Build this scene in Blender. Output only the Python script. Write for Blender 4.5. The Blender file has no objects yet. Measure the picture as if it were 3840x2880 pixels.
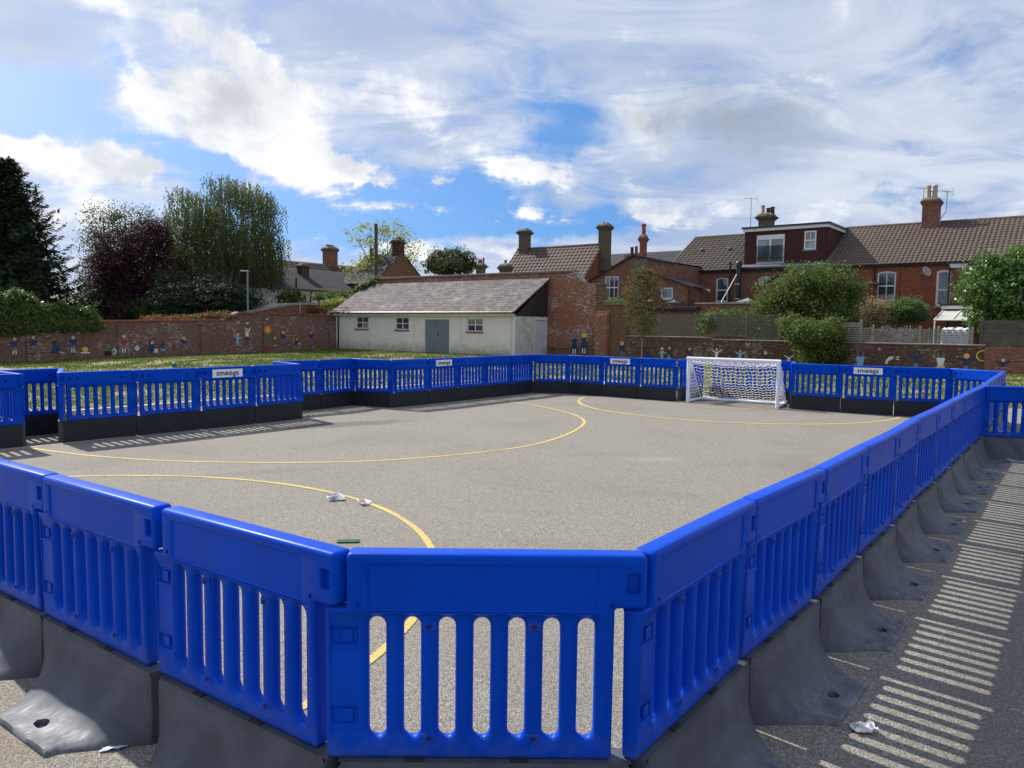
import bpy, bmesh, math, random
import numpy as np
from mathutils import Vector, Matrix
from mathutils.geometry import tessellate_polygon
R = math.radians
SC = bpy.context.scene
COL = SC.collection
# ------------------------------------------------------------------ camera
FPX, PITCH, ROLL, HC = 2862.77, R(4.378), R(0.723), 1.738
cam = bpy.data.cameras.new('camera'); camo = bpy.data.objects.new('camera', cam); COL.objects.link(camo)
cam.sensor_width = 36.0; cam.lens = 36.0*FPX/3840.0; cam.clip_end = 3000; cam.clip_start = 0.05
camo.matrix_world = Matrix.Translation((0, 0, HC)) @ Matrix.Rotation(math.pi/2-PITCH, 4, 'X') @ Matrix.Rotation(ROLL, 4, 'Z')
SC.camera = camo
# ------------------------------------------------------------------ view
SC.view_settings.view_transform = 'Standard'; SC.view_settings.look = 'None'
SC.view_settings.gamma = 1; SC.view_settings.exposure = 0.92
SUN_EL, SUN_DIR = R(42.5), Vector((-0.735, 0.68, 0)).normalized()

# node expression helper ------------------------------------------------
class NT:
    def __init__(s, tree): s.t = tree; s.n = tree.nodes; s.l = tree.links
    def new(s, typ, **kw):
        n = s.n.new(typ)
        for k, v in kw.items(): setattr(n, k, v)
        return n
    def put(s, sock, v):
        if hasattr(v, 'is_output'): s.l.new(v, sock)
        elif v is not None: sock.default_value = v
    def m(s, op, a, b=None, c=None, clamp=False):
        n = s.new('ShaderNodeMath', operation=op, use_clamp=clamp)
        s.put(n.inputs[0], a); s.put(n.inputs[1], b)
        if c is not None: s.put(n.inputs[2], c)
        return n.outputs[0]
    def vm(s, op, a, b=None):
        n = s.new('ShaderNodeVectorMath', operation=op); s.put(n.inputs[0], a)
        if b is not None: s.put(n.inputs[1], b)
        return n.outputs[0]
    def noise(s, vec, scale, detail=4, rough=.5, dist=0, w=None):
        n = s.new('ShaderNodeTexNoise'); s.put(n.inputs['Vector'], vec)
        n.inputs['Scale'].default_value = scale; n.inputs['Detail'].default_value = detail
        n.inputs['Roughness'].default_value = rough; n.inputs['Distortion'].default_value = dist
        return n.outputs['Fac']
    def mix(s, f, a, b, mode='MIX'):
        n = s.new('ShaderNodeMix', data_type='RGBA', blend_type=mode)
        s.put(n.inputs[0], f); s.put(n.inputs[6], a if not isinstance(a, tuple) else (*a[:3], 1)); s.put(n.inputs[7], b if not isinstance(b, tuple) else (*b[:3], 1))
        return n.outputs[2]
    def ss(s, v, lo, hi, a=0., b=1.):
        n = s.new('ShaderNodeMapRange', interpolation_type='SMOOTHSTEP'); s.put(n.inputs[0], v)
        for i, x in zip((1, 2, 3, 4), (lo, hi, a, b)): n.inputs[i].default_value = x
        return n.outputs[0]

# ------------------------------------------------------------------ world
W = bpy.data.worlds.new('World'); SC.world = W; W.use_nodes = True
def build_world():
    t = NT(W.node_tree); t.n.clear()
    out = t.new('ShaderNodeOutputWorld')
    sky = t.new('ShaderNodeTexSky', sky_type='NISHITA'); sky.sun_disc = False
    sky.sun_elevation = SUN_EL; sky.sun_rotation = math.atan2(SUN_DIR.x, SUN_DIR.y)
    sky.air_density = 1.0; sky.dust_density = 0.6; sky.ozone_density = 3.0
    bg = t.new('ShaderNodeBackground'); bg.inputs[1].default_value = 0.080
    hs = t.new('ShaderNodeHueSaturation'); hs.inputs['Saturation'].default_value = 1.28
    t.l.new(sky.outputs[0], hs.inputs['Color']); t.l.new(hs.outputs[0], bg.inputs[0])
    tc = t.new('ShaderNodeTexCoord'); d = tc.outputs['Generated']
    sp = t.new('ShaderNodeSeparateXYZ'); t.l.new(d, sp.inputs[0]); x, y, z = sp.outputs
    az = t.m('MULTIPLY', t.m('ARCTAN2', x, y), 57.2958)
    el = t.m('MULTIPLY', t.m('ARCSINE', t.m('MINIMUM', t.m('MAXIMUM', z, -1.), 1.)), 57.2958)
    ae = t.new('ShaderNodeCombineXYZ'); t.l.new(az, ae.inputs[0]); t.l.new(el, ae.inputs[1]); ae = ae.outputs[0]
    t.l.new(t.vm('NORMALIZE', t.vm('ADD', t.vm('MULTIPLY', d, (1., 1., .8)), (0., 0., .26))), sky.inputs[0])   # clearer, deeper blue low down
    # cloud-layer coordinates: direction projected on a high plane, so clouds flatten to the horizon
    zz = t.m('ADD', t.m('MAXIMUM', z, 0.), 0.26)
    pl = t.new('ShaderNodeCombineXYZ'); t.l.new(t.m('DIVIDE', x, zz), pl.inputs[0]); t.l.new(t.m('DIVIDE', y, zz), pl.inputs[1]); pl = pl.outputs[0]
    big = t.noise(pl, 1.5, 3, .5, .3)
    fb = t.noise(pl, 3.4, 9, .58, .5)
    wsp_map = t.new('ShaderNodeMapping'); wsp_map.inputs['Rotation'].default_value = (0, 0, .5); wsp_map.inputs['Scale'].default_value = (1, 1.9, 1)
    t.l.new(pl, wsp_map.inputs[0]); wisp = t.noise(wsp_map.outputs[0], 2.4, 8, .62, .9)
    puff = t.noise(ae, .16, 8, .6, .25)
    wx = t.m('MULTIPLY', t.m('SUBTRACT', t.noise(ae, .16, 7, .62), .5), 11.)
    wy = t.m('MULTIPLY', t.m('SUBTRACT', t.noise(t.vm('ADD', ae, (37., 11., 5.)), .20, 7, .62), .5), 6.)
    azw = t.m('ADD', az, wx); elw = t.m('ADD', el, wy)
    def blob(a0, e0, sa, se, amp, rot=0., warp=True):
        A = t.m('SUBTRACT', azw if warp else az, float(a0)); B = t.m('SUBTRACT', elw if warp else el, float(e0))
        c, s_ = math.cos(R(rot)), math.sin(R(rot))
        U = t.m('ADD', t.m('MULTIPLY', A, c/sa), t.m('MULTIPLY', B, s_/sa))
        V = t.m('ADD', t.m('MULTIPLY', A, -s_/se), t.m('MULTIPLY', B, c/se))
        q = t.m('ADD', t.m('MULTIPLY', U, U), t.m('MULTIPLY', V, V))
        return t.m('MULTIPLY', t.m('EXPONENT', t.m('MULTIPLY', q, -1.)), float(amp))
    def tot(L):
        r = L[0]
        for k in L[1:]: r = t.m('ADD', r, k)
        return r
    # coverage field (azimuth from the view axis, elevation, degrees)
    cov = tot([blob(*b) for b in COVER])
    wht = tot([blob(*b) for b in WHITES])
    gry = tot([blob(*b) for b in GREYS])
    base = t.m('ADD', t.m('MULTIPLY', t.m('SUBTRACT', fb, .5), 1.0), t.m('MULTIPLY', t.m('SUBTRACT', wisp, .5), 1.3))
    thin = t.ss(t.m('ADD', t.m('ADD', base, cov), .70), .05, .80)            # thin veil
    dens = t.m('ADD', t.m('ADD', t.m('MULTIPLY', t.m('SUBTRACT', puff, .5), 1.7), t.m('ADD', t.m('MULTIPLY', t.m('SUBTRACT', fb, .5), 1.0), t.m('MULTIPLY', t.m('SUBTRACT', wisp, .5), 1.3))), wht)
    thick = t.ss(dens, .22, .72)                                             # solid cumulus
    cc = t.mix(t.ss(t.m('ADD', t.m('MULTIPLY', t.m('SUBTRACT', big, .5), 1.6), t.m('MULTIPLY', t.m('SUBTRACT', wisp, .5), 1.2)), -.25, .35), (.46, .53, .69), (.70, .745, .84))
    gfac = t.ss(t.m('ADD', gry, t.m('MULTIPLY', t.m('SUBTRACT', puff, .5), 1.0)), .15, .9)
    tcol = t.mix(t.ss(t.m('ADD', puff, t.m('MULTIPLY', fb, .5)), .60, .90), (.66, .70, .76), (.96, .965, .98))
    tcol = t.mix(gfac, tcol, (.37, .41, .47))
    ccol = t.mix(t.m('MULTIPLY', gfac, .8), cc, (.40, .45, .54))
    cl = t.mix(thick, ccol, tcol)
    # hazy white towards the horizon
    hz = t.ss(el, .5, 6., .8, 0.); cl = t.mix(t.ss(el, .5, 6., .6, 0.), cl, (.80, .84, .89))
    amt = t.m('MAXIMUM', t.m('MAXIMUM', t.m('MULTIPLY', thin, .90), thick), t.m('MULTIPLY', hz, t.ss(t.m('ADD', fb, cov), .05, .75)), clamp=True)
    bg2 = t.new('ShaderNodeBackground'); t.l.new(cl, bg2.inputs[0]); bg2.inputs[1].default_value = 0.58
    mx = t.new('ShaderNodeMixShader'); t.l.new(amt, mx.inputs[0]); t.l.new(bg.outputs[0], mx.inputs[1]); t.l.new(bg2.outputs[0], mx.inputs[2])
    t.l.new(mx.outputs[0], out.inputs[0])
    W.cycles.sampling_method = 'MANUAL'; W.cycles.sample_map_resolution = 512
COVER = [(-11.6, 8.7, 7.3, 1.8, -0.9, 0), (-3.5, 9.3, 5.9, 2.1, -0.8, 0), (-20.9, 10.3, 4.6, 1.4, -0.85, -8), (-31.3, 14.3, 3.9, 1.2, -0.5, 0), (-25.8, 12.2, 1.9, 1.0, -0.4, 0), (4.4, 7.3, 6.4, 1.1, -0.65, 0), (-13.2, 6.7, 9.3, 2.2, -0.8, 0), (-25.0, 15.7, 2.4, 0.8, -0.6, -15), (-29.7, 12.2, 5.1, 1.4, -0.55, -8), (3.7, 14.9, 3.3, 2.3, -0.55, 0), (2.3, 12.7, 3.9, 1.1, -0.4, 0), (25.7, 8.6, 3.1, 0.6, -0.5, 0), (27.5, 11.6, 1.2, 0.5, -0.3, 0), (30.9, 16.5, 2.8, 1.3, -0.15, 0), (-12.2, 16.3, 1.1, 1.0, -0.3, 0), (-0.7, 18.2, 7.7, 2.0, 0.1, 0), (-19.4, 11.8, 1.1, 0.5, -0.3, 0), (-13.1, 19.3, 5.6, 1.5, 0.12, 0), (18.4, 11.6, 12.8, 4.3, 0.25, 0), (-6.4, 5.6, 11.8, 1.3, 0.3, 0)]
WHITES = [(-24.0, 19.1, 6.4, 1.4, 0.3, -10), (-19.4, 17.5, 5.3, 2.4, 0.72, -25), (-22.1, 14.6, 4.8, 1.5, 0.7, -28), (-18.0, 13.1, 7.0, 2.2, 0.85, -18), (-15.3, 11.6, 7.1, 1.2, 0.85, -6), (-8.4, 15.0, 9.1, 2.8, 0.36, -12), (-31.4, 10.2, 4.5, 1.0, 0.66, -8), (-27.2, 10.0, 2.9, 1.8, 0.72, 0), (-29.9, 7.3, 5.1, 1.7, 0.52, 0), (-11.6, 10.1, 3.2, 0.5, 0.65, -6), (2.9, 11.2, 5.6, 1.1, 0.62, -3), (7.8, 9.7, 2.9, 1.5, 0.6, 0), (10.4, 8.2, 3.2, 1.1, 0.65, 0), (1.4, 8.2, 4.3, 0.5, 0.45, 0), (-7.2, 8.5, 3.3, 0.4, 0.5, -5), (-8.4, 5.6, 10.2, 1.0, 0.5, 0), (30.5, 7.8, 3.2, 1.1, 0.5, 0), (13.9, 14.8, 6.6, 2.4, 0.7, -4), (-5.9, 10.6, 0.9, 0.5, 0.5, 0), (20.3, 8.0, 8.2, 1.1, 0.3, 0), (24.9, 15.3, 7.5, 2.4, 0.12, 0)]
GREYS = [(-19.7, 14.8, 3.7, 1.8, 0.55, 0), (-22.1, 13.6, 2.6, 0.7, 0.2, 0), (15.0, 14.7, 6.0, 2.0, 1.0, -5), (18.3, 12.3, 5.1, 1.7, 0.45, 0), (-26.5, 9.8, 1.4, 0.8, 0.35, 0), (-0.7, 20.2, 11.5, 2.0, 0.1, 0), (-8.4, 20.7, 9.6, 1.4, 0.25, 0)]
build_world()
sun = bpy.data.lights.new('sun', 'SUN'); sun.energy = 3.3; sun.angle = R(0.53); sun.color = (1, .955, .88)
suno = bpy.data.objects.new('sun', sun); COL.objects.link(suno)
L = -(SUN_DIR*math.cos(SUN_EL)+Vector((0, 0, math.sin(SUN_EL))))
suno.rotation_euler = L.to_track_quat('-Z', 'Y').to_euler(); suno.location = (-20, 20, 30)

# ------------------------------------------------------------------ frames
UA, UB = Vector((.7925, -.6099, 0)), Vector((.6099, .7925, 0))
ROTA = math.atan2(-.6099, .7925)
def AB(a, b, z=0.): return UA*a+UB*b+Vector((0, 0, z))
def ray(px, py):
    a = (px-1920)/FPX; b = (py-1440)/FPX
    c, s = math.cos(ROLL), math.sin(ROLL); u = a*c+b*s; v = -a*s+b*c
    return Vector((u, math.cos(PITCH)-v*math.sin(PITCH), -v*math.cos(PITCH)-math.sin(PITCH)))
def on_b(px, py, b):      # the point of the photograph that lies on the vertical plane b = const -> (a, z)
    r = ray(px, py); t = b/r.dot(UB); return (r.dot(UA)*t, HC+r.z*t)
def on_a(px, py, a):      # same on plane a = const -> (b, z)
    r = ray(px, py); t = a/r.dot(UA); return (r.dot(UB)*t, HC+r.z*t)
def at_y(px, py, Y):
    r = ray(px, py); t = Y/r.y; return Vector((r.x*t, Y, HC+r.z*t))

# ------------------------------------------------------------------ materials
def newmat(name):
    m = bpy.data.materials.new(name); m.use_nodes = True; t = NT(m.node_tree)
    b = t.n['Principled BSDF']; return m, t, b
def simple(name, col, rough=.6, var=.12, scale=4., bump=0., bscale=60., spec=.5, metal=0., coord='Object'):
    m, t, b = newmat(name); tc = t.new('ShaderNodeTexCoord'); v = tc.outputs[coord]
    n = t.noise(v, scale, 5, .6)
    dk = tuple(c*(1-var) for c in col); lt = tuple(min(1, c*(1+var)) for c in col)
    t.l.new(t.mix(t.ss(n, .3, .7), dk, lt), b.inputs['Base Color'])
    b.inputs['Roughness'].default_value = rough; b.inputs['Specular IOR Level'].default_value = spec; b.inputs['Metallic'].default_value = metal
    if bump:
        bm_ = t.new('ShaderNodeBump'); bm_.inputs['Strength'].default_value = bump; bm_.inputs['Distance'].default_value = .02
        t.l.new(t.noise(v, bscale, 4, .6), bm_.inputs['Height']); t.l.new(bm_.outputs[0], b.inputs['Normal'])
    return m
def brick(name, c1, c2, mortar, patch=(.9, .85, .8), pamt=.0, dark=.35, bw=.225, rh=.075, ms=.011, dirt=(.05, .045, .04), white=0.):
    m, t, b = newmat(name); tc = t.new('ShaderNodeTexCoord'); uv = tc.outputs['UV']
    br = t.new('ShaderNodeTexBrick'); t.l.new(uv, br.inputs['Vector'])
    br.inputs['Color1'].default_value = (*c1, 1); br.inputs['Color2'].default_value = (*c2, 1); br.inputs['Mortar'].default_value = (*mortar, 1)
    br.inputs['Scale'].default_value = 1; br.inputs['Brick Width'].default_value = bw; br.inputs['Row Height'].default_value = rh
    br.inputs['Mortar Size'].default_value = ms; br.inputs['Bias'].default_value = -.1; br.inputs['Mortar Smooth'].default_value = .3
    cell = t.new('ShaderNodeTexNoise'); cell.inputs['Scale'].default_value = 1.; cell.inputs['Detail'].default_value = 0
    mp = t.new('ShaderNodeMapping'); mp.inputs['Scale'].default_value = (5., 14., 1); t.l.new(uv, mp.inputs[0]); t.l.new(mp.outputs[0], cell.inputs['Vector'])
    c = t.mix(t.ss(cell.outputs['Fac'], .45, .75, 0, .75), br.outputs['Color'], tuple(k*(.35+.65*dark) for k in c2))
    if white:
        n2 = t.noise(uv, .55, 5, .65); n3 = t.noise(mp.outputs[0], .9, 2, .5)
        c = t.mix(t.m('MULTIPLY', t.ss(t.m('ADD', n2, t.m('MULTIPLY', n3, .9)), 1.00, 1.12), white), c, (.50, .42, .36))
    c = t.mix(t.ss(t.noise(uv, .35, 5, .6), .5, .78, 0, .55), c, dirt)
    if pamt: c = t.mix(t.ss(t.noise(t.vm('ADD', uv, (7., 3., 0.)), .8, 6, .7), .56, .7, 0, pamt), c, patch)
    t.l.new(c, b.inputs['Base Color']); b.inputs['Roughness'].default_value = .9; b.inputs['Specular IOR Level'].default_value = .25
    bp = t.new('ShaderNodeBump'); bp.inputs['Strength'].default_value = .25; bp.inputs['Distance'].default_value = .01
    t.l.new(t.m('SUBTRACT', cell.outputs['Fac'], br.outputs['Fac']), bp.inputs['Height']); t.l.new(bp.outputs[0], b.inputs['Normal'])
    return m
def tiles(name, c1, c2, w=.3, h=.25, lichen=None, lamt=.0, dark=(.05, .045, .045), rough=.75):
    m, t, b = newmat(name); tc = t.new('ShaderNodeTexCoord'); uv = tc.outputs['UV']
    br = t.new('ShaderNodeTexBrick'); t.l.new(uv, br.inputs['Vector'])
    br.inputs['Color1'].default_value = (*c1, 1); br.inputs['Color2'].default_value = (*c2, 1); br.inputs['Mortar'].default_value = (*dark, 1)
    br.inputs['Scale'].default_value = 1; br.inputs['Brick Width'].default_value = w; br.inputs['Row Height'].default_value = h
    br.inputs['Mortar Size'].default_value = .012; br.inputs['Mortar Smooth'].default_value = .4
    c = t.mix(t.ss(t.noise(uv, .5, 6, .65), .35, .7), br.outputs['Color'], t.mix(.55, br.outputs['Color'], tuple((a+b_)/2*.62 for a, b_ in zip(c1, c2))))
    if lamt: c = t.mix(t.ss(t.noise(t.vm('ADD', uv, (3., 9., 0.)), .9, 7, .72), .52, .68, 0, lamt), c, lichen)
    t.l.new(c, b.inputs['Base Color']); b.inputs['Roughness'].default_value = rough; b.inputs['Specular IOR Level'].default_value = .2
    return m
def leafmat(name, c1, c2, c3=None, trans=.35, rough=.65, spec=.12):
    m = bpy.data.materials.new(name); m.use_nodes = True; t = NT(m.node_tree); b = t.n['Principled BSDF']; out = t.n['Material Output']
    at = t.new('ShaderNodeAttribute', attribute_name='leafv'); f = at.outputs['Fac']
    col = t.mix(t.ss(f, .0, .75), c1, c2)
    if c3: col = t.mix(t.ss(f, .82, .97), col, c3)
    t.l.new(col, b.inputs['Base Color']); b.inputs['Roughness'].default_value = rough; b.inputs['Specular IOR Level'].default_value = spec
    tr = t.new('ShaderNodeBsdfTranslucent'); t.l.new(t.mix(.5, col, tuple(min(1, k*1.6) for k in c2)), tr.inputs[0])
    mx = t.new('ShaderNodeMixShader'); mx.inputs[0].default_value = trans
    t.l.new(b.outputs[0], mx.inputs[1]); t.l.new(tr.outputs[0], mx.inputs[2]); t.l.new(mx.outputs[0], out.inputs[0])
    return m
def glass(name, col=(.06, .075, .09), rough=.06):
    m, t, b = newmat(name); tc = t.new('ShaderNodeTexCoord')
    t.l.new(t.mix(t.ss(t.noise(tc.outputs['Object'], 1.3, 3), .35, .7), tuple(k*.6 for k in col), tuple(k*1.5 for k in col)), b.inputs['Base Color'])
    b.inputs['Roughness'].default_value = rough; b.inputs['Specular IOR Level'].default_value = 1.0; b.inputs['IOR'].default_value = 1.55; return m
M = {}
def mats():
    # blue moulded plastic
    m, t, b = newmat('blue_plastic'); tc = t.new('ShaderNodeTexCoord'); v = tc.outputs['Object']
    oi = t.new('ShaderNodeObjectInfo'); vv = t.vm('ADD', v, t.vm('SCALE', oi.outputs['Random'])) if False else v
    sc = t.new('ShaderNodeCombineXYZ'); t.l.new(t.m('MULTIPLY', oi.outputs['Random'], 40.), sc.inputs[0]); vv = t.vm('ADD', v, sc.outputs[0])
    n = t.noise(vv, 2.2, 4, .6)
    c = t.mix(t.ss(n, .3, .75), (.0001, .052, .47), (.0002, .070, .58)); c = t.mix(t.m('MULTIPLY', oi.outputs['Random'], .35), c, (.0002, .046, .40))
    so = t.new('ShaderNodeSeparateXYZ'); t.l.new(tc.outputs['Object'], so.inputs[0]); c = t.mix(t.m('MULTIPLY', t.ss(so.outputs[2], .0, .12, .30, 0), t.ss(t.noise(vv, 14., 5, .7), .35, .7)), c, (.12, .13, .17))   # splash dirt along the foot
    mp = t.new('ShaderNodeMapping'); mp.inputs['Scale'].default_value = (3, 3, 30); mp.inputs['Rotation'].default_value = (0, .4, 0); t.l.new(vv, mp.inputs[0])
    scr = t.ss(t.noise(mp.outputs[0], 4., 6, .75), .64, .76, 0, .30)
    c = t.mix(scr, c, (.05, .13, .50))
    dust = t.ss(t.noise(vv, 9., 6, .75), .55, .85, 0, .05); c = t.mix(dust, c, (.14, .17, .30))
    t.l.new(c, b.inputs['Base Color']); t.l.new(t.ss(n, .2, .8, .32, .48), b.inputs['Roughness']); b.inputs['Specular IOR Level'].default_value = .18; b.inputs['Specular Tint'].default_value = (.35, .65, 1, 1)
    bp = t.new('ShaderNodeBump'); bp.inputs['Strength'].default_value = .12; bp.inputs['Distance'].default_value = .004
    t.l.new(t.noise(vv, 70., 3, .5), bp.inputs['Height']); t.l.new(bp.outputs[0], b.inputs['Normal']); M['blue'] = m
    # ballast rubbery grey plastic
    m, t, b = newmat('ballast_plastic'); tc = t.new('ShaderNodeTexCoord'); oi = t.new('ShaderNodeObjectInfo')
    sc = t.new('ShaderNodeCombineXYZ'); t.l.new(t.m('MULTIPLY', oi.outputs['Random'], 60.), sc.inputs[0]); vv = t.vm('ADD', tc.outputs['Object'], sc.outputs[0])
    n = t.noise(vv, 3.5, 6, .65, .8); mp = t.new('ShaderNodeMapping'); mp.inputs['Scale'].default_value = (6, 1.2, 1.5); t.l.new(vv, mp.inputs[0])
    n2 = t.noise(mp.outputs[0], 5., 7, .7, 1.2)
    c = t.mix(t.ss(n, .3, .72), (.050, .056, .067), (.086, .095, .112)); c = t.mix(t.ss(n2, .5, .8, 0, .45), c, (.13, .145, .17))
    c = t.mix(t.ss(t.noise(vv, 40., 4, .7), .60, .78, 0, .3), c, (.13, .125, .12))
    # swirled scuffs polished on top of the feet (wear, on the parts that get trodden on)
    sx = t.new('ShaderNodeSeparateXYZ'); t.l.new(tc.outputs['Object'], sx.inputs[0])
    foot = t.ss(sx.outputs[1], -.16, -.24, 0, 1) if False else t.ss(t.m('MULTIPLY', sx.outputs[1], -1.), .12, .26)
    c = t.mix(t.m('MULTIPLY', foot, t.ss(t.noise(vv, 7., 6, .7, 2.2), .40, .66, .10, .70)), c, (.20, .21, .24))
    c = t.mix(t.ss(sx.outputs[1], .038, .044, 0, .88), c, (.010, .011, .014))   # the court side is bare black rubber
    t.l.new(c, b.inputs['Base Color']); t.l.new(t.ss(n2, .3, .7, .48, .70), b.inputs['Roughness']); b.inputs['Specular IOR Level'].default_value = .35
    bp = t.new('ShaderNodeBump'); bp.inputs['Strength'].default_value = .15; bp.inputs['Distance'].default_value = .006
    t.l.new(t.m('ADD', n2, t.m('MULTIPLY', t.noise(vv, 35., 3), .3)), bp.inputs['Height']); t.l.new(bp.outputs[0], b.inputs['Normal']); M['ballast'] = m
    # asphalt
    m, t, b = newmat('worn_asphalt'); tc = t.new('ShaderNodeTexCoord'); v = tc.outputs['Object']
    vo = t.new('ShaderNodeTexVoronoi'); t.l.new(v, vo.inputs['Vector']); vo.inputs['Scale'].default_value = 135.
    sep = t.new('ShaderNodeSeparateColor'); t.l.new(vo.outputs['Color'], sep.inputs[0]); r = sep.outputs[0]
    c = t.mix(t.ss(r, .1, .95), (.155, .140, .115), (.385, .350, .290))
    c = t.mix(t.ss(sep.outputs[1], .90, .96), c, (.47, .45, .40)); c = t.mix(t.ss(vo.outputs['Distance'], .35, .75, 0, .40), c, (.08, .075, .065))
    mid = t.noise(v, 30., 6, .75); c = t.mix(t.ss(mid, .35, .7, 0, .45), c, (.18, .168, .150))
    blot = t.noise(v, .35, 5, .6, .4); c = t.mix(t.ss(blot, .47, .72, 0, .55), c, (.16, .15, .134))
    b2 = t.noise(t.vm('ADD', v, (31., 7., 0.)), .9, 6, .7, .6); c = t.mix(t.ss(b2, .60, .78, 0, .5), c, (.13, .122, .110))
    # long faint crack/seam lines
    mp = t.new('ShaderNodeMapping'); mp.inputs['Rotation'].default_value = (0, 0, R(-52)); mp.inputs['Scale'].default_value = (.12, 1, 1); t.l.new(v, mp.inputs[0])
    wv = t.noise(mp.outputs[0], .9, 3, .5, .2); line = t.m('ABSOLUTE', t.m('SUBTRACT', wv, .5))
    c = t.mix(t.ss(line, .0, .003, .22, 0), c, (.09, .085, .075))
    sx = t.new('ShaderNodeSeparateXYZ'); t.l.new(v, sx.inputs[0])
    # darker asphalt outside the court on the right, damp stain near the court's left side
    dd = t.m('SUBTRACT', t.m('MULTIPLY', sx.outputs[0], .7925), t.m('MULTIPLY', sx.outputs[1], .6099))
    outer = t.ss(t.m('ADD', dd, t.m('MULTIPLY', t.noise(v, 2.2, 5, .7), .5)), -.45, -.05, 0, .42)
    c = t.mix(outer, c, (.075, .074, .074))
    def stain(cx, cy, rx, ry, rot, amt, col, c):
        mp = t.new('ShaderNodeMapping', vector_type='TEXTURE'); mp.inputs['Location'].default_value = (cx, cy, 0); mp.inputs['Rotation'].default_value = (0, 0, R(rot)); mp.inputs['Scale'].default_value = (rx, ry, 1); t.l.new(v, mp.inputs[0])
        ln = t.new('ShaderNodeVectorMath', operation='LENGTH'); t.l.new(mp.outputs[0], ln.inputs[0])
        q = t.m('ADD', ln.outputs['Value'], t.m('MULTIPLY', t.m('SUBTRACT', t.noise(v, 2.5, 5, .7), .5), 1.3))
        return t.mix(t.ss(q, .4, 1.0, amt, 0), c, col)
    c = stain(-2.9, 13.1, 1.6, .45, 30, .55, (.06, .057, .052), c)
    c = stain(1.9, 10.0, .55, .22, 15, .13, (.45, .45, .44), c); c = stain(1.2, 10.3, .8, .25, 10, .25, (.15, .14, .125), c)
    c = stain(-3.2, 8.6, 1.4, .2, 28, .22, (.13, .12, .105), c); c = stain(3.4, 8.0, 1.8, .25, 50, .20, (.14, .13, .115), c); c = stain(.3, 6.0, .6, .2, -20, .2, (.13, .12, .11), c)
    c = stain(-1.75, 2.55, .7, .22, 10, .75, (.05, .035, .022), c)
    c = stain(-2.3, 2.95, .5, .35, 10, .35, (.20, .14, .09), c)
    t.l.new(c, b.inputs['Base Color']); b.inputs['Roughness'].default_value = .88; b.inputs['Specular IOR Level'].default_value = .3
    bp = t.new('ShaderNodeBump'); bp.inputs['Strength'].default_value = .6; bp.inputs['Distance'].default_value = .006
    t.l.new(t.m('ADD', t.m('MULTIPLY', vo.outputs['Distance'], -1.), t.m('MULTIPLY', mid, .8)), bp.inputs['Height']); t.l.new(bp.outputs[0], b.inputs['Normal']); M['asphalt'] = m
    # worn line paint: see-through chips show as asphalt colour
    def paint(name, col):
        m, t, b = newmat(name); tc = t.new('ShaderNodeTexCoord'); v = tc.outputs['Object']
        n = t.noise(v, 60., 5, .75); n2 = t.noise(v, 1.5, 4, .6)
        c = t.mix(t.ss(t.m('ADD', n, t.m('MULTIPLY', n2, .35)), .68, .80), col, (.20, .19, .165))
        t.l.new(c, b.inputs['Base Color']); b.inputs['Roughness'].default_value = .8
        bp = t.new('ShaderNodeBump'); bp.inputs['Strength'].default_value = .5; bp.inputs['Distance'].default_value = .004
        t.l.new(n, bp.inputs['Height']); t.l.new(bp.outputs[0], b.inputs['Normal']); return m
    M['yellow_paint'] = paint('yellow_line_paint', (.62, .43, .11)); M['red_paint'] = paint('faded_red_line_paint', (.42, .22, .17)); M['white_paint'] = paint('faded_white_line_paint', (.50, .46, .36))
    # grass
    m, t, b = newmat('patchy_grass'); tc = t.new('ShaderNodeTexCoord'); v = tc.outputs['Object']
    n = t.noise(v, .45, 6, .65, .4); n2 = t.noise(v, 3.5, 6, .75); n3 = t.noise(v, 25., 3, .7)
    c = t.mix(t.ss(n2, .3, .7), (.070, .105, .022), (.155, .195, .050)); c = t.mix(t.ss(n3, .35, .75, 0, .6), c, (.24, .25, .09))
    c = t.mix(t.ss(t.m('ADD', n, t.m('MULTIPLY', n2, .5)), .66, .90, 0, .85), c, (.38, .31, .20))
    t.l.new(c, b.inputs['Base Color']); b.inputs['Roughness'].default_value = .95; b.inputs['Specular IOR Level'].default_value = .15
    bp = t.new('ShaderNodeBump'); bp.inputs['Strength'].default_value = 1; bp.inputs['Distance'].default_value = .05
    t.l.new(t.m('ADD', n3, n2), bp.inputs['Height']); t.l.new(bp.outputs[0], b.inputs['Normal']); M['grass'] = m
    M['blade'] = leafmat('grass_blades', (.05, .085, .016), (.15, .19, .05), (.24, .22, .10), .3)
    M['path'] = simple('pale_concrete', (.36, .335, .30), .9, .18, 1.5, .3, 40)
    M['kerb'] = simple('pale_kerb', (.45, .43, .39), .9, .15, 3, .3, 50)
    M['wall_red'] = brick('old_brown_red_brick', (.235, .108, .074), (.16, .082, .062), (.18, .142, .115), (.30, .22, .18), .25, .55, white=.45)
    M['wall_big'] = brick('weathered_orange_brick', (.38, .115, .055), (.27, .090, .048), (.30, .24, .19), (.42, .33, .26), .0, .55, white=.85)
    M['wall_yellow'] = brick('yellow_stock_brick', (.26, .155, .075), (.19, .095, .05), (.055, .05, .045), (.3, .2, .1), .2, .4)
    M['wall_low'] = brick('dark_brown_mural_brick', (.17, .082, .050), (.105, .060, .044), (.085, .068, .055), (.26, .14, .10), .55, .4, white=.35)
    M['brick_red'] = brick('terrace_red_brick', (.40, .105, .045), (.28, .080, .040), (.16, .105, .08), (.2, .1, .07), .25, .5)
    M['brick_brown'] = brick('terrace_brown_brick', (.31, .125, .075), (.20, .088, .06), (.17, .13, .10), (.35, .2, .14), .35, .4)
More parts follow.
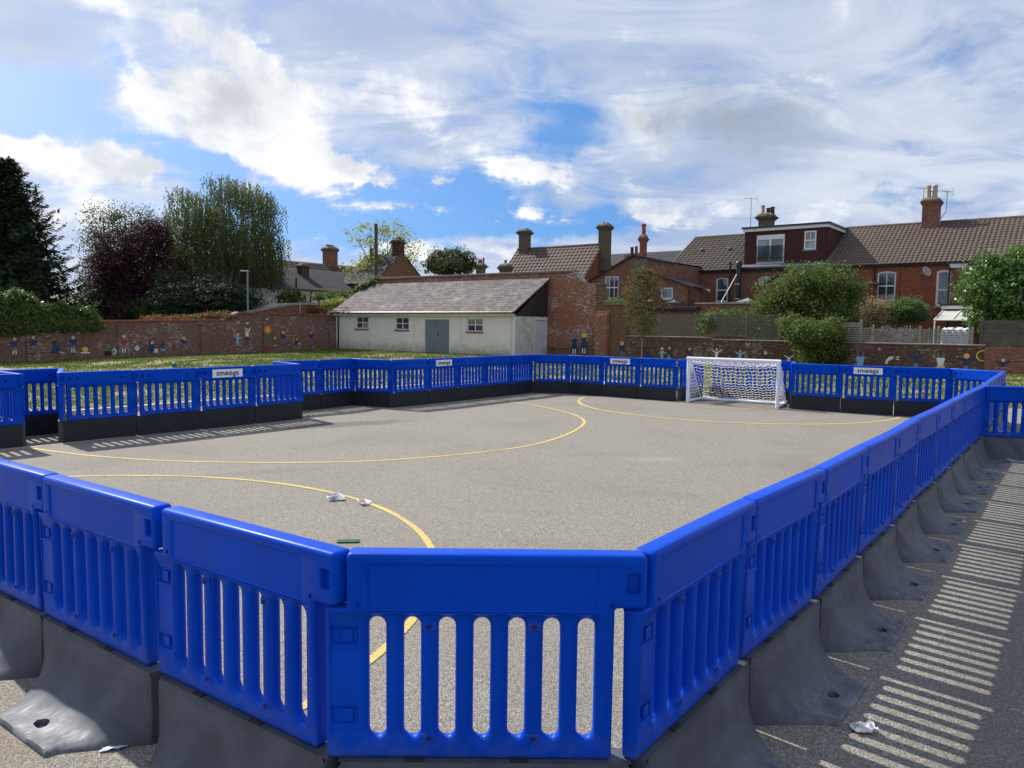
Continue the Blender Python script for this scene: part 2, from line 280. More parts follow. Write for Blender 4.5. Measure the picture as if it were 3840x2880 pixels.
    M['brick_dark'] = brick('sooty_chimney_brick', (.16, .062, .038), (.095, .048, .034), (.05, .045, .04), (.2, .16, .12), .4, .5)
    M['brick_stock'] = brick('sooty_stock_brick', (.21, .165, .105), (.13, .10, .07), (.045, .04, .035), (.22, .18, .12), .3, .5)
    M['whitebrick'] = simple('painted_white_brick', (.70, .68, .60), .8, .07, 1.2, .5, 30)
    # painted brick: joints as bump plus grime running up from the ground
    m, t, b = newmat('cream_painted_brick'); tc = t.new('ShaderNodeTexCoord'); uv = tc.outputs['UV']
    br = t.new('ShaderNodeTexBrick'); t.l.new(uv, br.inputs['Vector']); br.inputs['Scale'].default_value = 1; br.inputs['Brick Width'].default_value = .225; br.inputs['Row Height'].default_value = .075; br.inputs['Mortar Size'].default_value = .010
    n = t.noise(uv, 1.1, 6, .65); c = t.mix(t.ss(n, .35, .75), (.86, .81, .71), (.76, .71, .60)); c = t.mix(t.m('MULTIPLY', br.outputs['Fac'], .30), c, (.40, .38, .32))
    su = t.new('ShaderNodeSeparateXYZ'); t.l.new(uv, su.inputs[0]); lo = t.m('ADD', su.outputs[1], t.m('MULTIPLY', t.noise(uv, 2.4, 6, .7), 1.3))
    c = t.mix(t.ss(lo, .55, 1.45, .75, 0), c, (.34, .27, .17)); mpp = t.new('ShaderNodeMapping'); mpp.inputs['Scale'].default_value = (3, .35, 1); t.l.new(uv, mpp.inputs[0])
    c = t.mix(t.ss(t.noise(mpp.outputs[0], 2., 5, .7), .56, .75, 0, .4), c, (.42, .38, .28))
    t.l.new(c, b.inputs['Base Color']); b.inputs['Roughness'].default_value = .75
    bp = t.new('ShaderNodeBump'); bp.inputs['Strength'].default_value = .5; bp.inputs['Distance'].default_value = .008; t.l.new(t.m('MULTIPLY', br.outputs['Fac'], -1.), bp.inputs['Height']); t.l.new(bp.outputs[0], b.inputs['Normal']); M['cream'] = m
    m, t, b = newmat('peeling_white_render'); tc = t.new('ShaderNodeTexCoord'); uv = tc.outputs['UV']
    c = t.mix(t.ss(t.noise(uv, 1.6, 7, .7), .35, .7), (.62, .61, .56), (.42, .40, .34)); c = t.mix(t.ss(t.noise(uv, 7., 5, .7), .66, .70), c, (.10, .09, .07))
    t.l.new(c, b.inputs['Base Color']); b.inputs['Roughness'].default_value = .9; M['peel'] = m
    M['slate_shed'] = tiles('pinkish_grey_slates', (.245, .212, .210), (.115, .094, .094), .30, .22, (.36, .33, .30), .55, rough=.8)
    M['slate'] = tiles('grey_slates', (.085, .085, .09), (.055, .056, .06), .28, .2, (.15, .145, .14), .3, rough=.85)
    M['slate_dark'] = tiles('dark_slates', (.055, .055, .06), (.04, .04, .045), .28, .2, (.13, .13, .13), .2, rough=.55)
    M['tile_brown'] = tiles('brown_pantiles', (.162, .122, .098), (.115, .088, .072), .235, .30, (.28, .235, .15), .25, dark=(.12, .09, .08))
    M['tile_grey'] = tiles('weathered_grey_brown_tiles', (.090, .070, .056), (.072, .057, .046), .33, .34, (.15, .125, .08), .25, dark=(.05, .04, .035))
    M['tile_pink'] = tiles('pale_brown_tiles', (.145, .106, .088), (.118, .09, .076), .33, .34, (.22, .20, .15), .4, dark=(.08, .06, .05))
    M['hung'] = tiles('maroon_hung_tiles', (.11, .038, .032), (.085, .031, .027), .165, .115, (.1, .05, .04), .1, dark=(.02, .012, .012))
    M['ridge'] = simple('ridge_tile', (.13, .09, .075), .85, .25, 3)
    M['white'] = simple('white_painted_frame', (.78, .78, .77), .45, .04, 3)
    M['whitemetal'] = simple('white_goal_coat', (.80, .82, .86), .32, .03, 4)
    M['net'] = simple('white_net_cord', (.86, .87, .88), .7, .03, 4)
    M['black'] = simple('black_plastic', (.015, .015, .016), .4, .2, 5)
    M['lead'] = simple('grey_lead', (.13, .135, .15), .6, .2, 3)
    M['darkhole'] = simple('shadowed_recess', (.004, .008, .05), .6, .1, 5)
    M['blackhole'] = simple('black_rubber', (.01, .01, .01), .8, .1, 5)
    M['greydoor'] = simple('grey_painted_steel', (.175, .20, .225), .55, .10, 1.6, .15, 8)
    M['woodwhite'] = simple('pale_painted_door', (.58, .60, .63), .7, .10, 2)
    M['weatherboard'] = simple('dark_brown_weatherboard', (.030, .021, .017), .75, .3, 3)
    M['trellis'] = simple('olive_grey_trellis', (.16, .155, .115), .8, .2, 4)
    M['slat'] = simple('grey_weathered_slats', (.27, .245, .205), .85, .25, 4)
    M['slatdark'] = simple('dark_fence_panel', (.10, .085, .07), .85, .25, 2)
    M['stone'] = simple('stone_coping', (.30, .27, .22), .9, .25, 3, .4, 20)
    M['clay'] = simple('red_clay_pot', (.27, .075, .045), .8, .2, 5)
    M['buff'] = simple('buff_clay_pot', (.42, .34, .23), .8, .2, 5)
    M['sootpot'] = simple('sooty_clay_pot', (.045, .038, .034), .85, .3, 5)
    M['cap'] = simple('mortar_flaunching', (.16, .14, .11), .95, .35, 4, .6, 12)
    M['glass'] = glass('window_glass'); M['glass_lt'] = glass('pale_window_glass', (.20, .24, .27), .12)
    M['glass_blind'] = glass('curtained_glass', (.30, .31, .30), .2); M['glass_boarded'] = simple('boarded_pane', (.30, .24, .18), .8, .2, 3)
    M['galv'] = simple('galvanised_steel', (.35, .37, .38), .4, .15, 5, metal=.7)
    M['lampgreen'] = simple('grey_green_pole_paint', (.16, .20, .17), .5, .1, 4)
    M['wood_pole'] = simple('weathered_pole_wood', (.105, .075, .052), .9, .3, 6)
    M['bark'] = simple('tree_bark', (.085, .068, .05), .95, .3, 8, .6, 25)
    M['birchbark'] = simple('pale_bark', (.30, .28, .25), .9, .35, 5)
    M['saplingbark'] = simple('brown_young_bark', (.17, .13, .10), .9, .2, 8)
    M['sheet'] = simple('white_plastic_sheet', (.75, .78, .82), .35, .06, 2, .6, 6)
    M['poly'] = simple('polycarbonate_roof', (.62, .62, .56), .3, .06, 2)
    M['navy'] = simple('navy_gloss_paint', (.010, .028, .105), .5, .1, 6); M['skin1'] = simple('pale_face_paint', (.66, .44, .27), .6, .05, 6)
    M['skin2'] = simple('brown_face_paint', (.12, .055, .035), .6, .05, 6); M['lblue'] = simple('light_blue_paint', (.25, .48, .62), .6, .08, 6)
    M['wht'] = simple('white_gloss_paint', (.72, .72, .70), .6, .05, 6); M['redp'] = simple('red_gloss_paint', (.35, .03, .03), .6, .1, 6)
    M['yel'] = simple('yellow_gloss_paint', (.75, .50, .06), .6, .08, 6); M['orange'] = simple('orange_gloss_paint', (.70, .24, .04), .6, .08, 6)
    M['greenp'] = simple('green_gloss_paint', (.05, .17, .06), .6, .1, 6); M['greyp'] = simple('grey_gloss_paint', (.15, .16, .18), .6, .08, 6)
    M['brownp'] = simple('brown_hair_paint', (.12, .05, .02), .6, .1, 6); M['blackp'] = simple('black_gloss_paint', (.012, .012, .014), .6, .1, 6)
    M['pink'] = simple('pink_gloss_paint', (.62, .22, .32), .6, .1, 6)
    M['signwhite'] = simple('white_sign_board', (.80, .81, .84), .4, .02, 4); M['ink'] = simple('dark_sign_ink', (.018, .03, .065), .5, .05, 4)
    M['paper'] = simple('white_litter_paper', (.78, .79, .84), .6, .05, 20); M['foil'] = simple('crumpled_plastic_film', (.66, .67, .68), .22, .2, 40, .5, 60)
    M['greenfoil'] = simple('green_foil_wrapper', (.01, .20, .07), .3, .4, 60); M['mask'] = simple('pale_blue_tissue', (.55, .63, .66), .7, .08, 30)
    M['dish'] = simple('satellite_dish_grey', (.45, .44, .42), .5, .1, 5); M['ball'] = simple('green_play_ball', (.015, .12, .085), .5, .3, 8)
    M['warmlamp'] = simple('brass_light', (.6, .4, .15), .3)
mats()
# ------------------------------------------------------------------ mesh helpers
class MB:
    """collects faces of ONE mesh object, several material slots allowed"""
    def __init__(s): s.v = []; s.f = []; s.mi = []; s.cur = 0
    def face(s, pts):
        i = len(s.v); s.v += [tuple(p) for p in pts]; s.f.append(tuple(range(i, i+len(pts)))); s.mi.append(s.cur)
    def grid(s, rows, close=False):
        i = len(s.v); n = len(rows[0])
        for r in rows: s.v += [tuple(p) for p in r]
        for a in range(len(rows)-1):
            for b in range(n if close else n-1):
                c = (b+1) % n
                s.f.append((i+a*n+b, i+a*n+c, i+(a+1)*n+c, i+(a+1)*n+b)); s.mi.append(s.cur)
    def box(s, x0, x1, y0, y1, z0, z1, bev=0.):
        P = [(x0, y0, z0), (x1, y0, z0), (x1, y1, z0), (x0, y1, z0), (x0, y0, z1), (x1, y0, z1), (x1, y1, z1), (x0, y1, z1)]
        if bev <= 0:
            for q in ((0, 3, 2, 1), (4, 5, 6, 7), (0, 1, 5, 4), (1, 2, 6, 5), (2, 3, 7, 6), (3, 0, 4, 7)): s.face([P[k] for k in q])
            return
        b = min(bev, (x1-x0)/2.01, (y1-y0)/2.01, (z1-z0)/2.01)
        rows = []
        for z, k in ((z0, b), (z0+b, 0), (z1-b, 0), (z1, b)):
            rows.append([(x0+max(k, 0)+(0 if k else 0), y0+k, z), (x1-k, y0+k, z), (x1-k, y1-k, z), (x0+k, y1-k, z)])
        s.grid(rows, True); s.face([rows[0][k] for k in (3, 2, 1, 0)]); s.face(rows[-1])
    def prism(s, poly, axis, d0, d1):
        """poly: 2-D points (ccw); axis 'y': (x,z) extruded in y; 'x': (y,z) extruded in x; 'z': (x,y)"""
        def P(p, d): return {'y': (p[0], d, p[1]), 'x': (d, p[0], p[1]), 'z': (p[0], p[1], d)}[axis]
        n = len(poly); tri = tessellate_polygon([[Vector((p[0], p[1], 0)) for p in poly]])
        if n <= 4: s.face([P(p, d0) for p in poly]); s.face([P(p, d1) for p in reversed(poly)])
        else:
            for t_ in tri: s.face([P(poly[k], d0) for k in t_]); s.face([P(poly[k], d1) for k in t_])
        for i in range(n):
            a, b = poly[i], poly[(i+1) % n]; s.face([P(a, d0), P(b, d0), P(b, d1), P(a, d1)])
    def tube(s, pts, r, n=8, cap=True):
        pts = [Vector(p) for p in pts]; rr = r if isinstance(r, (list, tuple)) else [r]*len(pts)
        rows = []; up = None
        for i, p in enumerate(pts):
            d = (pts[min(i+1, len(pts)-1)]-pts[max(i-1, 0)]).normalized()
            if up is None: up = Vector((0, 0, 1)) if abs(d.z) < .9 else Vector((1, 0, 0))
            x = d.cross(up).normalized(); up = x.cross(d).normalized()
            rows.append([p+(x*math.cos(2*math.pi*k/n)+up*math.sin(2*math.pi*k/n))*rr[i] for k in range(n)])
        s.grid(rows, True)
        if cap: s.face(list(reversed(rows[0]))); s.face(rows[-1])
    def lathe(s, prof, c=(0, 0, 0), n=16):
        s.grid([[(c[0]+r*math.cos(2*math.pi*k/n), c[1]+r*math.sin(2*math.pi*k/n), c[2]+z) for k in range(n)] for r, z in prof], True)
        if prof[-1][0] > 1e-4: s.face([(c[0]+prof[-1][0]*math.cos(2*math.pi*k/n), c[1]+prof[-1][0]*math.sin(2*math.pi*k/n), c[2]+prof[-1][1]) for k in range(n)])
    def build(s, name, mat, parent=None, smooth=None, weld=True, normals=True):
        me = bpy.data.meshes.new(name); me.from_pydata(s.v, [], s.f)
        for k in (mat if isinstance(mat, (list, tuple)) else [mat]): me.materials.append(k)
        me.polygons.foreach_set('material_index', s.mi)
        bm = bmesh.new(); bm.from_mesh(me)
        if weld: bmesh.ops.remove_doubles(bm, verts=bm.verts, dist=1e-5)
        if normals: bmesh.ops.recalc_face_normals(bm, faces=bm.faces)
        uv = bm.loops.layers.uv.new('UVMap')
        for f in bm.faces:
            n = f.normal
            if abs(n.z) > .95: t_ = Vector((1, 0, 0))
            else: t_ = Vector((0, 0, 1)).cross(n).normalized()
            q = n.cross(t_)
            for l in f.loops: l[uv].uv = (l.vert.co.dot(t_), l.vert.co.dot(q))
            if smooth: f.smooth = True
        if smooth:
            for e in bm.edges:
                if len(e.link_faces) == 2 and e.calc_face_angle(0) > R(smooth): e.smooth = False
        bm.to_mesh(me); bm.free()
        o = bpy.data.objects.new(name, me); COL.objects.link(o)
        if parent is not None: o.parent = parent
        return o
def tag(o, label=None, cat=None, group=None, kind=None):
    if label: o['label'] = label
    if cat: o['category'] = cat
    if group: o['group'] = group
    if kind: o['kind'] = kind
    return o
def empty(name, loc=(0, 0, 0), rz=0., label=None, cat=None, group=None):
    o = bpy.data.objects.new(name, None); COL.objects.link(o); o.location = loc; o.rotation_euler = (0, 0, rz); o.empty_display_size = .2
    return tag(o, label, cat, group)
def structure(o): o['kind'] = 'structure'; return o
def copy_child(ch, parent):
    c = ch.copy(); COL.objects.link(c); c.parent = parent
    for g in ch.children: copy_child(g, c)
    return c

# ------------------------------------------------------------------ the barriers
HK, HB = .302, .697
def outline(d):
    """panel outline inset by d: (x,z), ccw, tongue at the top right, column at the lower left"""
    c = [(-.033, 0, 1), (.926, 0, 1), (.926, .519, -1), (1.030, .519, 1), (1.030, HB, 1), (.037, HB, 1), (.037, .515, -1), (-.033, .515, 1)]
    n = len(c); out = []
    for i, (x, z, cv) in enumerate(c):
        p, q = c[i-1], c[(i+1) % n]
        u = Vector((x-p[0], z-p[1])).normalized(); w = Vector((q[0]-x, q[1]-z)).normalized()
        r = .018 if cv > 0 else .010
        n1 = Vector((-u.y, u.x)); n2 = Vector((-w.y, w.x)); cx = Vector((x, z))+(n1+n2)*r*cv
        a0 = math.atan2(-n1.y*cv, -n1.x*cv); a1 = math.atan2(-n2.y*cv, -n2.x*cv); da = (a1-a0+math.pi) % (2*math.pi)-math.pi
        rr = r-d*cv
        for k in range(4):
            a = a0+da*k/3; out.append((cx.x+rr*math.cos(a), cx.y+rr*math.sin(a)))
    return out
def stadium(cx, z0, z1, hw, o, ob=None, n=9, ot=None):
    """slot contour grown by o at the sides, ob at the bottom, ot at the top"""
    ob = o if ob is None else ob; ot = o if ot is None else ot; P = []
    for k in range(n):
        a = math.pi*k/(n-1); P.append((cx+(hw+o)*math.cos(a), z1-hw+(hw+ot)*math.sin(a)))
    for k in range(n):
        a = math.pi+math.pi*k/(n-1); P.append((cx+(hw+o)*math.cos(a), z0+hw+(hw+ob)*math.sin(a)))
    return P
def rrect(x0, x1, z0, z1, r, n=3):
    P = []
    for cx, cz, a0 in ((x1-r, z1-r, 0), (x0+r, z1-r, 90), (x0+r, z0+r, 180), (x1-r, z0+r, 270)):
        for k in range(n): a = R(a0+90*k/(n-1)); P.append((cx+r*math.cos(a), cz+r*math.sin(a)))
    return P
def circ(cx, cz, r, n=12): return [(cx+r*math.cos(2*math.pi*k/n), cz+r*math.sin(2*math.pi*k/n)) for k in range(n)]
SLOTX = [.136+.1165*k for k in range(7)]
def make_panel_mesh():
    m = MB(); T = .042; D = .037
    for s in (-1, 1):      # -1 outer face, +1 inner (pitch) face
        holes = []
        # edge rounding of the outline
        rows = []
        for k in range(5):
            a = math.pi/2*k/4; d = .016*(1-math.cos(a)); y = s*(T-.016+.016*math.sin(a)); rows.append([(x, y, z) for x, z in outline(d)])
        m.grid([[(x, 0, z) for x, z in outline(0)]]+rows, True)
        inner = outline(.016)
        for i, cx in enumerate(SLOTX):
            O = .027
            rr = []
            for k in range(6):
                a = math.pi/2*k/5; q = 1-math.cos(a); y = s*((T-D)+D*math.sin(a))
                bot = (.034 if s < 0 else .020)*q; rr.append([(x, y, z) for x, z in stadium(cx, .068, .477, .0280, O*q, bot, ot=O*q)])
            m.grid([[(x, 0, z) for x, z in stadium(cx, .068, .477, .0280, 0)]]+rr, True)
            holes.append([(p[0], p[2]) for p in rr[-1]])
        def pocket(P0, P1, depth, floor=True, lip=0.):
            holes.append(P0); y0 = s*T; y1 = s*(T-depth)
            m.grid([[(x, y0, z) for x, z in P0], [(x, y0-s*min(.003, depth*.3), z) for x, z in [(a*.5+b*.5, c*.5+d*.5) for (a, c), (b, d) in zip(P0, P1)]], [(x, y1, z) for x, z in P1]], True)
            m.face([(x, y1, z) for x, z in P1])
        if s < 0:
            pocket(rrect(.106, .872, .508, .664, .008), rrect(.111, .867, .513, .659, .006), .006)
            for z0 in (.115, .385): pocket(rrect(-.018, .080, z0, z0+.066, .006), rrect(-.012, .070, z0+.004, z0+.062, .004), .016)
            pocket(rrect(.962, 1.010, .568, .640, .006), rrect(.966, 1.006, .572, .636, .004), .022)
            pocket(circ(.078, .528, .009), circ(.078, .528, .0075), .008); pocket(circ(.915, .532, .009), circ(.915, .532, .0075), .010)
        else:
            pocket(circ(.895, .603, .026), circ(.895, .603, .022), .045); pocket(circ(.790, .600, .020), circ(.790, .600, .016), .045)
            pocket(circ(.190, .600, .020), circ(.190, .600, .016), .045)
            for z0 in (.115, .385): pocket(rrect(-.018, .080, z0, z0+.066, .006), rrect(-.012, .070, z0+.004, z0+.062, .004), .016)
            pocket(rrect(.968, 1.010, .565, .640, .006), rrect(.972, 1.006, .569, .636, .004), .022)
        loops = [[Vector((x, z, 0)) for x, z in inner]]+[[Vector((x, z, 0)) for x, z in h] for h in holes]
        flat = [p for l in loops for p in l]
        for t_ in tessellate_polygon(loops): m.face([(flat[k].x, s*T, flat[k].y) for k in t_])
        # raised lip under the header recess and bosses
        y0, y1 = (s*(T-.001), s*(T+.006))
        if s < 0:
            m.box(.106, .874, min(y0, y1), max(y0, y1), .496, .5045, .003)
            for z in (.112, .382): m.box(-.028, .098, -T-.006, -T+.002, z-.007, z, .002)
            for k in range(3): m.box(.0, .085, -T-.0015, -T+.001, .028+.014*k, .031+.014*k)
            for z0 in (.115, .385):      # raised knuckle in each column recess
                m.box(.022, .056, -T+.001, -T+.013, z0+.012, z0+.054, .003)
        else:
            m.box(.106, .874, T-.002, T+.004, .500, .507, .002)
    return m
def screw_mesh():
    """one screw boss: flat plate, cup and flat disc painted dark as the shaded bolt hole (second material)"""
    m = MB(); n = 12
    m.box(-.030, .030, -.044, -.030, -.022, .024, .006)
    m.grid([[(r*math.cos(2*math.pi*k/n), y, r*math.sin(2*math.pi*k/n)) for k in range(n)] for r, y in ((.0155, -.043), (.0155, -.048), (.0125, -.048), (.0115, -.044))], True)
    m.cur = 1; m.face([(.0118*math.cos(2*math.pi*k/n), -.0452, .0118*math.sin(2*math.pi*k/n)) for k in range(n)])  # no real hole here: its shade is put into the disc's dark colour
    return m
def make_ballast_mesh():
    m = MB()
    st = []      # stations: y (outwards, negative), z of the surface, half width on the ground, half width on top
    for k in range(15):
        u = k/14; y = .050+.300*u**1.35
        z = .022+.28*(1-u)**3.3+.012*(1-u)
        wb = .490-(.490-.245)*min(1, (u**1.35)*1.08)**1.0
        wt = .490-(.490-.240)*(1-(1-min(1, u*1.25))**2.4)*.97
        wt = min(wt, wb); st.append((y, z, wb, max(.21, wt-.010*(u > 0))))
    st.insert(0, (.050, HK, .490, .490)); st[1] = (.0515, .262, .490, .488)
    NX = 17; holeb, holea = .055, (.235, .300)
    rows = []
    for y, z, wb, wt in st:
        r = [(.5-wb, -y, 0)]
        for q in (.25, .6): r.append((.5-(wb+(wt-wb)*q*q), -y, z*q))
        r.append((.5-wt-.000, -y, z*.93))
        for k in range(NX):
            u = -1+2*k/(NX-1); r.append((.5+u*(wt-.012), -y, z+.004*math.sin(5*u+y*30)*(.12 < y)))
        r.append((.5+wt, -y, z*.93))
        for q in (.6, .25): r.append((.5+(wb+(wt-wb)*q*q), -y, z*q))
        r.append((.5+wb, -y, 0)); rows.append(r)
    # open the hole: drop the cells in the middle near the tip
    i0 = len(m.v); n = len(rows[0])
    for r in rows: m.v += r
    mid = n//2
    ys = [s_[0] for s_ in st]; a0 = min(range(len(ys)), key=lambda k: abs(ys[k]-holea[0])); a1 = min(range(len(ys)), key=lambda k: abs(ys[k]-holea[1]))
    a1 = max(a1, a0+2); b0, b1 = mid-2, mid+2
    def vid(a, b): return i0+a*n+b
    # shape the ring: columns to +-holeb with clipped corners
    for a in range(a0, a1+1):
        for b, sx in ((b0, -1), (b1, 1)):
            x, y, z = m.v[vid(a, b)]; e = .62 if a in (a0, a1) else 1.
            m.v[vid(a, b)] = (.5+sx*.042*e, y+(.004 if a == a0 else -.004 if a == a1 else 0)*-1, z)
        for b, f_ in ((mid-1, -.35), (mid+1, .35)):
            x, y, z = m.v[vid(a, b)]; m.v[vid(a, b)] = (.5+.042*f_, y, z)
    for a in range(len(rows)-1):
        for b in range(n-1):
            if a0 <= a < a1 and b0 <= b < b1: continue
            m.f.append((vid(a, b), vid(a, b+1), vid(a+1, b+1), vid(a+1, b))); m.mi.append(0)
    ring = [vid(a0, b) for b in range(b0, b1+1)]+[vid(a, b1) for a in range(a0+1, a1+1)]+[vid(a1, b) for b in range(b1-1, b0-1, -1)]+[vid(a, b0) for a in range(a1-1, a0, -1)]
    R0 = [m.v[k] for k in ring]; m.grid([R0, [(x, y, .001) for x, y, z in R0]], True)
    # tip, top, inner face, ends
    tip = rows[-1]; ty = tip[0][1]
    m.grid([tip, [(x, ty-.010, max(0, z*.35)) for x, y, z in tip], [(x, ty-.008, 0) for x, y, z in tip]])
    top = rows[0]; z0 = HK
    body = [(.010, .045), (.990, .045)]
    m.face([(.010, -.050, HK), (.990, -.050, HK), (.990, .046, HK), (.010, .046, HK)])
    m.face([(.010, .046, HK), (.990, .046, HK), (.990, .050, 0), (.010, .050, 0)])
    m.face([(.010, -.050, HK), (.010, .046, HK), (.010, .050, 0), (.010, -.050, 0)])
    m.face([(.990, -.050, HK), (.990, .046, HK), (.990, .050, 0), (.990, -.050, 0)])
    return m
PANEL = BALLAST = BOSS = BOLT = None
def text_mesh(s, size, ext, offset=0.):
    cu = bpy.data.curves.new('lettering', 'FONT'); cu.body = s; cu.size = size; cu.extrude = ext; cu.offset = offset; cu.align_x = 'CENTER'; cu.align_y = 'CENTER'; cu.space_character = 1.08
    o = bpy.data.objects.new('tmp', cu); COL.objects.link(o); bpy.context.view_layer.update()
    me = bpy.data.meshes.new_from_object(o.evaluated_get(bpy.context.evaluated_depsgraph_get())); bpy.data.objects.remove(o); bpy.data.curves.remove(cu); return me
def make_barrier_parts():
    global PANEL, BALLAST, BOSS, BOLT
    pm_ = make_panel_mesh(); pm_.v = [(x, y*(.65+.35*min(1, max(0, (z-.485)/.022))), z) for x, y, z in pm_.v]; PANEL = pm_.build('barrier_panel', M['blue'], smooth=38).data
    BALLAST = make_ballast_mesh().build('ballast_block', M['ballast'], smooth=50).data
    BOSS = screw_mesh().build('screw_boss', [M['blue'], M['darkhole']], smooth=40).data
    m = MB(); m.box(-.03, .03, -.046, .046, -.006, .006, .002); BOLT = m.build('locating_tab', M['blackhole']).data
    for n in ('barrier_panel', 'ballast_block', 'screw_boss', 'locating_tab'): bpy.data.objects.remove(bpy.data.objects[n])
make_barrier_parts()
LOGO = {}
def add_sign(panel):
    s = MB(); s.box(-.27, .27, .0420, .0465, -.067, .067, .001)
    o = s.build('sign_board', M['signwhite'], panel); o.location = (.50, 0, .590); 
    if 'm' not in LOGO:
        me = text_mesh('smooga', .118, .0008, .0028); me.materials.clear(); me.materials.append(M['ink'])
        xs = [v.co.x for v in me.vertices]; LOGO['w'] = max(xs)-min(xs); LOGO['m'] = me
        par = list(range(len(me.vertices)))
        def fnd(i):
            while par[i] != i: par[i] = par[par[i]]; i = par[i]
            return i
        for e in me.edges: par[fnd(e.vertices[0])] = fnd(e.vertices[1])
        isl = {}
        for v in me.vertices: isl.setdefault(fnd(v.index), []).append(v.co)
        bb = sorted(((min(c.x for c in L_), max(c.x for c in L_), min(c.y for c in L_), max(c.y for c in L_)) for L_ in isl.values()), key=lambda q: q[0])
        merged = []
        for q in bb:
            if merged and q[0] < merged[-1][1]-.002: w_ = merged[-1]; merged[-1] = (min(q[0], w_[0]), max(q[1], w_[1]), min(q[2], w_[2]), max(q[3], w_[3]))
            else: merged.append(q)
        LOGO['o'] = [((q[0]+q[1])/2, (q[2]+q[3])/2, (q[3]-q[2])/2) for q in merged[2:4]]
    l = bpy.data.objects.new('sign_lettering', LOGO['m']); COL.objects.link(l); l.parent = o
    sx = .40/LOGO['w']; l.location = (0, .0480, .004); l.rotation_euler = (math.pi/2, 0, math.pi); l.scale = (sx, sx*1.02, 1)
    m = MB()
    for k, (cx, cz, r_) in enumerate(LOGO['o']):
        m.cur = k; n = 20; m.face([(-cx*sx+r_*sx*.92*math.cos(2*math.pi*j/n), .0473+.0002*k, .004+cz*sx+r_*sx*.92*math.sin(2*math.pi*j/n)) for j in range(n)])
    m.build('letter_rings', [M['orange'], M['yel']], o, weld=False)
    return o
def barrier(p, q, label, sign=False):
    p, q = Vector((*p, 0)), Vector((*q, 0)); d = q-p; L_ = d.length
    o = empty('pitch_barrier', p, math.atan2(d.y, d.x), label, 'barrier', 'blue barriers round the pitch')
    sx = L_ if L_ < 1.03 else 1.0
    o.rotation_euler.x = R(random.Random(label).uniform(-.5, .5)*.6)
    pn = bpy.data.objects.new('barrier_panel', PANEL); COL.objects.link(pn); pn.parent = o; pn.location = (0, 0, HK); pn.scale = (sx, 1, 1)
    for bx in ((SLOTX[1]+SLOTX[2])/2, (SLOTX[4]+SLOTX[5])/2):
        for z in (.452, .072): c = bpy.data.objects.new('screw_boss', BOSS); COL.objects.link(c); c.parent = pn; c.location = (bx, .0155, z); c.scale = (.72, 1, .72)
    for bx in (.265, .615): c = bpy.data.objects.new('locating_tab', BOLT); COL.objects.link(c); c.parent = pn; c.location = (bx, 0, 0)
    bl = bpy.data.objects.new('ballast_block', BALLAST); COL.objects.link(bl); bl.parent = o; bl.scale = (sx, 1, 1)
    if sign: add_sign(pn)
    return o
FIT = dict(L2=(-2.232, 3.637), L1=(-1.395, 3.032), F0=(-.567, 2.454), J0=(.418, 2.461), J1=(1.012, 3.253), J2=(1.627, 4.016), J3=(2.223, 4.819), J4=(2.833, 5.619),
    J5=(3.421, 6.437), J6=(4.033, 7.228), J7=(4.633, 8.034), J8=(5.232, 8.838), J9=(5.834, 9.636), J10=(6.443, 10.429),
    R2=(7.821, 15.557), R1=(6.932, 16.043), R0=(6.122, 16.63), A0=(3.878, 17.94), A1=(3.087, 18.547), A2=(2.266, 19.107), A3=(1.47, 19.705), A4=(.493, 19.819),
    B1=(-.063, 18.988), B2=(-.662, 18.189), B3=(-1.262, 17.388), B4=(-1.841, 16.577), B5=(-2.498, 15.829), B6=(-3.396, 16.274), B7=(-3.9, 15.413), B8=(-4.56, 14.66),
    C0=(-3.841, 13.853), C1=(-4.435, 13.05), C2=(-5.068, 12.273), C3=(-5.71, 11.503), C4=(-6.391, 10.768), E0=(-6.93, 11.72), E1=(-7.52, 11.03), D0=(-6.72, 10.40))
def P_(n): return FIT[n]
def lerp(p, q, t): return (p[0]+(q[0]-p[0])*t, p[1]+(q[1]-p[1])*t)
L3 = (-3.05, 4.22); L4 = (-3.86, 4.80)
ORD = ['first', 'second', 'third', 'fourth', 'fifth', 'sixth', 'seventh', 'eighth', 'ninth', 'tenth', 'eleventh', 'twelfth', 'thirteenth', 'fourteenth', 'fifteenth']
barrier(L3, P_('L2'), 'blue barrier cut off by the left edge of the photo at the front')
barrier(P_('L2'), P_('L1'), 'near left blue barrier whose sunlit grey foot with a dark hole lies fully in view')
barrier(P_('L1'), P_('F0'), 'near blue barrier just left of the head-on front one, its grey foot cut off below')
barrier(P_('F0'), P_('J0'), 'nearest blue barrier, facing the camera head-on at the bottom centre')
for i in range(10):
    barrier(P_('J%d' % i), P_('J%d' % (i+1)), '%s blue barrier from the camera in the right-hand row%s' % (ORD[i], ', beside the striped shadow' if i < 4 else ' going back'))
J15 = (9.20, 14.28); K3 = (8.78, 15.22)
for i in range(5):
    a, b = lerp(P_('J10'), J15, i/5), lerp(P_('J10'), J15, (i+1)/5)
    barrier(a, b, '%s blue barrier of the right-hand row beyond the side branch panel' % ORD[i])
barrier(P_('J10'), (7.405, 10.24), 'blue barrier branching off the right-hand row to the right edge, grey foot towards camera')
barrier(J15, K3, 'corner blue barrier at the far right, its sunlit inner face turned to the camera')
barrier(K3, P_('R2'), 'blue barrier between the smooga-signed one beyond the goal and the far right corner')
barrier(P_('R2'), P_('R1'), 'blue barrier with a white smooga sign, to the right of the goal', True)
barrier(P_('R1'), P_('R0'), 'blue barrier immediately to the right of the white goal')
G0, G1, G2 = (4.66, 18.60), (5.66, 18.10), (6.50, 17.60)
G0 = (4.80, 18.74)
barrier(P_('R0'), G2, 'blue barrier seen end-on behind the right goalpost')
